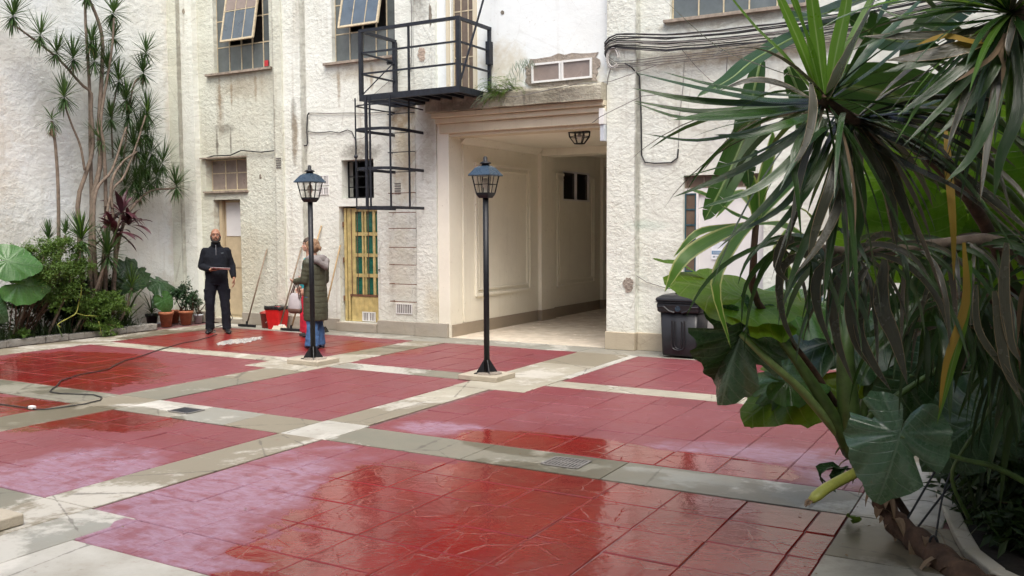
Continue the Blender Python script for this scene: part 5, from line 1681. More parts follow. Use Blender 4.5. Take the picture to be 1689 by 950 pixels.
tp = MB()
tp.loft([[tuple(WS(a, b, c)) for a, b, c in ering((0, 0, z), w_, d_)] for z, w_, d_ in ((.72, .165, .13), (.9, .155, .12), (1.1, .19, .12), (1.2, .19, .1), (1.26, .09, .08))])
for s0, s1, s2 in arms:
    tp.tube([s0, s0.lerp(s1, .5), s1], [.062, .058, .05], 12)
    tp.tube([s1, s1.lerp(s2, .5), s1.lerp(s2, .9)], [.05, .045, .036], 12)
    tp.ell(s0, .064).ell(s1, .05)
fuse(tp, 'top', cloth('turquoise_cotton', (.03, .40, .45), .8), sec, .009, 4, disp=.012)
tp = MB()
tp.loft([[tuple(WS(a, b, c)) for a, b, c in ering((0, 0, z), w_, d_)] for z, w_, d_ in ((.66, .15, .115), (.8, .15, .115))])
for sx in (1, -1):
    tp.tube([WS(sx * .085, 0, .74), WS(sx * .15, .03, .44), WS(sx * .20, 0, .06)], [.095, .11, .13], 14)
fuse(tp, 'trousers', cloth('red_cotton', (.55, .025, .055), .8), sec, .009, 4, disp=.02)
for sx in (1, -1):
    MB().loft([[tuple(WS(sx * .11 + math.cos(q) * w_, t_, h_ / 2 + .003 + math.sin(q) * h_ / 2)) for q in [i * math.pi / 6 for i in range(12)]] for t_, w_, h_ in ((-.09, .03, .05), (0, .038, .06), (.1, .04, .045), (.16, .025, .03))]).build('shoe', M['cable_black'], sec, True)

# ------------------------------------------------------------------ foliage: materials and leaf builders
def leafmat(name, col, col2, rough=.38, trans=.25, edge=None, mid=None, edge_w=.1, vein=None, spec=.5, tr_col=None):
    """leaf skin: tone varies per leaf and along it, optional pale edge / midrib, light shining through"""
    k = NT(name)
    p = k.pos()
    oi = k.n('ShaderNodeObjectInfo')
    uv = k.n('ShaderNodeTexCoord').outputs['UV']
    s = k.n('ShaderNodeSeparateXYZ')
    k.link(uv, s.inputs[0])
    u, v = s.outputs[0], s.outputs[1]
    f = k.math('ADD', k.math('MULTIPLY', oi.outputs['Random'], .6), k.math('MULTIPLY', k.noise(p, 5, 4), .6))
    c = k.mix(k.ramp(f, .2, .9), col, col2)
    # fine lengthwise stripes
    st = k.noise(k.scale(uv, (26, 1.2, 1)), 1.0, 2)
    c = k.mix(k.ramp(st, .4, .65, 0, .35), c, tuple(x * .55 for x in col))
    if edge:
        e = k.math('ABSOLUTE', k.math('SUBTRACT', u, .5))
        c = k.mix(k.ramp(e, .5 - edge_w, .5 - edge_w * .4), c, edge)
    if mid:
        e = k.math('ABSOLUTE', k.math('SUBTRACT', u, .5))
        c = k.mix(k.ramp(e, .02, .07, 1, 0), c, mid)
    h = st
    if vein:
        # uv: leaf plane, v along the midrib; side veins sweep forward from it
        xx = k.math('SUBTRACT', v, .5)
        yy = k.math('ABSOLUTE', k.math('SUBTRACT', u, .5))
        bent = k.math('MULTIPLY', k.math('MULTIPLY', yy, yy), 1.1)
        a = k.math('FRACT', k.math('MULTIPLY', k.math('SUBTRACT', xx, k.math('SUBTRACT', k.math('MULTIPLY', yy, .75), bent)), 8.5))
        side = k.ramp(k.math('ABSOLUTE', k.math('SUBTRACT', a, .5)), .03, .075, 1, 0)
        side = k.math('MULTIPLY', side, k.ramp(yy, .3, .48, 1, .3))
        ve = k.math('MAXIMUM', side, k.ramp(yy, .006, .014, 1, 0))
        c = k.mix(k.math('MULTIPLY', ve, .7), c, vein)
        # secondary netting
        net = k.voro(p, 34, 'DISTANCE_TO_EDGE')
        c = k.mix(k.ramp(net, .02, .07, .3, 0), c, vein)
        h = k.math('ADD', k.math('MULTIPLY', ve, -.9), k.math('MULTIPLY', k.noise(p, 16, 4), .5))
    # blemishes
    c = k.mix(k.ramp(k.noise(p, 38, 4), .68, .76, 0, .6), c, (.14, .10, .04))
    nrm = k.bump(h, .35, .008)
    k.set(c, k.ramp(k.noise(p, 12, 3), .3, .7, rough - .07, rough + .1), 0, nrm, spec)
    tl = k.n('ShaderNodeBsdfTranslucent')
    tc = k.mix(1.0, c, tr_col or (1.0, 1.0, .35), 'MULTIPLY')
    gm = k.n('ShaderNodeGamma')
    k.link(tc, gm.inputs[0])
    gm.inputs[1].default_value = .8
    k.link(gm.outputs[0], tl.inputs['Color'])
    k.link(nrm, tl.inputs['Normal'])
    mx = k.n('ShaderNodeMixShader')
    mx.inputs[0].default_value = trans
    k.link(k.b.outputs[0], mx.inputs[1])
    k.link(tl.outputs[0], mx.inputs[2])
    k.link(mx.outputs[0], k.out.inputs[0])
    return k.m


L = {}
L['spiky'] = leafmat('spiky_leaf', (.028, .072, .016), (.055, .115, .03), .42, .2)
L['spiky_new'] = leafmat('young_spiky_leaf', (.10, .22, .03), (.15, .27, .05), .4, .35)
L['dead'] = leafmat('dry_leaf', (.20, .13, .08), (.27, .19, .12), .8, .15)
L['dark_red'] = leafmat('dark_red_leaf', (.045, .014, .022), (.085, .025, .035), .35, .15, tr_col=(1, .3, .3))
L['fern'] = leafmat('small_leaf', (.075, .15, .025), (.16, .28, .055), .5, .35)
L['shade'] = leafmat('shade_leaf', (.014, .034, .008), (.032, .065, .014), .5, .25)  # deep shade of the beds put into a very dark green
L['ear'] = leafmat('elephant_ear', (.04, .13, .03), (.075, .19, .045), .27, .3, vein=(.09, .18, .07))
L['ear_sheen'] = leafmat('sheen_elephant_ear', (.055, .13, .065), (.095, .19, .11), .24, .2, vein=(.14, .22, .15), spec=.8)  # sky sheen put into the colour as a bluer, paler green
L['ear_bright'] = leafmat('backlit_elephant_ear', (.10, .25, .014), (.15, .32, .022), .36, .6, vein=(.20, .34, .08))  # lit copy: backlight put into a brighter, more translucent green
L['ear_dark'] = leafmat('dark_elephant_ear', (.014, .048, .016), (.028, .075, .024), .3, .2, vein=(.08, .15, .08))  # dark copy of ear, shade on the low leaves put into the colour
L['banana'] = leafmat('paddle_leaf', (.024, .080, .014), (.045, .125, .024), .35, .35, mid=(.16, .22, .10))
L['strap'] = leafmat('strap_leaf', (.018, .055, .010), (.042, .105, .022), .17, .2, edge=(.12, .16, .08), edge_w=.05, spec=1.0)
L['strap_new'] = leafmat('young_strap_leaf', (.075, .18, .014), (.11, .24, .022), .33, .4, mid=(.17, .27, .09))
L['strap_old'] = leafmat('old_strap_leaf', (.040, .044, .024), (.088, .085, .058), .22, .15, edge=(.30, .22, .12), edge_w=.07, spec=1.0, tr_col=(.9, .8, .6))
L['varieg'] = leafmat('variegated_leaf', (.05, .15, .015), (.09, .21, .025), .35, .35, edge=(.42, .46, .18), edge_w=.17)
L['yellow'] = leafmat('yellow_leaf', (.42, .26, .035), (.34, .24, .05), .5, .35)
L['grey_leaf'] = leafmat('grey_green_leaf', (.15, .21, .16), (.24, .30, .24), .6, .2)
L['stalk'] = plain('green_stalk', (.075, .13, .035), .4, 0, .35, 14, .1)
L['stalk_pale'] = plain('pale_stalk', (.20, .29, .10), .4, 0, .2, 14, .1)
L['stalk_yellow'] = plain('yellow_stalk', (.34, .36, .07), .4, 0, .2, 14, .1)


def bez(pts, n=9):
    """smooth curve through points (Catmull-Rom)"""
    P = [V(p) for p in pts]
    P = [P[0] * 2 - P[1]] + P + [P[-1] * 2 - P[-2]]
    out, m = [], len(P) - 3
    for i in range(n + 1):
        t = i / n * m
        k = min(int(t), m - 1)
        t -= k
        a, b, c, d = P[k], P[k + 1], P[k + 2], P[k + 3]
        out.append(.5 * ((2 * b) + (c - a) * t + (2 * a - 5 * b + 4 * c - d) * t * t + (3 * b - a - 3 * c + d) * t ** 3))
    return out


def droop_path(p, d, ln, g, n=7):
    p, d = V(p), V(d).normalized()
    out = [p.copy()]
    for i in range(n):
        d = (d + V((0, 0, -g * (.4 + i / n)))).normalized()
        p = p + d * (ln / n)
        out.append(p.copy())
    return out


def blade(m, path, w, fold=.22, twist=0.0, ref=None, peak=.35, base=.35, wave=0.0, tip=.0):
    """strap leaf along a path: V-folded, tapered, optional twist"""
    n = len(path) - 1
    vs, fs, uvs = [], [], []
    r0 = V(ref) if ref is not None else V((0, 0, 1))
    for i, p in enumerate(path):
        t = (path[min(i + 1, n)] - path[max(i - 1, 0)]).normalized()
        s = t.cross(r0)
        if s.length < .15: s = t.cross(V((.8, .6, .1)))
        s.normalize()
        u = s.cross(t)
        a = twist * i / n
        s, u = s * math.cos(a) + u * math.sin(a), u * math.cos(a) - s * math.sin(a)
        q = i / n
        if q < peak: ww = base + (1 - base) * math.sin(q / peak * math.pi / 2)
        else: ww = max(tip, math.cos((q - peak) / (1 - peak) * math.pi / 2) ** .8)
        ww *= w / 2
        wv = wave * math.sin(i * 2.3) * ww
        vs += [p - s * ww + u * (fold * ww + wv), p, p + s * ww + u * (fold * ww - wv)]
        uvs += [(0, q), (.5, q), (1, q)]
    for i in range(n):
        a = i * 3
        fs += [(a, a + 1, a + 4, a + 3), (a + 1, a + 2, a + 5, a + 4)]
    m.add(vs, fs, uvs)


def crown(c, axis, n, ln, w, lo=-50, hi=85, g=.10, seed=0, m=None, jitter=.12):
    """rosette of narrow leaves into one mesh builder"""
    rr = random.Random(seed)
    m = m or MB()
    ax = V(axis).normalized()
    s = ax.orthogonal().normalized()
    t = ax.cross(s)
    for i in range(n):
        f = i / n
        el = R(hi + (lo - hi) * f + rr.uniform(-8, 8))
        az = i * 2.39996 + rr.uniform(-.3, .3)
        d = ax * math.sin(el) + (s * math.cos(az) + t * math.sin(az)) * math.cos(el)
        l_ = ln * rr.uniform(.78, 1.12) * (.7 + .3 * math.sin(math.pi * min(1, f * 1.2 + .25)))
        base = V(c) + ax * (ln * .25 * (.5 - f))
        blade(m, droop_path(base, d, l_, g * (.5 + 1.2 * f) * rr.uniform(.6, 1.5), 5), w * rr.uniform(.8, 1.15), .25, rr.uniform(-.4, .4), peak=.3)
    return m


def ear(m, c, tip_dir, nrm, ln, droop=.25, wave=.03, seed=0, fold=0.0, torn=0, wd=1.0):
    """heart-shaped leaf: c is where the stalk meets the blade, ln its overall length"""
    rr = random.Random(seed)
    t = V(tip_dir).normalized()
    nz = (V(nrm) - t * V(nrm).dot(t)).normalized()
    s = nz.cross(t)
    NA, NR = 52, 7
    vs, uvs, fs = [V(c)], [(.5, .5)], []
    ph = rr.uniform(0, 6)
    tears = [rr.uniform(.08, .92) for _ in range(torn)]
    for i in range(NA):
        a = (i + .5) / NA * 2 * math.pi - math.pi       # 0 = tip
        ab = abs(a)
        K = [(0, .80), (.12, .72), (.35, .62), (.7, .545), (1.1, .50), (1.57, .48), (2.0, .485), (2.4, .50), (2.7, .46), (2.9, .36), (3.05, .16), (3.15, .05)]
        for (a0, r0), (a1, r1) in zip(K, K[1:]):
            if a0 <= ab <= a1: r = r0 + (r1 - r0) * (ab - a0) / (a1 - a0)
        r *= 1 + .02 * math.sin(a * 11 + ph) + .018 * math.sin(a * 23 + ph * 2) + rr.uniform(-.01, .01)
        fr = (i + .5) / NA
        for tr_ in tears:
            if abs(fr - tr_) < .02: r *= rr.uniform(.55, .8)
        for j in range(1, NR + 1):
            q = j / NR
            x, y = math.cos(a) * r * q * ln, math.sin(a) * r * q * ln * wd
            z = -droop * (x / ln) * abs(x / ln) * ln * (1.6 if x > 0 else .8) - abs(y) * fold
            z += wave * ln * math.sin(a * 9 + ph) * q ** 2.2 + .006 * ln * math.cos(a * 13) * min(1, q * 2)
            z -= droop * .5 * (y / ln) ** 2 * ln
            vs.append(V(c) + t * x + s * y + nz * z)
            uvs.append((.5 + y / ln / wd, .5 + x / ln))
    for i in range(NA):
        k_ = (i + 1) % NA
        if k_ == 0: continue                              # the notch stays open
        A, Bq = 1 + i * NR, 1 + k_ * NR
        fs.append((0, A, Bq))
        for j in range(NR - 1): fs.append((A + j, A + j + 1, Bq + j + 1, Bq + j))
    m.add(vs, fs, uvs)
    return m


def paddle(m, path, w, nrm, torn=.0, seed=0, fold=.18, curl=.0):
    """banana-like blade along a midrib, its sides split into ribbons where torn"""
    rr = random.Random(seed)
    n = len(path) - 1
    r0 = V(nrm)
    fr = []
    for i, p in enumerate(path):
        t = (path[min(i + 1, n)] - path[max(i - 1, 0)]).normalized()
        s = t.cross(r0).normalized()
        fr.append((p, t, s, s.cross(t)))
    for side in (-1, 1):
        start = 0
        lag = 0.0
        for i in range(n):
            q0, q1 = i / n, (i + 1) / n
            prof = lambda q: (math.sin(math.pi * min(1, q * .93 + .07)) ** .55) * (1 if q < .97 else .6)
            if rr.random() < torn: lag = rr.uniform(-.4, .5); gap = rr.uniform(.0, .35)
            else: gap = 0
            vs, uvs = [], []
            for (pp, tt, ss, uu), q, sh in ((fr[i], q0, gap), (fr[i + 1], q1, 0)):
                for j in range(4):
                    f = j / 3
                    ww = w / 2 * prof(q) * f
                    vs.append(pp + ss * side * ww + uu * (fold * ww - curl * w * f * f + lag * ww * .35 * f) + tt * (.25 * ww + sh * f * f * w * .12))
                    uvs.append((.5 + side * f * .5, q))
            m.add(vs, [(j, j + 1, j + 5, j + 4) for j in range(3)], uvs)
    return m


def leaflet(m, c, d, n, l_, w_):
    d, n = V(d).normalized(), V(n)
    s = d.cross(n)
    if s.length < .01: return
    s.normalize()
    up = s.cross(d)
    a = V(c)
    m.add([a, a + d * l_ * .45 + s * w_ / 2 + up * w_ * .12, a + d * l_, a + d * l_ * .45 - s * w_ / 2 + up * w_ * .12, a + d * l_ * .5],
          [(0, 1, 4), (1, 2, 4), (2, 3, 4), (3, 0, 4)], [(.5, 0), (1, .5), (.5, 1), (0, .5), (.5, .5)])


def bush(m, c, r, n, l_, w_, seed=0, clumps=9, down=0.0, shell=.5):
    """leaflets set along short twigs that leave a number of clumps"""
    rr = random.Random(seed)
    c = V(c)
    cl = []
    for i in range(clumps):
        v = V((rr.gauss(0, 1), rr.gauss(0, 1), rr.gauss(0, 1))).normalized() * rr.uniform(shell, 1) ** .6
        cl.append((c + V((v.x * r[0], v.y * r[1], v.z * r[2])), rr.uniform(.25, .7)))
    per = max(1, n // clumps // 9)
    for p, s in cl:
        for k_ in range(per):
            d = V((rr.gauss(0, 1), rr.gauss(0, 1), rr.gauss(.2, .9))).normalized()
            tw = droop_path(p, d, s * min(r) * rr.uniform(.8, 1.6), .12, 4)
            for q in range(9):
                f = q / 9 * 4
                i0 = min(3, int(f))
                a = tw[i0].lerp(tw[i0 + 1], f - i0)
                sd = d.orthogonal().normalized()
                sd.rotate(Quaternion(d, rr.uniform(0, 6.28)))
                leaflet(m, a, sd + d * .5 + V((0, 0, -down)), (rr.gauss(0, .5), rr.gauss(0, .5), 1), l_ * rr.uniform(.6, 1.2), w_ * rr.uniform(.7, 1.2))
    return cl

# ------------------------------------------------------------------ planting on the left
# the tall many-trunked dragon tree
T = thing('dragon_tree', (-13.6, 9.2, .05), 'tall slender dragon tree with bare trunks and spiky leaf tufts against the left wall', 'tree')
trunks = [
    ([(-13.6,9.64,0.31),(-13.6,9.7,1.32),(-13.6,9.77,2.22),(-13.6,9.93,2.82),(-13.6,9.93,3.45),(-13.6,10,4.14),(-13.6,10.05,4.85),(-13.6,9.96,5.24),(-13.6,9.78,5.57)], .045, .02),
    ([(-13.65,9.58,0.32),(-13.65,9.54,1.52),(-13.65,9.53,2.21),(-13.65,9.7,2.67),(-13.65,9.84,3.09),(-13.65,9.83,3.72),(-13.65,9.84,3.99),(-13.65,9.66,4.11),(-13.65,9.35,4.4),(-13.65,9.04,4.6),(-13.65,8.61,4.83)], .035, .014),
    ([(-13.5,9.84,0.3),(-13.5,9.92,1.51),(-13.5,9.94,2.4),(-13.5,9.94,3.09),(-13.5,9.9,3.57),(-13.5,10.14,4.68),(-13.5,10.21,5.26)], .032, .014),
    ([(-13.7,9.79,0.3),(-13.7,9.8,1.52),(-13.7,9.82,2.52),(-13.7,9.83,3.23),(-13.7,9.85,3.92),(-13.7,9.84,4.52),(-13.7,9.82,5.11),(-13.7,9.83,5.7)], .03, .018),
    ([(-13.45,9.67,0.52),(-13.45,9.69,2.21),(-13.45,10.04,2.73),(-13.45,10.34,3.46)], .028, .014),
    ([(-13.4,9.92,0.3),(-13.4,10.02,1.51),(-13.4,9.97,2.42),(-13.4,10.18,2.83),(-13.4,10.5,3.06)], .03, .014),
    ([(-13.4,9.7,0.72),(-13.4,9.93,2.22),(-13.4,10.23,2.63),(-13.4,10.49,3.16),(-13.4,10.7,3.69)], .022, .012),
    ([(-13.6,10.32,2.54),(-13.6,10.6,4.11),(-13.6,10.83,4.4)], .014, .011),
    ([(-13.6,9.1,0.85),(-13.6,9.15,2.2),(-13.6,9.14,2.97),(-13.6,9.09,3.45)], .026, .018),
    ([(-13.6,9.64,2.7),(-13.6,9.57,3.1),(-13.6,9.43,3.43),(-13.6,9.31,3.76)], .018, .012),
    ([(-13.5,9.93,0.29),(-13.5,10.22,1.72),(-13.5,10.73,2.35),(-13.5,11.35,2.47)], .03, .014),
    ([(-13.7,10.25,2.95),(-13.7,10.25,3.57),(-13.7,10.36,4.09),(-13.7,10.42,4.25)], .014, .01),
]
for pts, r0, r1 in trunks:
    pp = bez(pts, 22)
    MB().tube(pp, [1.15 * (r0 + (r1 - r0) * i / 22) for i in range(23)], 8).build('trunk', M['bark'], T, True)
heads = [(-13.6,8.52,4.98),(-13.6,8.95,4.76),(-13.6,9.21,4.54),(-13.6,9.5,4.49),(-13.6,9.77,5.53),(-13.6,9.89,4.52),(-13.6,10.28,5.36),(-13.6,10.27,4.96),(-13.6,10.9,4.81),(-13.6,10.84,4.45),(-13.6,10.34,4.25),(-13.6,10.14,4.4),(-13.6,10.47,3.94),(-13.6,10.9,3.76),(-13.6,10.85,3.43),(-13.6,10.61,3.13),(-13.6,10.82,2.83),(-13.6,11.19,2.9),(-13.6,11.47,2.51),(-13.6,10.39,2.46),(-13.6,10.71,2.56),(-13.6,9.32,3.85),(-13.6,10.16,3.6),(-13.6,10.59,2.6),(-13.6,9.83,4.8),(-13.6,10.51,3.69),(-13.6,10.34,2.95),(-13.6,10.71,3.38),(-13.6,10.96,3.08),(-13.6,11.05,2.66),(-13.6,10.66,2.37),(-13.6,10.89,2.56),(-13.6,9.94,3.23)]
kinds = 's' * len(heads)
for i, (p, kd) in enumerate(zip(heads, kinds)):
    rr = random.Random(i)
    big = 1.0 if i not in (4, 7) else .8
    ln = .47 if i in (8, 13, 14, 15, 16, 17, 18) else .43
    ax = (rr.uniform(-.3, .3), rr.uniform(-.4, .4), 1)
    crown(p, ax, 84, ln * big * rr.uniform(.85, 1.12), (.019 if i % 3 else .023), -70, 85, .055, i).build('leaf_tuft', L['spiky'], T)
    if i % 3 == 0: crown(V(p) - V((0, 0, .07)), (0, 0, 1), 16, .2, .012, -85, -40, .25, i + 90).build('dry_skirt', L['dead'], T)
    if i in (5, 12, 13, 14, 16, 21, 10, 0): crown(V(p) + V((0, 0, .03)), ax, 16, ln * .85, .016, 35, 88, .04, i + 50).build('young_tuft', L['spiky_new'], T)
p = [(-13.6,9.09,3.45)][0]
crown(p, (0, 0, 1), 60, .36, .014, -75, 60, .2, 77).build('leaf_tuft', L['spiky'], T)
crown(V(p) - V((0, 0, .12)), (0, 0, 1), 40, .2, .012, -80, -30, .2, 78).build('dry_skirt', L['dead'], T)

# lower dragon plants in the bed
def dragon(px, base, seeds, ln, label, wd=.02, new=False, n=60, lo=-55):
    t = thing('dragon_plant', base, label, 'plant')
    MB().tube(bez([base, V(base).lerp(V(px), .5) + V((.03, .04, 0)), px], 8), .022, 8).build('trunk', M['bark'], t, True)
    crown(px, (0, 0, 1), n, ln, wd, lo, 85, .08, seeds).build('leaf_tuft', L['spiky'], t)
    crown(V(px) + V((0, 0, .05)), (0, 0, 1), 20, ln * .9, wd, 50, 88, .03, seeds + 1).build('young_tuft', L['spiky_new'] if new else L['spiky'], t)
    return t


dp = [(-13.15,9.22,1.57),(-13.15,9.68,1.32)] + [(-13.45,8.86,1.58),(-13.45,9.15,1.64)] + [(-13.2,10.15,0.75)]
dragon(dp[0], (-13.35, 8.7, .05), 1, .48, 'spiky green dragon plant at the foot of the bare trunks', .028, True, n=95)
dragon(dp[1], (-13.3, 9.1, .05), 3, .48, 'spiky dragon plant with a full round head right of the trunks', .028, n=95)
dragon(dp[2], (-13.5, 8.2, .05), 5, .32, 'upright tuft of spiky leaves above the feathery bush', .02, n=26, lo=20)
dragon(dp[3], (-13.6, 8.6, .05), 7, .30, 'dry-tipped spiky tuft between the bush and the bare trunks', .018, n=30, lo=0)
dragon(dp[4], (-13.4, 9.95, .05), 9, .44, 'low spiky plant with bright tips beside the dark broad leaves', .022, True, n=50, lo=-30)
t = thing('flax_plant', (-13.42, 9.95, .05), 'dark sword leaved clump at the right end of the bed', 'plant')
for j, (cy, sd) in enumerate(((9.85, 3), (10.2, 4))):
    crown((-13.45, cy, .12), (0, 0, 1), 34, .6, .035, 5, 85, .07, 30 + j).build('leaf_clump', L['shade'], t)

# dark red cordyline
t = thing('cordyline', (-13.4, 9.4, .05), 'dark wine red broad leaved plant halfway up the bare trunks', 'plant')
cp = [(-13.3,10.08,2),(-13.3,9.95,1.67),(-13.3,10.21,1.8)]
MB().tube(bez([(-13.4, 9.5, .05), (-13.38, 9.6, .6), cp[0]], 8), .018, 8).build('stem', M['bark'], t, True)
for j, c in enumerate(cp):
    rr = random.Random(90 + j)
    for i in range(20 if j < 2 else 12):
        el, az = R(rr.uniform(-35, 75)), rr.uniform(0, 6.28)
        d = V((math.cos(az) * math.cos(el), math.sin(az) * math.cos(el), math.sin(el)))
        m = MB()
        blade(m, droop_path(c, d, rr.uniform(.34, .52), .16, 7), rr.uniform(.07, .10), .25, rr.uniform(-.5, .5), peak=.5, base=.2)
        m.build('leaf', L['dark_red'], t)

# elephant ears of the left bed
def ear_plant(base, items, label, mat, name='elephant_ear'):
    t = thing(name, base, label, 'plant')
    for i, (c, tipd, nr, ln, dr, wv, fo, torn, mt) in enumerate(items):
        c = V(c)
        ear(MB(), c, tipd, nr, ln, dr, wv, i + int(ln * 100), fo, torn).build('leaf', L[mt or mat], t, True)
        b = V(base) + V((.03 * (i % 3 - 1), .04 * (i % 2), 0))
        mid = b.lerp(c, .55) + V((0, 0, .25 * abs(c.z - b.z)))
        MB().tube(bez([b, mid, c - V(nr).normalized() * .004], 10), [.016 - .009 * q / 10 for q in range(11)], 8).build('stalk', L['stalk'], t, True)
    return t


le = [(-13,7.91,1.28),(-13,8.06,0.94),(-13,7.6,0.69)]
ear_plant((-13.45, 7.4, .05), [
    (le[0], (.5, .75, -.15), (.85, -.35, .45), .62, .18, .02, .1, 0, 'ear'),
    (le[1], (.2, .9, -.12), (.75, -.5, .42), .66, .22, .02, .12, 0, 'ear'),
    (le[2], (.3, .6, -.6), (.8, -.3, .5), .5, .3, .02, .1, 0, 'ear_dark')],
    'large pale green elephant ear at the left edge of the bed', 'ear')
le = [(-13.55,10.49,1),(-13.55,10.99,0.8),(-13.55,10.72,0.95),(-13.55,10.35,1.09)]
ear_plant((-13.7, 10.2, .05), [
    (le[0], (.2, -.6, -.35), (.8, -.2, .55), .62, .4, .03, .25, 2, 'ear_dark'),
    (le[1], (.25, .9, -.1), (.6, -.4, .9), .60, .35, .03, .3, 2, 'ear_dark'),
    (le[3], (.5, .1, -.7), (.8, -.2, .5), .45, .4, .03, .25, 1, 'ear_dark')],
    'dark broad leaved elephant ear behind the terracotta pots', 'ear_dark')

# the feathery bushes
def shrub(name, base, blobs, mat, label, stem_mat='bark', stems=5, down=.2, seed=0):
    t = thing(name, base, label, 'shrub')
    m = MB()
    tips = []
    for j, (c, r, n, l_, w_) in enumerate(blobs):
        tips += bush(m, c, r, n, l_, w_, seed + j, 30, down, .12)
    m.build('foliage', L[mat], t, kind='stuff')
    sm = MB()
    rr = random.Random(seed)
    for p, s in tips[::7]:
        b = V(base) + V((rr.uniform(-.1, .1), rr.uniform(-.1, .1), 0))
        sm.tube(bez([b, b.lerp(p, .5) + V((rr.uniform(-.1, .1), rr.uniform(-.1, .1), .1)), p], 7), [.011 - .001 * q for q in range(8)], 6)
    sm.build('branches', M['bark_dark'], t, True, kind='stuff')
    return t


fb = [(-13.15,8.54,1.12),(-13.15,8.8,1.44),(-13.15,8.31,1.36),(-13.15,8.83,0.78),(-13.15,9.15,1.15),(-13.15,8.42,0.62),(-13.15,9.35,0.55),(-13.15,9.55,0.14),(-13.15,9.79,0.52)]
shrub('feathery_bush', (-13.5, 8.3, .05), [
    (fb[0], (.3, .6, .32), 9000, .036, .015), (fb[1], (.25, .4, .2), 5000, .036, .015), (fb[2], (.25, .3, .2), 3600, .036, .015),
    (fb[4], (.25, .35, .2), 3600, .036, .015), (fb[3], (.25, .45, .25), 4200, .036, .015)], 'fern', 'light green feathery bush filling the middle of the left bed', seed=5)
shrub('feathery_bush', (-13.4, 9.2, .05), [
    (fb[6], (.22, .45, .22), 4600, .036, .015), (fb[7], (.2, .4, .16), 3200, .036, .015), (fb[8], (.2, .35, .22), 3200, .036, .015)], 'fern', 'lower feathery bush spilling over the curb below the spiky plants', seed=25)
shrub('leafy_shrub', (-13.7, 8.8, .05), [((-13.75, 8.7, .75), (.3, 1.2, .55), 9600, .07, .035), ((-13.7, 9.6, .6), (.3, .7, .45), 7600, .07, .035), ((-13.7, 7.5, .5), (.25, .8, .45), 4600, .07, .035)], 'shade', 'dark leafy shrub in the shade behind the feathery bush', seed=45)
m = MB()
rr = random.Random(8)
for i in range(1900):
    p = (rr.uniform(-13.9, -13.2), rr.uniform(6.5, 10.4), .05)
    az, el = rr.uniform(0, 6.28), R(rr.uniform(25, 80))
    blade(m, droop_path(p, (math.cos(az) * math.cos(el), math.sin(az) * math.cos(el), math.sin(el)), rr.uniform(.15, .38), .22, 4), rr.uniform(.008, .018), .2)
o = m.build('ground_cover', L['shade'])
tag(o, 'dark strappy ground cover under the shrubs of the left bed', 'ground cover', None, 'stuff')
t = thing('young_plant', (-13.3, 7.9, .05), 'small bright green plant at the curb near the left edge', 'plant')
m = MB()
c = [(-13.25,8.16,0.15)][0]
bush(m, c, (.12, .15, .09), 240, .07, .05, 60, 7)
m.build('foliage', L['fern'], t, kind='stuff')
MB().tube([(-13.3, c[1], .05), V(c)], .006, 6).build('stem', L['stalk'], t)
t = thing('climbing_stem', (-13.25, 8.9, .05), 'pale yellow green bent stem leaning out of the feathery bush', 'plant')
MB().tube(bez([(-13.05,8.74,0.23),(-13.05,8.69,0.28),(-13.05,8.9,0.37),(-13.05,9.01,0.43),(-13.05,9.06,0.58),(-13.05,9.11,0.75),(-13.05,9.11,0.86)], 14), .009, 8).build('stem', L['stalk_yellow'], t, True)
MB().tube(bez([(-13.05,8.76,0.08),(-13.05,8.72,0.18),(-13.05,8.69,0.26)], 5), .008, 8).build('stem', L['stalk'], t, True)
MB().tube(bez([(-13.02,8.98,0.43),(-13.02,9.14,0.38),(-13.02,9.35,0.35)], 5), .005, 8).build('stem', L['stalk_yellow'], t, True)
MB().tube(bez([(-13.02,9.38,0.26),(-13.02,9.4,0.16),(-13.02,9.42,0.04)], 5), .005, 8).build('stem', L['stalk_yellow'], t, True)
m = MB()
for p in [(-13.02,9.09,0.86),(-13.02,9.26,0.76),(-13.02,9.36,0.56),(-13.02,8.68,0.56),(-13.02,9,0.87),(-13.02,9.15,0.62),(-13.02,8.81,0.48),(-13.02,9.41,0.31),(-13.02,8.94,0.68),(-13.02,8.61,0.52)]:
    bush(m, p, (.05, .08, .05), 60, .05, .035, int(p[1] * 100) % 99, 3)
m.build('leaves', L['fern'], t, kind='stuff')

# plants in the pots
t = ear_plant((-13.42, 11.02, .25), [
    ((-13.38, 10.95, .48), (.25, .35, -.8), (.85, -.35, .35), .36, .3, .02, .1, 0, 'ear'),
    ((-13.45, 10.93, .50), (.1, -.7, -.6), (.7, .1, .5), .26, .3, .02, .1, 0, 'ear_dark')], 'young elephant ear drooping from the left terracotta pot', 'ear')
t = shrub('pot_shrub', (-13.38, 11.42, .24), [((-13.38, 11.35, .58), (.18, .24, .20), 1500, .045, .028), ((-13.36, 11.5, .45), (.14, .2, .14), 700, .045, .028)], 'ear_dark', 'bushy small leaved plant in the right terracotta pot', seed=71)
t = shrub('pot_shrub', (-13.38, 11.70, .15), [((-13.4, 11.68, .36), (.10, .13, .16), 800, .035, .025)], 'grey_leaf', 'whitish small leaved bush against the corner pilaster', seed=81)
t = thing('spider_plant', (-13.75, 10.98, .2), 'arching strappy plant in the black pot', 'plant')
crown((-13.75, 10.98, .22), (0, 0, 1), 34, .4, .02, 15, 80, .16, 15).build('leaf_clump', L['shade'], t)

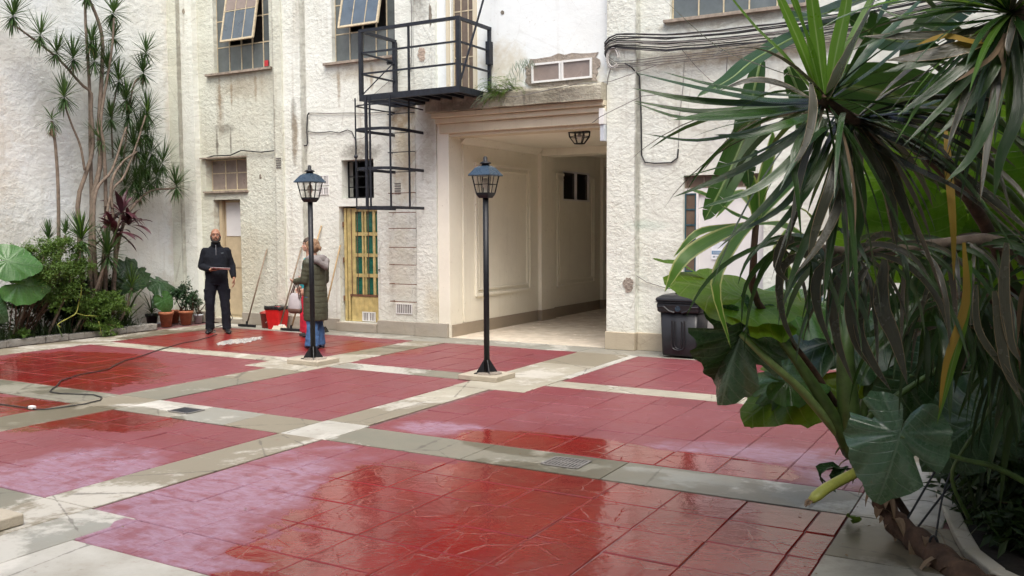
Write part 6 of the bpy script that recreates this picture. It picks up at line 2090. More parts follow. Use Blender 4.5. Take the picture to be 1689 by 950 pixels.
# ferns and weeds growing on the ledge beside the landing
t = thing('wall_fern', (-6.95, 11.8, 3.7), 'fern and weeds sprouting from the ledge at the right end of the landing', 'fern')
rr = random.Random(12)
for j, (x, y, z) in enumerate(((-7.12, 11.85, 3.74), (-6.98, 11.8, 3.74), (-6.85, 11.84, 3.75), (-7.05, 11.76, 3.6), (-6.72, 11.82, 3.74), (-6.9, 11.72, 3.68))):
    m = MB()
    for i in range(14):
        az, el = rr.uniform(0, 6.28), R(rr.uniform(5, 80))
        pth = droop_path((x, y, z), (math.cos(az) * math.cos(el), -abs(math.sin(az)) * math.cos(el), math.sin(el)), rr.uniform(.26, .48), .3, 9)
        for q in range(1, 9):
            tg = (pth[q + 1] - pth[q - 1]).normalized() if q < 9 else (pth[q] - pth[q - 1])
            sd = tg.cross(V((0, 0, 1))).normalized()
            for s_ in (-1, 1):
                leaflet(m, pth[q], sd * s_ + tg * .4 + V((0, 0, -.2)), (0, 0, 1), .06 * (1 - q / 12), .016)
                leaflet(m, pth[q].lerp(pth[q - 1], .5), sd * s_ + tg * .4 + V((0, 0, -.2)), (0, 0, 1), .06 * (1 - q / 12), .016)
    m.build('frond', L['fern' if j != 3 else 'grey_leaf'], t)
t = thing('wall_palm', (-6.6, 11.9, 3.72), 'grey green feather leaf arching over the ledge by the twin window', 'fern')
m = MB()
for tipp in ((-6.35, 11.75, 4.14), (-6.75, 11.8, 3.9)):
    pth = bez([(-6.9, 11.85, 3.8), (-6.75, 11.8, 4.12), (-6.5, 11.78, 4.18), tipp], 14)
    for q in range(2, 14):
        tg = (pth[q + 1] - pth[q - 1]).normalized()
        for s_ in (-1, 1):
            leaflet(m, pth[q], tg * .3 + V((0, -.4 * s_, -1)), tg.cross(V((0, 0, 1))), .2, .012)
m.build('frond', L['grey_leaf'], t)

# ------------------------------------------------------------------ planting on the right, close to the camera
def strap(t, pts, w, mat, n=12, fold=.2, twist=0.0, ref=None, peak=.35, base=.4, wave=.0, name='leaf'):
    m = MB()
    blade(m, bez(pts, n), w, fold, twist, ref, peak, base, wave)
    return m.build(name, L[mat], t, True)


CAMD = V((-.497, .865, 0))   # horizontal direction the yard is looked along
# ---- the big strap leaved dragon tree
T = thing('strap_leaved_tree', (.55, 4.7, .05), 'big dragon tree with long glossy strap leaves reaching in from the right', 'tree')
c1 = [(-0.632,3.135,2.143)][0]
c2 = [(-0.544,3.296,2.081)][0]
MB().tube(bez([(0.174,5.779,0.437),(0.044,5.511,0.933),(-0.098,5.005,1.435),(-0.26,4.48,1.832),(-0.435,3.818,2.039),(-0.544,3.296,2.075),(-0.632,3.135,2.14)], 20), [.036 - .0009 * i for i in range(21)], 10).build('trunk', M['bark_dark'], T, True)
MB().tube(bez([(-0.014,4.576,1.223),(0.011,3.946,1.881),(-0.018,3.379,2.241),(-0.067,3.128,2.348)], 12), .03, 10).build('trunk', M['bark_dark'], T, True)
hand_leaves = [
    ([(-0.632,3.134,2.134),(-0.731,3.031,2.273),(-0.804,2.937,2.36),(-0.884,2.843,2.482)], .050, 'strap_new', 0),
    ([(-0.63,3.136,2.138),(-0.688,3.115,2.302),(-0.744,3.093,2.441),(-0.8,3.072,2.58)], .044, 'strap_new', .2),
    ([(-0.625,3.139,2.143),(-0.655,3.076,2.293),(-0.686,3.009,2.417),(-0.73,2.994,2.552)], .050, 'strap_new', -.2),
    ([(-0.619,3.143,2.147),(-0.644,3.142,2.322),(-0.666,3.141,2.481),(-0.677,3.145,2.619)], .048, 'strap_new', .1),
    ([(-0.608,3.149,2.147),(-0.588,3.172,2.302),(-0.566,3.195,2.44),(-0.554,3.214,2.599)], .046, 'strap_new', 0),
    ([(-0.601,3.153,2.143),(-0.563,3.245,2.311),(-0.519,3.339,2.464),(-0.47,3.378,2.607)], .036, 'strap_new', .4),
    ([(-0.615,3.144,2.133),(-0.56,3.125,2.234),(-0.504,3.108,2.339),(-0.437,3.099,2.479)], .065, 'strap_old', .9),
    ([(-0.598,3.155,2.143),(-0.514,3.095,2.244),(-0.436,3.032,2.355),(-0.394,3.065,2.466)], .050, 'strap', .8),
    ([(-0.598,3.155,2.153),(-0.485,3.231,2.301),(-0.385,3.298,2.419),(-0.285,3.364,2.538)], .044, 'strap', .6),
    ([(-0.593,3.158,2.143),(-0.451,3.13,2.224),(-0.31,3.103,2.336),(-0.194,3.062,2.438)], .040, 'strap', .3),
    ([(-0.644,3.128,2.134),(-0.76,3.002,2.122),(-0.932,2.849,2.154),(-1.114,2.69,2.204)], .046, 'strap', 0),
    ([(-0.644,3.128,2.144),(-0.765,2.943,2.14),(-0.883,2.819,2.158),(-1.017,2.687,2.197)], .026, 'strap', .3),
    ([(-0.644,3.127,2.124),(-0.794,2.982,2.114),(-0.964,2.828,2.122),(-1.112,2.687,2.154)], .032, 'strap', .8),
    ([(-0.644,3.127,2.12),(-0.807,3.032,2.109),(-0.963,2.884,2.092),(-1.147,2.781,2.128)], .024, 'strap', .9),
    ([(-0.643,3.126,2.114),(-0.763,2.94,2.08),(-0.881,2.814,2.067),(-0.981,2.697,2.047)], .044, 'strap', .4),
    ([(-0.643,3.126,2.108),(-0.82,3.081,2.087),(-1.047,3.009,2.088),(-1.203,2.923,2.144)], .020, 'strap', .7),
    ([(-0.629,3.024,2.174),(-0.754,2.898,2.217),(-0.871,2.777,2.274),(-1.01,2.65,2.42)], .013, 'strap_old', 0),
    ([(-0.643,3.125,2.094),(-0.805,3.028,2.039),(-0.976,2.927,2.003),(-1.136,2.838,2.028)], .018, 'strap', .5),
    ([(-0.634,3.13,2.094),(-0.695,2.976,2.044),(-0.811,2.907,2.006),(-0.898,2.857,2.012)], .040, 'strap', .3),
    ([(-0.634,3.13,2.084),(-0.718,3.075,1.995),(-0.87,2.98,1.897),(-1.043,2.875,1.817)], .032, 'strap', .9),
    ([(-0.634,3.13,2.084),(-0.73,3.127,2.02),(-0.882,3.092,1.944),(-1.067,2.981,1.882)], .014, 'strap', .3),
    ([(-0.625,3.134,2.08),(-0.671,3.041,1.961),(-0.773,2.916,1.843),(-0.938,2.817,1.777)], .036, 'strap', .4),
    ([(-0.616,3.139,2.074),(-0.681,3.091,1.926),(-0.777,3.025,1.788),(-0.911,2.938,1.646)], .030, 'strap', .7),
    ([(-0.608,3.144,2.074),(-0.663,3.098,1.886),(-0.746,3.042,1.768),(-0.905,3.002,1.685)], .028, 'strap', .5),
    ([(-0.637,3.019,2.174),(-0.624,2.997,2.089),(-0.635,2.96,1.982),(-0.681,2.925,1.879)], .028, 'strap_old', .2),
    ([(-0.631,3.019,2.12),(-0.715,2.974,2.168),(-0.799,2.927,2.184),(-0.905,2.922,2.158)], .026, 'strap_old', .9),
    ([(-0.635,3.131,2.104),(-0.676,2.98,1.957),(-0.66,2.957,1.822),(-0.648,2.975,1.67)], .022, 'strap', .3),
    ([(-0.557,3.289,2.075),(-0.483,3.263,1.944),(-0.423,3.23,1.805),(-0.398,3.232,1.647)], .056, 'strap_old', .2),
    ([(-0.538,3.298,2.065),(-0.444,3.285,1.928),(-0.384,3.25,1.785),(-0.328,3.271,1.636)], .050, 'strap_old', .1),
    ([(-0.557,3.289,2.083),(-0.393,3.268,2.083),(-0.228,3.242,2.022),(-0.121,3.179,1.909),(-0.063,3.141,1.724)], .032, 'strap_old', .3),
    ([(-0.547,3.293,2.065),(-0.355,3.281,1.973),(-0.173,3.26,1.839),(0.014,3.239,1.668)], .075, 'strap_old', .1),
    ([(-0.528,3.301,2.024),(-0.388,3.258,1.924),(-0.206,3.24,1.821),(-0.017,3.219,1.65)], .050, 'strap_old', .4),
    ([(-0.53,3.305,2.095),(-0.392,3.267,2.063),(-0.304,3.312,1.993),(-0.197,3.364,1.864),(-0.039,3.447,1.773)], .044, 'strap_old', .2),
    ([(-0.573,3.163,2.064),(-0.526,3.065,1.937),(-0.505,3.067,1.803),(-0.502,3.06,1.688)], .010, 'dead', 0),
    ([(-0.574,3.277,2.045),(-0.59,3.138,1.866),(-0.632,3.102,1.708),(-0.651,3.082,1.589)], .036, 'strap_old', .4),
    ([(-0.564,3.281,2.034),(-0.559,3.214,1.868),(-0.606,3.116,1.688),(-0.688,3.059,1.559)], .034, 'strap_old', .6),
    ([(-0.601,3.263,2.075),(-0.637,3.113,1.886),(-0.703,3.066,1.767),(-0.819,2.988,1.619)], .030, 'strap', .5),
    ([(-0.583,3.273,2.065),(-0.626,3.23,1.83),(-0.695,3.175,1.625),(-0.744,3.135,1.462)], .034, 'strap', .3),
    ([(-0.565,3.283,2.065),(-0.522,3.288,1.809),(-0.552,3.256,1.604),(-0.583,3.224,1.42)], .040, 'strap', .3),
    ([(-0.512,3.314,2.075),(-0.29,3.558,2.085),(-0.124,3.654,2.095),(0.004,3.727,2.083)], .022, 'strap', .5),
    ([(-0.511,3.313,2.054),(-0.396,3.487,1.959),(-0.213,3.593,1.962),(0.007,3.721,1.988)], .030, 'strap_old', .5),
    ([(-0.494,3.324,2.075),(-0.308,3.32,2.122),(-0.172,3.403,2.2),(-0.035,3.485,2.239)], .026, 'strap', .5),
    ([(-0.494,3.324,2.075),(-0.319,3.433,2.176),(-0.18,3.521,2.288),(-0.04,3.609,2.4)], .022, 'strap', .5),
    ([(-0.298,3.667,2.064),(-0.279,3.608,1.897),(-0.257,3.548,1.704),(-0.25,3.539,1.525)], .030, 'yellow', .2),
    ([(-0.215,3.795,1.591),(-0.229,3.772,1.389),(-0.266,3.735,1.187),(-0.305,3.697,0.985)], .036, 'strap_new', .3),
    ([(-0.237,3.787,1.658),(-0.226,3.776,1.433),(-0.282,3.727,1.209),(-0.3,3.702,1.007)], .030, 'yellow', .4),
]
for i, (pts, w_, mt, tw) in enumerate(hand_leaves):
    strap(T, pts, w_, mt, 12, .22, tw, ref=(.2, -.5, .85), wave=.05 if mt == 'strap_old' else 0)
# the rest of that head: many more blades of the same rosettes
rr = random.Random(21)
up = V((0, 0, 1))
right = V((.87, .5, 0))
for i in range(40):
    az = rr.uniform(R(100), R(350))
    el = R(rr.choice([rr.uniform(-80, -45), rr.uniform(-20, 35)]))
    d = right * math.cos(az) * math.cos(el) * 1.15 + CAMD * math.sin(az) * math.cos(el) * .8 + up * math.sin(el)
    m = MB()
    blade(m, droop_path(V(c1).lerp(V(c2), rr.random()), d, rr.uniform(.45, .75), rr.uniform(.06, .16), 9), rr.uniform(.018, .036), .25, rr.uniform(-.8, .8), peak=.4, base=.5)
    m.build('leaf', L[rr.choice(['strap', 'strap', 'strap_old', 'strap'])], T, True)
for i in range(26):
    az = rr.uniform(R(-60), R(130))
    el = R(rr.uniform(-50, 40))
    d = right * math.cos(az) * math.cos(el) + CAMD * math.sin(az) * math.cos(el) + up * math.sin(el)
    m = MB()
    blade(m, droop_path(c2, d, rr.uniform(.45, .8), rr.uniform(.06, .18), 9), rr.uniform(.02, .045), .25, rr.uniform(-.8, .8), peak=.4, base=.5)
    m.build('leaf', L[rr.choice(['strap', 'strap_old', 'strap_old'])], T, True)

# ---- second head in the top right corner
T2 = thing('strap_leaved_tree', (1.1, 4.2, .05), 'second head of strap leaves fanning out of the top right corner', 'tree')
c3 = [(-0.086,3.117,2.344)][0]
MB().tube(bez([(1.1, 4.3, .05), (1.2, 4.0, 1.2), V(c3)], 10), .04, 10).build('trunk', M['bark_dark'], T2, True)
for pts, w_, mt, tw in [
    ([(-0.098,3.11,2.339),(-0.203,2.992,2.346),(-0.333,2.857,2.309),(-0.424,2.808,2.344)], .022, 'strap', .3),
    ([(-0.098,3.11,2.348),(-0.189,3.003,2.381),(-0.336,2.862,2.395)], .03, 'strap', .3),
    ([(-0.098,3.109,2.33),(-0.217,2.981,2.302),(-0.332,2.855,2.283),(-0.48,2.766,2.215)], .02, 'strap', .6),
    ([(-0.098,3.108,2.321),(-0.201,2.988,2.276),(-0.332,2.854,2.258),(-0.451,2.785,2.258)], .032, 'strap_old', .9),
    ([(-0.105,3.104,2.312),(-0.215,2.976,2.232),(-0.285,2.875,2.189),(-0.396,2.809,2.155)], .045, 'strap', .9),
    ([(-0.105,3.103,2.309),(-0.182,2.938,2.231),(-0.27,2.885,2.206),(-0.389,2.816,2.189)], .05, 'strap_old', 1.0),
    ([(-0.113,3.099,2.304),(-0.18,2.935,2.188),(-0.268,2.879,2.103),(-0.355,2.824,2.034)], .036, 'strap', .5),
    ([(-0.105,3.102,2.295),(-0.151,2.953,2.188),(-0.222,2.904,2.085),(-0.338,2.827,1.948)], .028, 'strap', .5),
    ([(-0.089,3.112,2.303),(-0.12,2.969,2.17),(-0.177,2.928,2.068),(-0.264,2.871,1.965)], .034, 'strap', .7),
    ([(-0.097,3.107,2.295),(-0.119,2.914,2.195),(-0.173,2.821,2.137),(-0.208,2.798,2.112)], .016, 'dead', .2),
    ([(-0.078,3.062,2.322),(-0.081,2.999,2.273),(-0.088,2.967,2.218),(-0.084,2.968,2.192)], .02, 'strap_old', .2),
    ([(-0.082,3.116,2.303),(-0.107,2.98,2.222),(-0.098,2.981,2.17),(-0.101,2.976,2.119)], .02, 'dead', .2),
    ([(-0.081,3.115,2.277),(-0.117,2.961,2.05),(-0.173,2.919,1.913),(-0.23,2.881,1.845)], .030, 'strap', .4),
    ([(-0.065,3.124,2.277),(-0.057,2.996,2.05),(-0.098,2.962,1.913),(-0.11,2.946,1.792)], .036, 'strap', .2),
    ([(-0.099,3.111,2.366),(-0.163,3.081,2.455),(-0.227,3.05,2.527)], .03, 'strap', .3),
    ([(-0.089,3.11,2.277),(-0.167,2.947,2.239),(-0.242,2.905,2.257),(-0.316,2.861,2.232)], .028, 'yellow', .5)]:
    strap(T2, pts, w_, mt, 10, .22, tw, ref=(.2, -.5, .85))
rr = random.Random(33)
for i in range(70):
    az = rr.uniform(R(90), R(300))
    el = R(rr.uniform(-80, 60))
    d = right * math.cos(az) * math.cos(el) + CAMD * math.sin(az) * math.cos(el) * .7 + up * math.sin(el)
    m = MB()
    blade(m, droop_path(c3, d, rr.uniform(.35, .62), rr.uniform(.05, .13), 8), rr.uniform(.014, .030), .25, rr.uniform(-.8, .8), peak=.4, base=.5)
    m.build('leaf', L[rr.choice(['strap', 'strap', 'strap', 'strap_old', 'strap_new'])], T2, True)

# ---- third: a leaning stem whose old leaves hang down like a curtain
T3 = thing('strap_leaved_tree', (.9, 5.6, .05), 'leaning dragon tree stem with old brownish leaves hanging in a curtain', 'tree')
stem = bez([(0.034,4.832,1.198),(-0.023,4.594,1.54),(-0.155,4.296,1.655),(-0.321,4.085,1.648),(-0.498,3.866,1.627),(-0.665,3.655,1.624),(-0.827,3.565,1.671)], 16)
MB().tube(stem, [.034 - .001 * i for i in range(17)], 10).build('trunk', M['bark'], T3, True)
for pts, w_, mt, tw in [
    ([(-0.491,3.637,1.597),(-0.492,3.566,1.439),(-0.444,3.584,1.306),(-0.397,3.598,1.14)], .062, 'strap_old', .15),
    ([(-0.606,3.572,1.615),(-0.692,3.461,1.551),(-0.692,3.45,1.418),(-0.629,3.473,1.241)], .042, 'strap_old', .3),
    ([(-0.586,3.582,1.593),(-0.651,3.536,1.481),(-0.637,3.531,1.301),(-0.577,3.553,1.132)], .045, 'strap_old', .4),
    ([(-0.555,3.656,1.568),(-0.598,3.565,1.458),(-0.578,3.565,1.301),(-0.516,3.592,1.188)], .046, 'strap_old', .1),
    ([(-0.553,3.653,1.522),(-0.569,3.573,1.346),(-0.517,3.593,1.211),(-0.455,3.621,1.109)], .040, 'strap_old', .3),
    ([(-0.705,3.518,1.638),(-0.808,3.396,1.574),(-0.803,3.385,1.397),(-0.741,3.41,1.253)], .034, 'strap_old', .5),
    ([(-0.764,3.485,1.661),(-0.86,3.427,1.617),(-0.935,3.375,1.505),(-0.946,3.357,1.348)], .024, 'strap', .5),
    ([(-0.784,3.475,1.673),(-0.81,3.401,1.662),(-0.815,3.334,1.576),(-0.766,3.357,1.511)], .050, 'strap_old', .8),
    ([(-0.134,3.833,1.478),(-0.109,3.833,1.298),(-0.087,3.838,1.186),(-0.026,3.862,1.051)], .046, 'strap_old', .2),
    ([(-0.193,3.801,1.501),(-0.185,3.793,1.343),(-0.107,3.828,1.208),(-0.005,3.876,1.073)], .03, 'strap_old', .3),
    ([(-0.1,3.866,1.657),(-0.105,3.85,1.478),(-0.08,3.85,1.298),(-0.038,3.867,1.208)], .046, 'strap_old', .2)]:
    strap(T3, pts, w_, mt, 12, .25, tw, ref=tuple(-CAMD), wave=.06)
rr = random.Random(44)
for i in range(120):
    p = stem[rr.randint(2, 16)] + V((rr.uniform(-.04, .04), rr.uniform(-.05, .05), rr.uniform(-.03, .02)))
    az = rr.uniform(0, 6.28)
    d = V((math.cos(az), math.sin(az), rr.uniform(-.6, .6)))
    m = MB()
    blade(m, droop_path(p, d, rr.uniform(.3, .58), rr.uniform(.2, .5), 9), rr.uniform(.010, .027), .3, rr.uniform(-1, 1), ref=tuple(-CAMD), peak=.45, base=.4, wave=.08)
    m.build('leaf', L[rr.choice(['strap_old', 'strap', 'strap', 'strap', 'dead' if i % 9 == 0 else 'strap'])], T3, True)

# a thicket of older leaves lower down, off the same stems
rr = random.Random(71)
low = bez([(0.093,5.077,0.94),(-0.04,4.794,1.254),(-0.189,4.719,1.393),(-0.333,4.636,1.394),(-0.512,4.642,1.302)], 12)
MB().tube(low, [.026 - .001 * i for i in range(13)], 8).build('trunk', M['bark_dark'], T3, True)
for i in range(110):
    p = low[rr.randint(0, 12)].lerp(low[rr.randint(0, 8)], rr.random() * .5) + V((rr.uniform(-.06, .06), rr.uniform(-.12, .12), rr.uniform(-.08, .12)))
    az = rr.uniform(0, 6.28)
    d = V((math.cos(az), math.sin(az), rr.uniform(-.9, .5)))
    m = MB()
    blade(m, droop_path(p, d, rr.uniform(.35, .7), rr.uniform(.2, .55), 9), rr.uniform(.014, .04), .3, rr.uniform(-1, 1), ref=tuple(-CAMD), peak=.45, base=.4, wave=.08)
    m.build('leaf', L[rr.choice(['strap_old', 'strap', 'shade', 'strap', 'shade', 'dead' if i % 7 == 0 else 'strap'])], T3, True)

# ---- variegated corn plant
T4 = thing('variegated_plant', (-.45, 5.5, .05), 'yellow edged variegated plant in front of the white door', 'plant')
cv = [(-1.229,4.611,1.745)][0]
MB().tube(bez([(-.62, 5.75, .02)] + [(-1.067,5.22,0.924),(-1.262,4.791,1.321),(-1.234,4.593,1.551),(-1.229,4.61,1.733)], 12), [.022 - .0005 * i for i in range(13)], 10).build('stem', M['bark_dark'], T4, True)
for pts, w_ in [
    ([(-1.229,4.611,1.745),(-1.348,4.422,1.68),(-1.467,4.231,1.574),(-1.548,4.172,1.409)], .085), ([(-1.229,4.611,1.745),(-1.261,4.354,1.646),(-1.306,4.198,1.449),(-1.234,4.217,1.15)], .060),
    ([(-1.229,4.611,1.745),(-1.253,4.61,1.915),(-1.281,4.545,2.034),(-1.346,4.46,2.164)], .075), ([(-1.222,4.616,1.757),(-1.205,4.639,1.93),(-1.173,4.67,2.097),(-1.168,4.681,2.203)], .065),
    ([(-1.222,4.616,1.757),(-1.12,4.685,1.89),(-1.016,4.75,1.975),(-0.904,4.931,1.986)], .07), ([(-1.235,4.608,1.745),(-1.342,4.55,1.794),(-1.418,4.397,1.876),(-1.497,4.354,1.907)], .04),
    ([(-1.221,4.615,1.733),(-1.091,4.573,1.726),(-0.985,4.628,1.642),(-0.942,4.64,1.478)], .07), ([(-1.234,4.607,1.733),(-1.353,4.538,1.718),(-1.452,4.364,1.689),(-1.552,4.297,1.571)], .05),
    ([(-1.248,4.717,1.764),(-1.305,4.749,1.859),(-1.375,4.77,1.892),(-1.468,4.707,1.766)], .06), ([(-1.242,4.719,1.745),(-1.166,4.883,1.812),(-1.077,5.049,1.797),(-0.988,5.087,1.635)], .06),
    ([(-1.017,4.383,1.703),(-1.026,4.254,1.592),(-0.988,4.269,1.509),(-0.931,4.292,1.37)], .075)]:
    strap(T4, pts, w_, 'varieg', 12, .22, .3, ref=(.2, -.5, .85), peak=.45)

# ---- paddle leaved plant (bird of paradise / banana like)
T5 = thing('banana_plant', (.5, 6.3, .05), 'banana like plant with broad torn paddle leaves behind the strap leaves', 'plant')
for i, (pts, w_, torn, nr, curl) in enumerate([
    ([(-0.684,4.534,2.7),(-0.901,4.286,2.602),(-1.082,4.056,2.458),(-1.168,3.941,2.358),(-1.291,3.865,2.28)], .15, .1, (-.2, -.6, .8), .0),
    ([(-0.803,3.975,2.319),(-0.601,4.029,2.273),(-0.401,4.082,2.211),(-0.21,4.192,2.227)], .30, .03, (.1, -.75, -.6), .05),
    ([(-1.142,4.239,2.287),(-1.165,4.157,2.129),(-1.223,4.05,1.922),(-1.296,3.995,1.749)], .13, .45, (.4, -.9, .1), .0),
    ([(-1.151,4.366,2.499),(-1.182,4.333,2.3),(-1.196,4.31,2.101),(-1.181,4.304,1.903)], .14, .35, (-.3, -.95, .1), .0),
    ([(-0.556,4.735,2.865),(-0.733,4.509,2.756),(-0.879,4.304,2.664),(-1.02,4.222,2.652)], .18, .15, (-.2, -.6, .8), .0),
    ([(-0.391,4.693,2.587),(-0.522,4.499,2.541),(-0.641,4.433,2.568),(-0.761,4.37,2.65)], .22, .1, (-.2, -.7, .7), .0),
    ([(-0.072,4.638,2.492),(-0.18,4.452,2.383),(-0.283,4.272,2.304),(-0.412,4.194,2.254)], .22, .15, (-.1, -.7, .8), .0),
    ([(-0.204,4.817,2.808),(-0.346,4.727,2.698),(-0.463,4.652,2.588),(-0.555,4.586,2.422)], .20, .3, (-.2, -.8, .5), .0),
    ([(-1.063,4.531,2.487),(-1.008,4.552,2.342),(-0.98,4.559,2.225),(-1.001,4.536,2.08)], .12, .3, (-.3, -.95, .1), .0)]):
    pth = bez(pts, 22)
    paddle(MB(), pth, w_, nr, torn, i + 3, .18, curl).build('leaf', L['banana'], T5, True)
    MB().tube(pth, [.008 - .0003 * q for q in range(23)], 6).build('midrib', L['stalk_pale'], T5, True)
for j, q in enumerate([(-0.684,4.534,2.7),(-0.803,3.975,2.319),(-1.142,4.239,2.287),(-0.556,4.735,2.865),(-0.391,4.693,2.587),(-0.072,4.638,2.492)]):
    b = V((.5 + .05 * j, 6.2, .05))
    MB().tube(bez([b, b.lerp(V(q), .5) + V((.15, 0, .5)), q], 10), [.03 - .002 * i for i in range(11)], 8).build('stalk', L['stalk'], T5, True)

# ---- elephant ears of the right bed, on a leaning ringed stump
base = V([(-0.896,5.347,0.541)][0])
T6 = thing('elephant_ear', tuple(base - V((0, 0, base.z - .05))), 'large elephant ear plant leaning over the red tiles, its leaves ragged', 'plant')
log = bez([(-0.13,4.818,-0.041),(-0.28,4.909,0.003),(-0.454,5.157,0.032),(-0.633,5.348,0.089),(-0.739,5.414,0.234),(-0.803,5.389,0.387),(-0.866,5.363,0.534)], 26)
rs = [.088 - .0020 * i + .011 * math.sin(i * 2.1) for i in range(27)]
MB().tube(log, rs, 14).build('trunk', M['bark_dark'], T6, True)
rr = random.Random(17)
for i in range(44):                                       # ragged leaf scars and dry fibres along the stump
    k_ = rr.randint(4, 25)
    p = log[k_] + V((rr.uniform(-.05, .05), rr.uniform(-.06, .0), rr.uniform(-.02, .06)))
    m = MB()
    blade(m, droop_path(p, (rr.uniform(-1, 1), rr.uniform(-1, .2), rr.uniform(-.3, .5)), rr.uniform(.07, .22), .6, 5), rr.uniform(.015, .055), .3, rr.uniform(-1, 1))
    m.build('dry_sheath', L['dead'], T6)
for pts, ra, rb, mt in [
    ([(-0.844,5.314,0.468),(-0.861,5.204,0.674),(-0.876,5.155,0.914),(-0.881,5.167,1.11),(-0.875,5.365,1.394)], .075, .035, 'stalk'),
    ([(-0.873,5.298,0.485),(-0.938,5.159,0.675),(-1.038,5.004,0.907),(-1.166,4.856,1.144),(-1.323,4.849,1.328)], .052, .014, 'stalk'),
    ([(-0.88,5.295,0.502),(-0.972,5.117,0.679),(-1.08,4.953,0.862),(-1.199,4.804,1.013),(-1.335,4.737,1.163)], .03, .016, 'stalk_pale'),
    ([(-0.882,5.408,0.478),(-0.988,5.304,0.677),(-1.035,5.23,0.823),(-1.072,5.214,0.884)], .03, .014, 'stalk'),
    ([(-0.851,5.365,0.439),(-0.812,5.46,0.632),(-0.619,5.697,0.785),(-0.449,5.92,0.909)], .03, .014, 'stalk'),
    ([(-0.854,5.428,0.529),(-0.79,5.495,0.941),(-0.74,5.55,1.284),(-0.688,5.6,1.559)], .03, .012, 'stalk'),
    ([(0.005,4.992,0.476),(-0.148,4.854,0.577),(-0.295,4.716,0.633),(-0.527,4.534,0.746)], .016, .009, 'stalk'),
    ([(-0.263,5.221,0.19),(-0.347,5.133,0.424),(-0.294,5.118,0.591),(-0.203,5.125,0.754),(-0.167,5.157,0.906)], .011, .007, 'stalk')]:
    pp = bez(pts, 16)
    MB().tube(pp, [ra + (rb - ra) * (i / 16) ** .8 for i in range(17)], 12).build('stalk', L[mt], T6, True)
pp = bez([(-0.801,5.217,0.393),(-0.854,5.069,0.378),(-0.926,4.91,0.349),(-0.98,4.818,0.301)], 8)
MB().tube(pp, [.03, .034, .036, .036, .036, .035, .034, .034, .022], 12, flat=.7).build('cut_stalk', L['stalk_yellow'], T6, True)
m = MB()
for i in range(5): blade(m, droop_path(pp[-1] + V((rr.uniform(-.015, .015), 0, rr.uniform(-.01, .01))), pp[-1] - pp[-2], rr.uniform(.03, .06), .2, 3), .014)
m.build('frayed_end', L['dead'], T6)
C = [(-1.329,4.869,1.332),(-1.344,4.79,1.157),(-1.114,5.418,0.851),(-1.248,5.284,0.849),(-1.183,5.149,0.864),(-0.527,4.535,0.757),(-1.172,5.531,1.252),(-0.947,5.531,1.067)]
RT = lambda a, b, c: tuple(right * a + CAMD * b + up * c)     # right, away, up as seen from the camera
for i, (c, tipd, nr, ln, dr, wv, fo, torn, mt, wd) in enumerate([
    (C[0], RT(-.9, -.1, .34), RT(.2, -.45, .85), .62, .12, .02, .10, 1, 'ear_bright', 1.0),
    (C[0], RT(.95, .3, .12), RT(-.2, -.35, .9), .55, .15, .02, .10, 1, 'ear_bright', 1.0),
    (C[1], RT(-.42, -.15, -.9), RT(-.35, -.7, .45), .50, .35, .07, .8, 2, 'ear_sheen', .9),
    (C[1], RT(.05, .35, -.95), RT(.5, -.7, .2), .46, .30, .07, .8, 2, 'ear_dark', .9),
    (C[2], RT(-.85, -.2, -.3), RT(-.05, -.55, .85), .60, .25, .03, .12, 3, 'ear_bright', 1.0),
    (C[3], RT(-.7, -.1, -.75), RT(-.3, -.75, .5), .42, .3, .05, .5, 3, 'ear', .8),
    (C[4], RT(.75, -.2, .05), RT(.0, -.7, .7), .30, .3, .03, .25, 0, 'ear', 1.0),
    (C[6], RT(.9, .1, -.1), RT(.0, -.5, .85), .55, .2, .03, .15, 1, 'ear', 1.0),
    (C[7], RT(-.8, .2, -.2), RT(.0, -.6, .8), .6, .3, .03, .2, 2, 'ear_dark', 1.0)]):
    ear(MB(), c, tipd, nr, ln, dr, wv, i + 5, fo, torn, wd).build('leaf', L[mt], T6, True)
ear(MB(), C[5], RT(-.35, -.25, -.9), RT(-.12, -.85, .55), .43, .34, .065, 12, .12, 3, 1.12).build('leaf', L['ear_sheen'], T6, True, label='large undamaged leaf hanging lowest of all')
p1 = [(-1.779,4.627,1.549),(-1.678,4.742,1.523)]
m = MB()
blade(m, bez([p1[0], V(p1[0]).lerp(V(p1[1]), .5) + V((0, 0, -.01)), p1[1], [(-1.519,4.881,1.405)][0]], 8), .09, .2, .2, ref=(0, -.4, .9))
m.build('leaf', L['ear_bright'], T6, True)

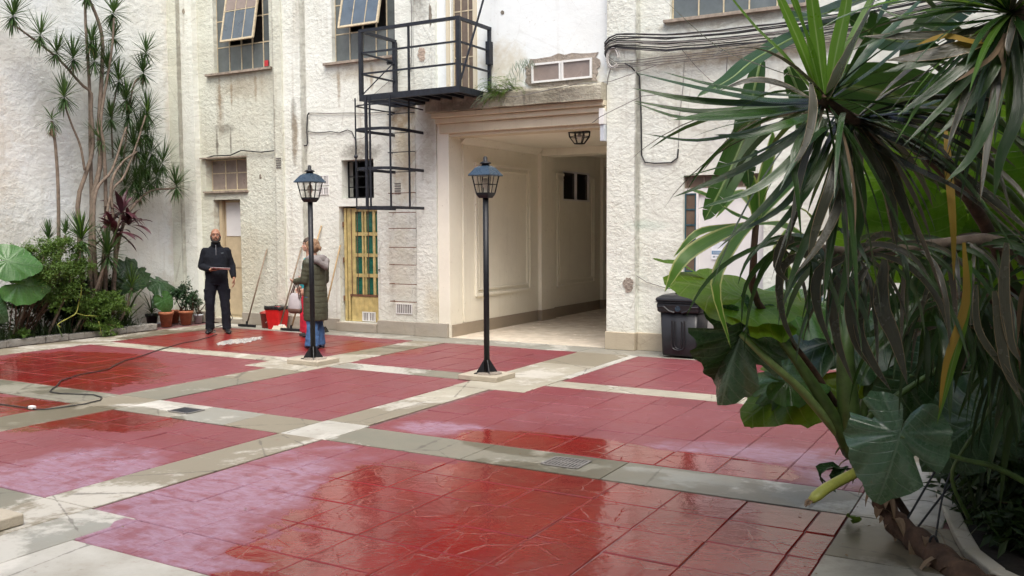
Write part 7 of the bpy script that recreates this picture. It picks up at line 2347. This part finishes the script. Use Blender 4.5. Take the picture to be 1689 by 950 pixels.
# ---- elephant ears further back, backlight put into their bright green
T7 = thing('elephant_ear', (1.3, 7.0, .05), 'tall elephant ear with backlight put into its bright leaf colour, far right', 'plant')
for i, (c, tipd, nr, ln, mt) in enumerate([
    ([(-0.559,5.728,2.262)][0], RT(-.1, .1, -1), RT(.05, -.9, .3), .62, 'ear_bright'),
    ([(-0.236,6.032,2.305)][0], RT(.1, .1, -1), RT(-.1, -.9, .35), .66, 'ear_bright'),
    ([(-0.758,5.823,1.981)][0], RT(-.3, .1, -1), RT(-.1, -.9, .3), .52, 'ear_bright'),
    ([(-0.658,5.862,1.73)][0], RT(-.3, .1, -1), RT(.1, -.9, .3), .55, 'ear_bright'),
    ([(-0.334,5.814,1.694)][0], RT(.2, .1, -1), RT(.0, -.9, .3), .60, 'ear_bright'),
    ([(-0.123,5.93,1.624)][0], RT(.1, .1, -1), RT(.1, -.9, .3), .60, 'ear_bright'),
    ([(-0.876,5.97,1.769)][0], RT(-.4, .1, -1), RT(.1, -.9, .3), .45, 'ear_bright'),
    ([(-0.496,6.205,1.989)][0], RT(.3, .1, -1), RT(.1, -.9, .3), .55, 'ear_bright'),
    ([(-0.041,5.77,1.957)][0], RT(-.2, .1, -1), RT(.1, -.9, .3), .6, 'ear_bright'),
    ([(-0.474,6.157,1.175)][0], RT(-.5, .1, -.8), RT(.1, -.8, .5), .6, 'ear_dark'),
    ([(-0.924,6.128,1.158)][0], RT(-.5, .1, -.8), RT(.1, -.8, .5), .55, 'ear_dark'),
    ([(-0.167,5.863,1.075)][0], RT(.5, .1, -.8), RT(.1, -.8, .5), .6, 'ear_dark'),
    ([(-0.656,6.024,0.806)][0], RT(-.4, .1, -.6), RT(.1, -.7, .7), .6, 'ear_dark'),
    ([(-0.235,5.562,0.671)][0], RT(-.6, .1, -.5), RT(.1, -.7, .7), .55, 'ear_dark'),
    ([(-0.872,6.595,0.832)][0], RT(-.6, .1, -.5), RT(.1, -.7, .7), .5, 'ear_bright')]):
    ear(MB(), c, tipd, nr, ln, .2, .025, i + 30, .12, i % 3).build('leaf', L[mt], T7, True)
    b = V((1.3 + .06 * (i % 4), 7.0 + .05 * (i % 3), .05))
    MB().tube(bez([b, b.lerp(V(c), .5) + V((.1, .1, .35)), c], 10), [.03 - .002 * q for q in range(11)], 8).build('stalk', L['stalk'], T7, True)

# ---- shrubs and ground cover behind, filling the bed
def mass(name, base, blobs, mat, label, seed):
    t = thing(name, base, label, 'shrub')
    m = MB()
    tips = []
    for j, (c, r, n, l_, w_) in enumerate(blobs): tips += bush(m, c, r, n, l_, w_, seed + j, 26, .3, .2)
    m.build('foliage', L[mat], t, kind='stuff')
    sm = MB()
    rr = random.Random(seed)
    for p, s in tips[::4]:
        b = V(base) + V((rr.uniform(-.2, .2), rr.uniform(-.2, .2), 0))
        sm.tube(bez([b, b.lerp(p, .5) + V((rr.uniform(-.1, .1), rr.uniform(-.1, .1), .1)), p], 7), [.016 - .0014 * q for q in range(8)], 6)
    sm.build('branches', M['bark_dark'], t, True, kind='stuff')


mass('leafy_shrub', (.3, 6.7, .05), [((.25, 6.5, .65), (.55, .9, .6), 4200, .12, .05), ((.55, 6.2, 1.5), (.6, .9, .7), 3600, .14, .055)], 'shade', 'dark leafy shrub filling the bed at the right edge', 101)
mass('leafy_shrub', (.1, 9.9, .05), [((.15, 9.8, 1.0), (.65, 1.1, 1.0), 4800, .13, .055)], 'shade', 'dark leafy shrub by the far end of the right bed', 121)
mass('leafy_shrub', (.6, 5.4, .05), [((-.12, 6.4, .28), (.3, .9, .28), 2400, .11, .045), ((.12, 5.35, .3), (.3, .45, .3), 1600, .11, .045), ((.55, 5.5, .6), (.5, .5, .55), 2400, .12, .05)], 'shade', 'low dark shrub added as deep shadow nearest the camera in the right bed', 141)  # dark leaf mass added to stand for deep shadow here
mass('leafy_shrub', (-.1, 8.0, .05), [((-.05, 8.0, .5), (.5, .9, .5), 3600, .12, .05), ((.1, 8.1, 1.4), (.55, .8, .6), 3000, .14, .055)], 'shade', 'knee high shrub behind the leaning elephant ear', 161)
# unseen tree added above the frame to shade the bed
T9 = thing('added_shade_tree', (1.6, 6.0, .05), 'unseen broad crowned tree added above the frame to shade the right bed', 'tree')
MB().tube(bez([(1.6, 6.0, .05), (1.55, 6.0, 2), (1.3, 5.8, 4.2)], 12), [.12 - .005 * i for i in range(13)], 10).build('trunk', M['bark_dark'], T9, True)
m = MB()
tips = bush(m, (1.0, 4.4, 4.1), (1.7, 1.8, .65), 5500, .24, .11, 181, 40, .3, .2)
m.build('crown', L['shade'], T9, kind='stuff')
sm = MB()
for p, s_ in tips[::2]: sm.tube(bez([(1.35, 5.85, 3.6), V((1.3, 5.8, 3.9)).lerp(p, .5) + V((0, 0, .15)), p], 6), [.03 - .004 * q for q in range(7)], 6)
sm.build('limbs', M['bark_dark'], T9, True, kind='stuff')
m = MB()
rr = random.Random(19)
for i in range(1100):
    p = (rr.uniform(-.35, 1.2), rr.uniform(5.4, 10.8), .05)
    az, el = rr.uniform(0, 6.28), R(rr.uniform(25, 80))
    blade(m, droop_path(p, (math.cos(az) * math.cos(el), math.sin(az) * math.cos(el), math.sin(el)), rr.uniform(.2, .5), .2, 4), rr.uniform(.012, .03), .2)
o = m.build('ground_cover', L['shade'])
tag(o, 'dark strappy ground cover on the soil of the right bed', 'ground cover', None, 'stuff')

# guy wires holding the stump, a wilted leaf and small litter at its foot
gw = thing('guy_wire', [(-0.571,5.269,0.101)][0], 'black guy wires tied round the leaning stump', 'wire')
for pts in ([(-0.189,5.829,0.8),(-0.41,5.561,0.448),(-0.597,5.287,0.078)], [(-0.235,5.664,0.481),(-0.4,5.495,0.261),(-0.544,5.223,0.062)], [(-0.289,5.524,0.572),(-0.389,5.333,0.336),(-0.422,5.119,0.05)]):
    MB().tube(bez(pts, 8), .006, 6).build('wire', M['cable_black'], gw)
q = [(-0.422,5.11,0.075)][0]
MB().tube([V(q) + V((math.cos(a) * .02, 0, math.sin(a) * .045)) for a in [i * R(30) for i in range(13)]], .007, 6).build('clip', M['cable_black'], gw)
MB().tube([V(q) + V((math.cos(a) * .018, .01, -.06 + math.sin(a) * .03)) for a in [i * R(30) for i in range(13)]], .006, 6).build('clip', M['cable_black'], gw)
wl = thing('wilted_leaf', [(-0.987,5.224,0.368)][0], 'small dark wilted leaf curling at the foot of the elephant ear', 'leaf')
for pts in ([(-0.876,5.288,0.384),(-0.93,5.197,0.347),(-0.945,5.182,0.264),(-0.996,5.103,0.361)], [(-0.87,5.29,0.357),(-0.955,5.187,0.397),(-1.002,5.101,0.384),(-0.977,5.11,0.312)]):
    m = MB()
    blade(m, bez(pts, 8), .06, .5, .8, wave=.3)
    m.build('leaf', L['ear_dark'], wl, True)
MB().tube(bez([(-0.81,5.381,0.343),(-0.905,5.271,0.377),(-1.007,5.156,0.381)], 6), .005, 6).build('stalk', M['bark_dark'], wl, True)
wl = thing('fallen_leaf', [(-0.859,5.523,0.01)][0], 'curled yellow green fallen leaf on the marble rim beside the stump', 'leaf')
m = MB()
blade(m, bez([(-0.922,5.555,0.02)] + [(-0.864,5.405,0.05)] + [(-0.843,5.437,0.03),(-0.835,5.516,0.03)], 8), .07, .6, 1.2, wave=.3)
m.build('blade', L['fern'], wl, True)
m = MB()
rr = random.Random(23)
for i in range(160):
    p = (rr.uniform(-12.8, .1), rr.uniform(3.0, 11.8))
    if i > 110: p = (rr.uniform(-1.2, .3), rr.uniform(4.5, 7))
    if i < 40: p = (rr.uniform(-13.05, -12.6), rr.uniform(6, 11))
    a = rr.uniform(0, 6.28)
    s_ = rr.uniform(.006, .02)
    leaflet(m, (p[0], p[1], .006), (math.cos(a), math.sin(a), .1), (0, 0, 1), s_ * 1.6, s_)
o = m.build('leaf_litter', L['dead'])
tag(o, 'specks of dry leaf litter scattered over the paving', 'litter', None, 'stuff')
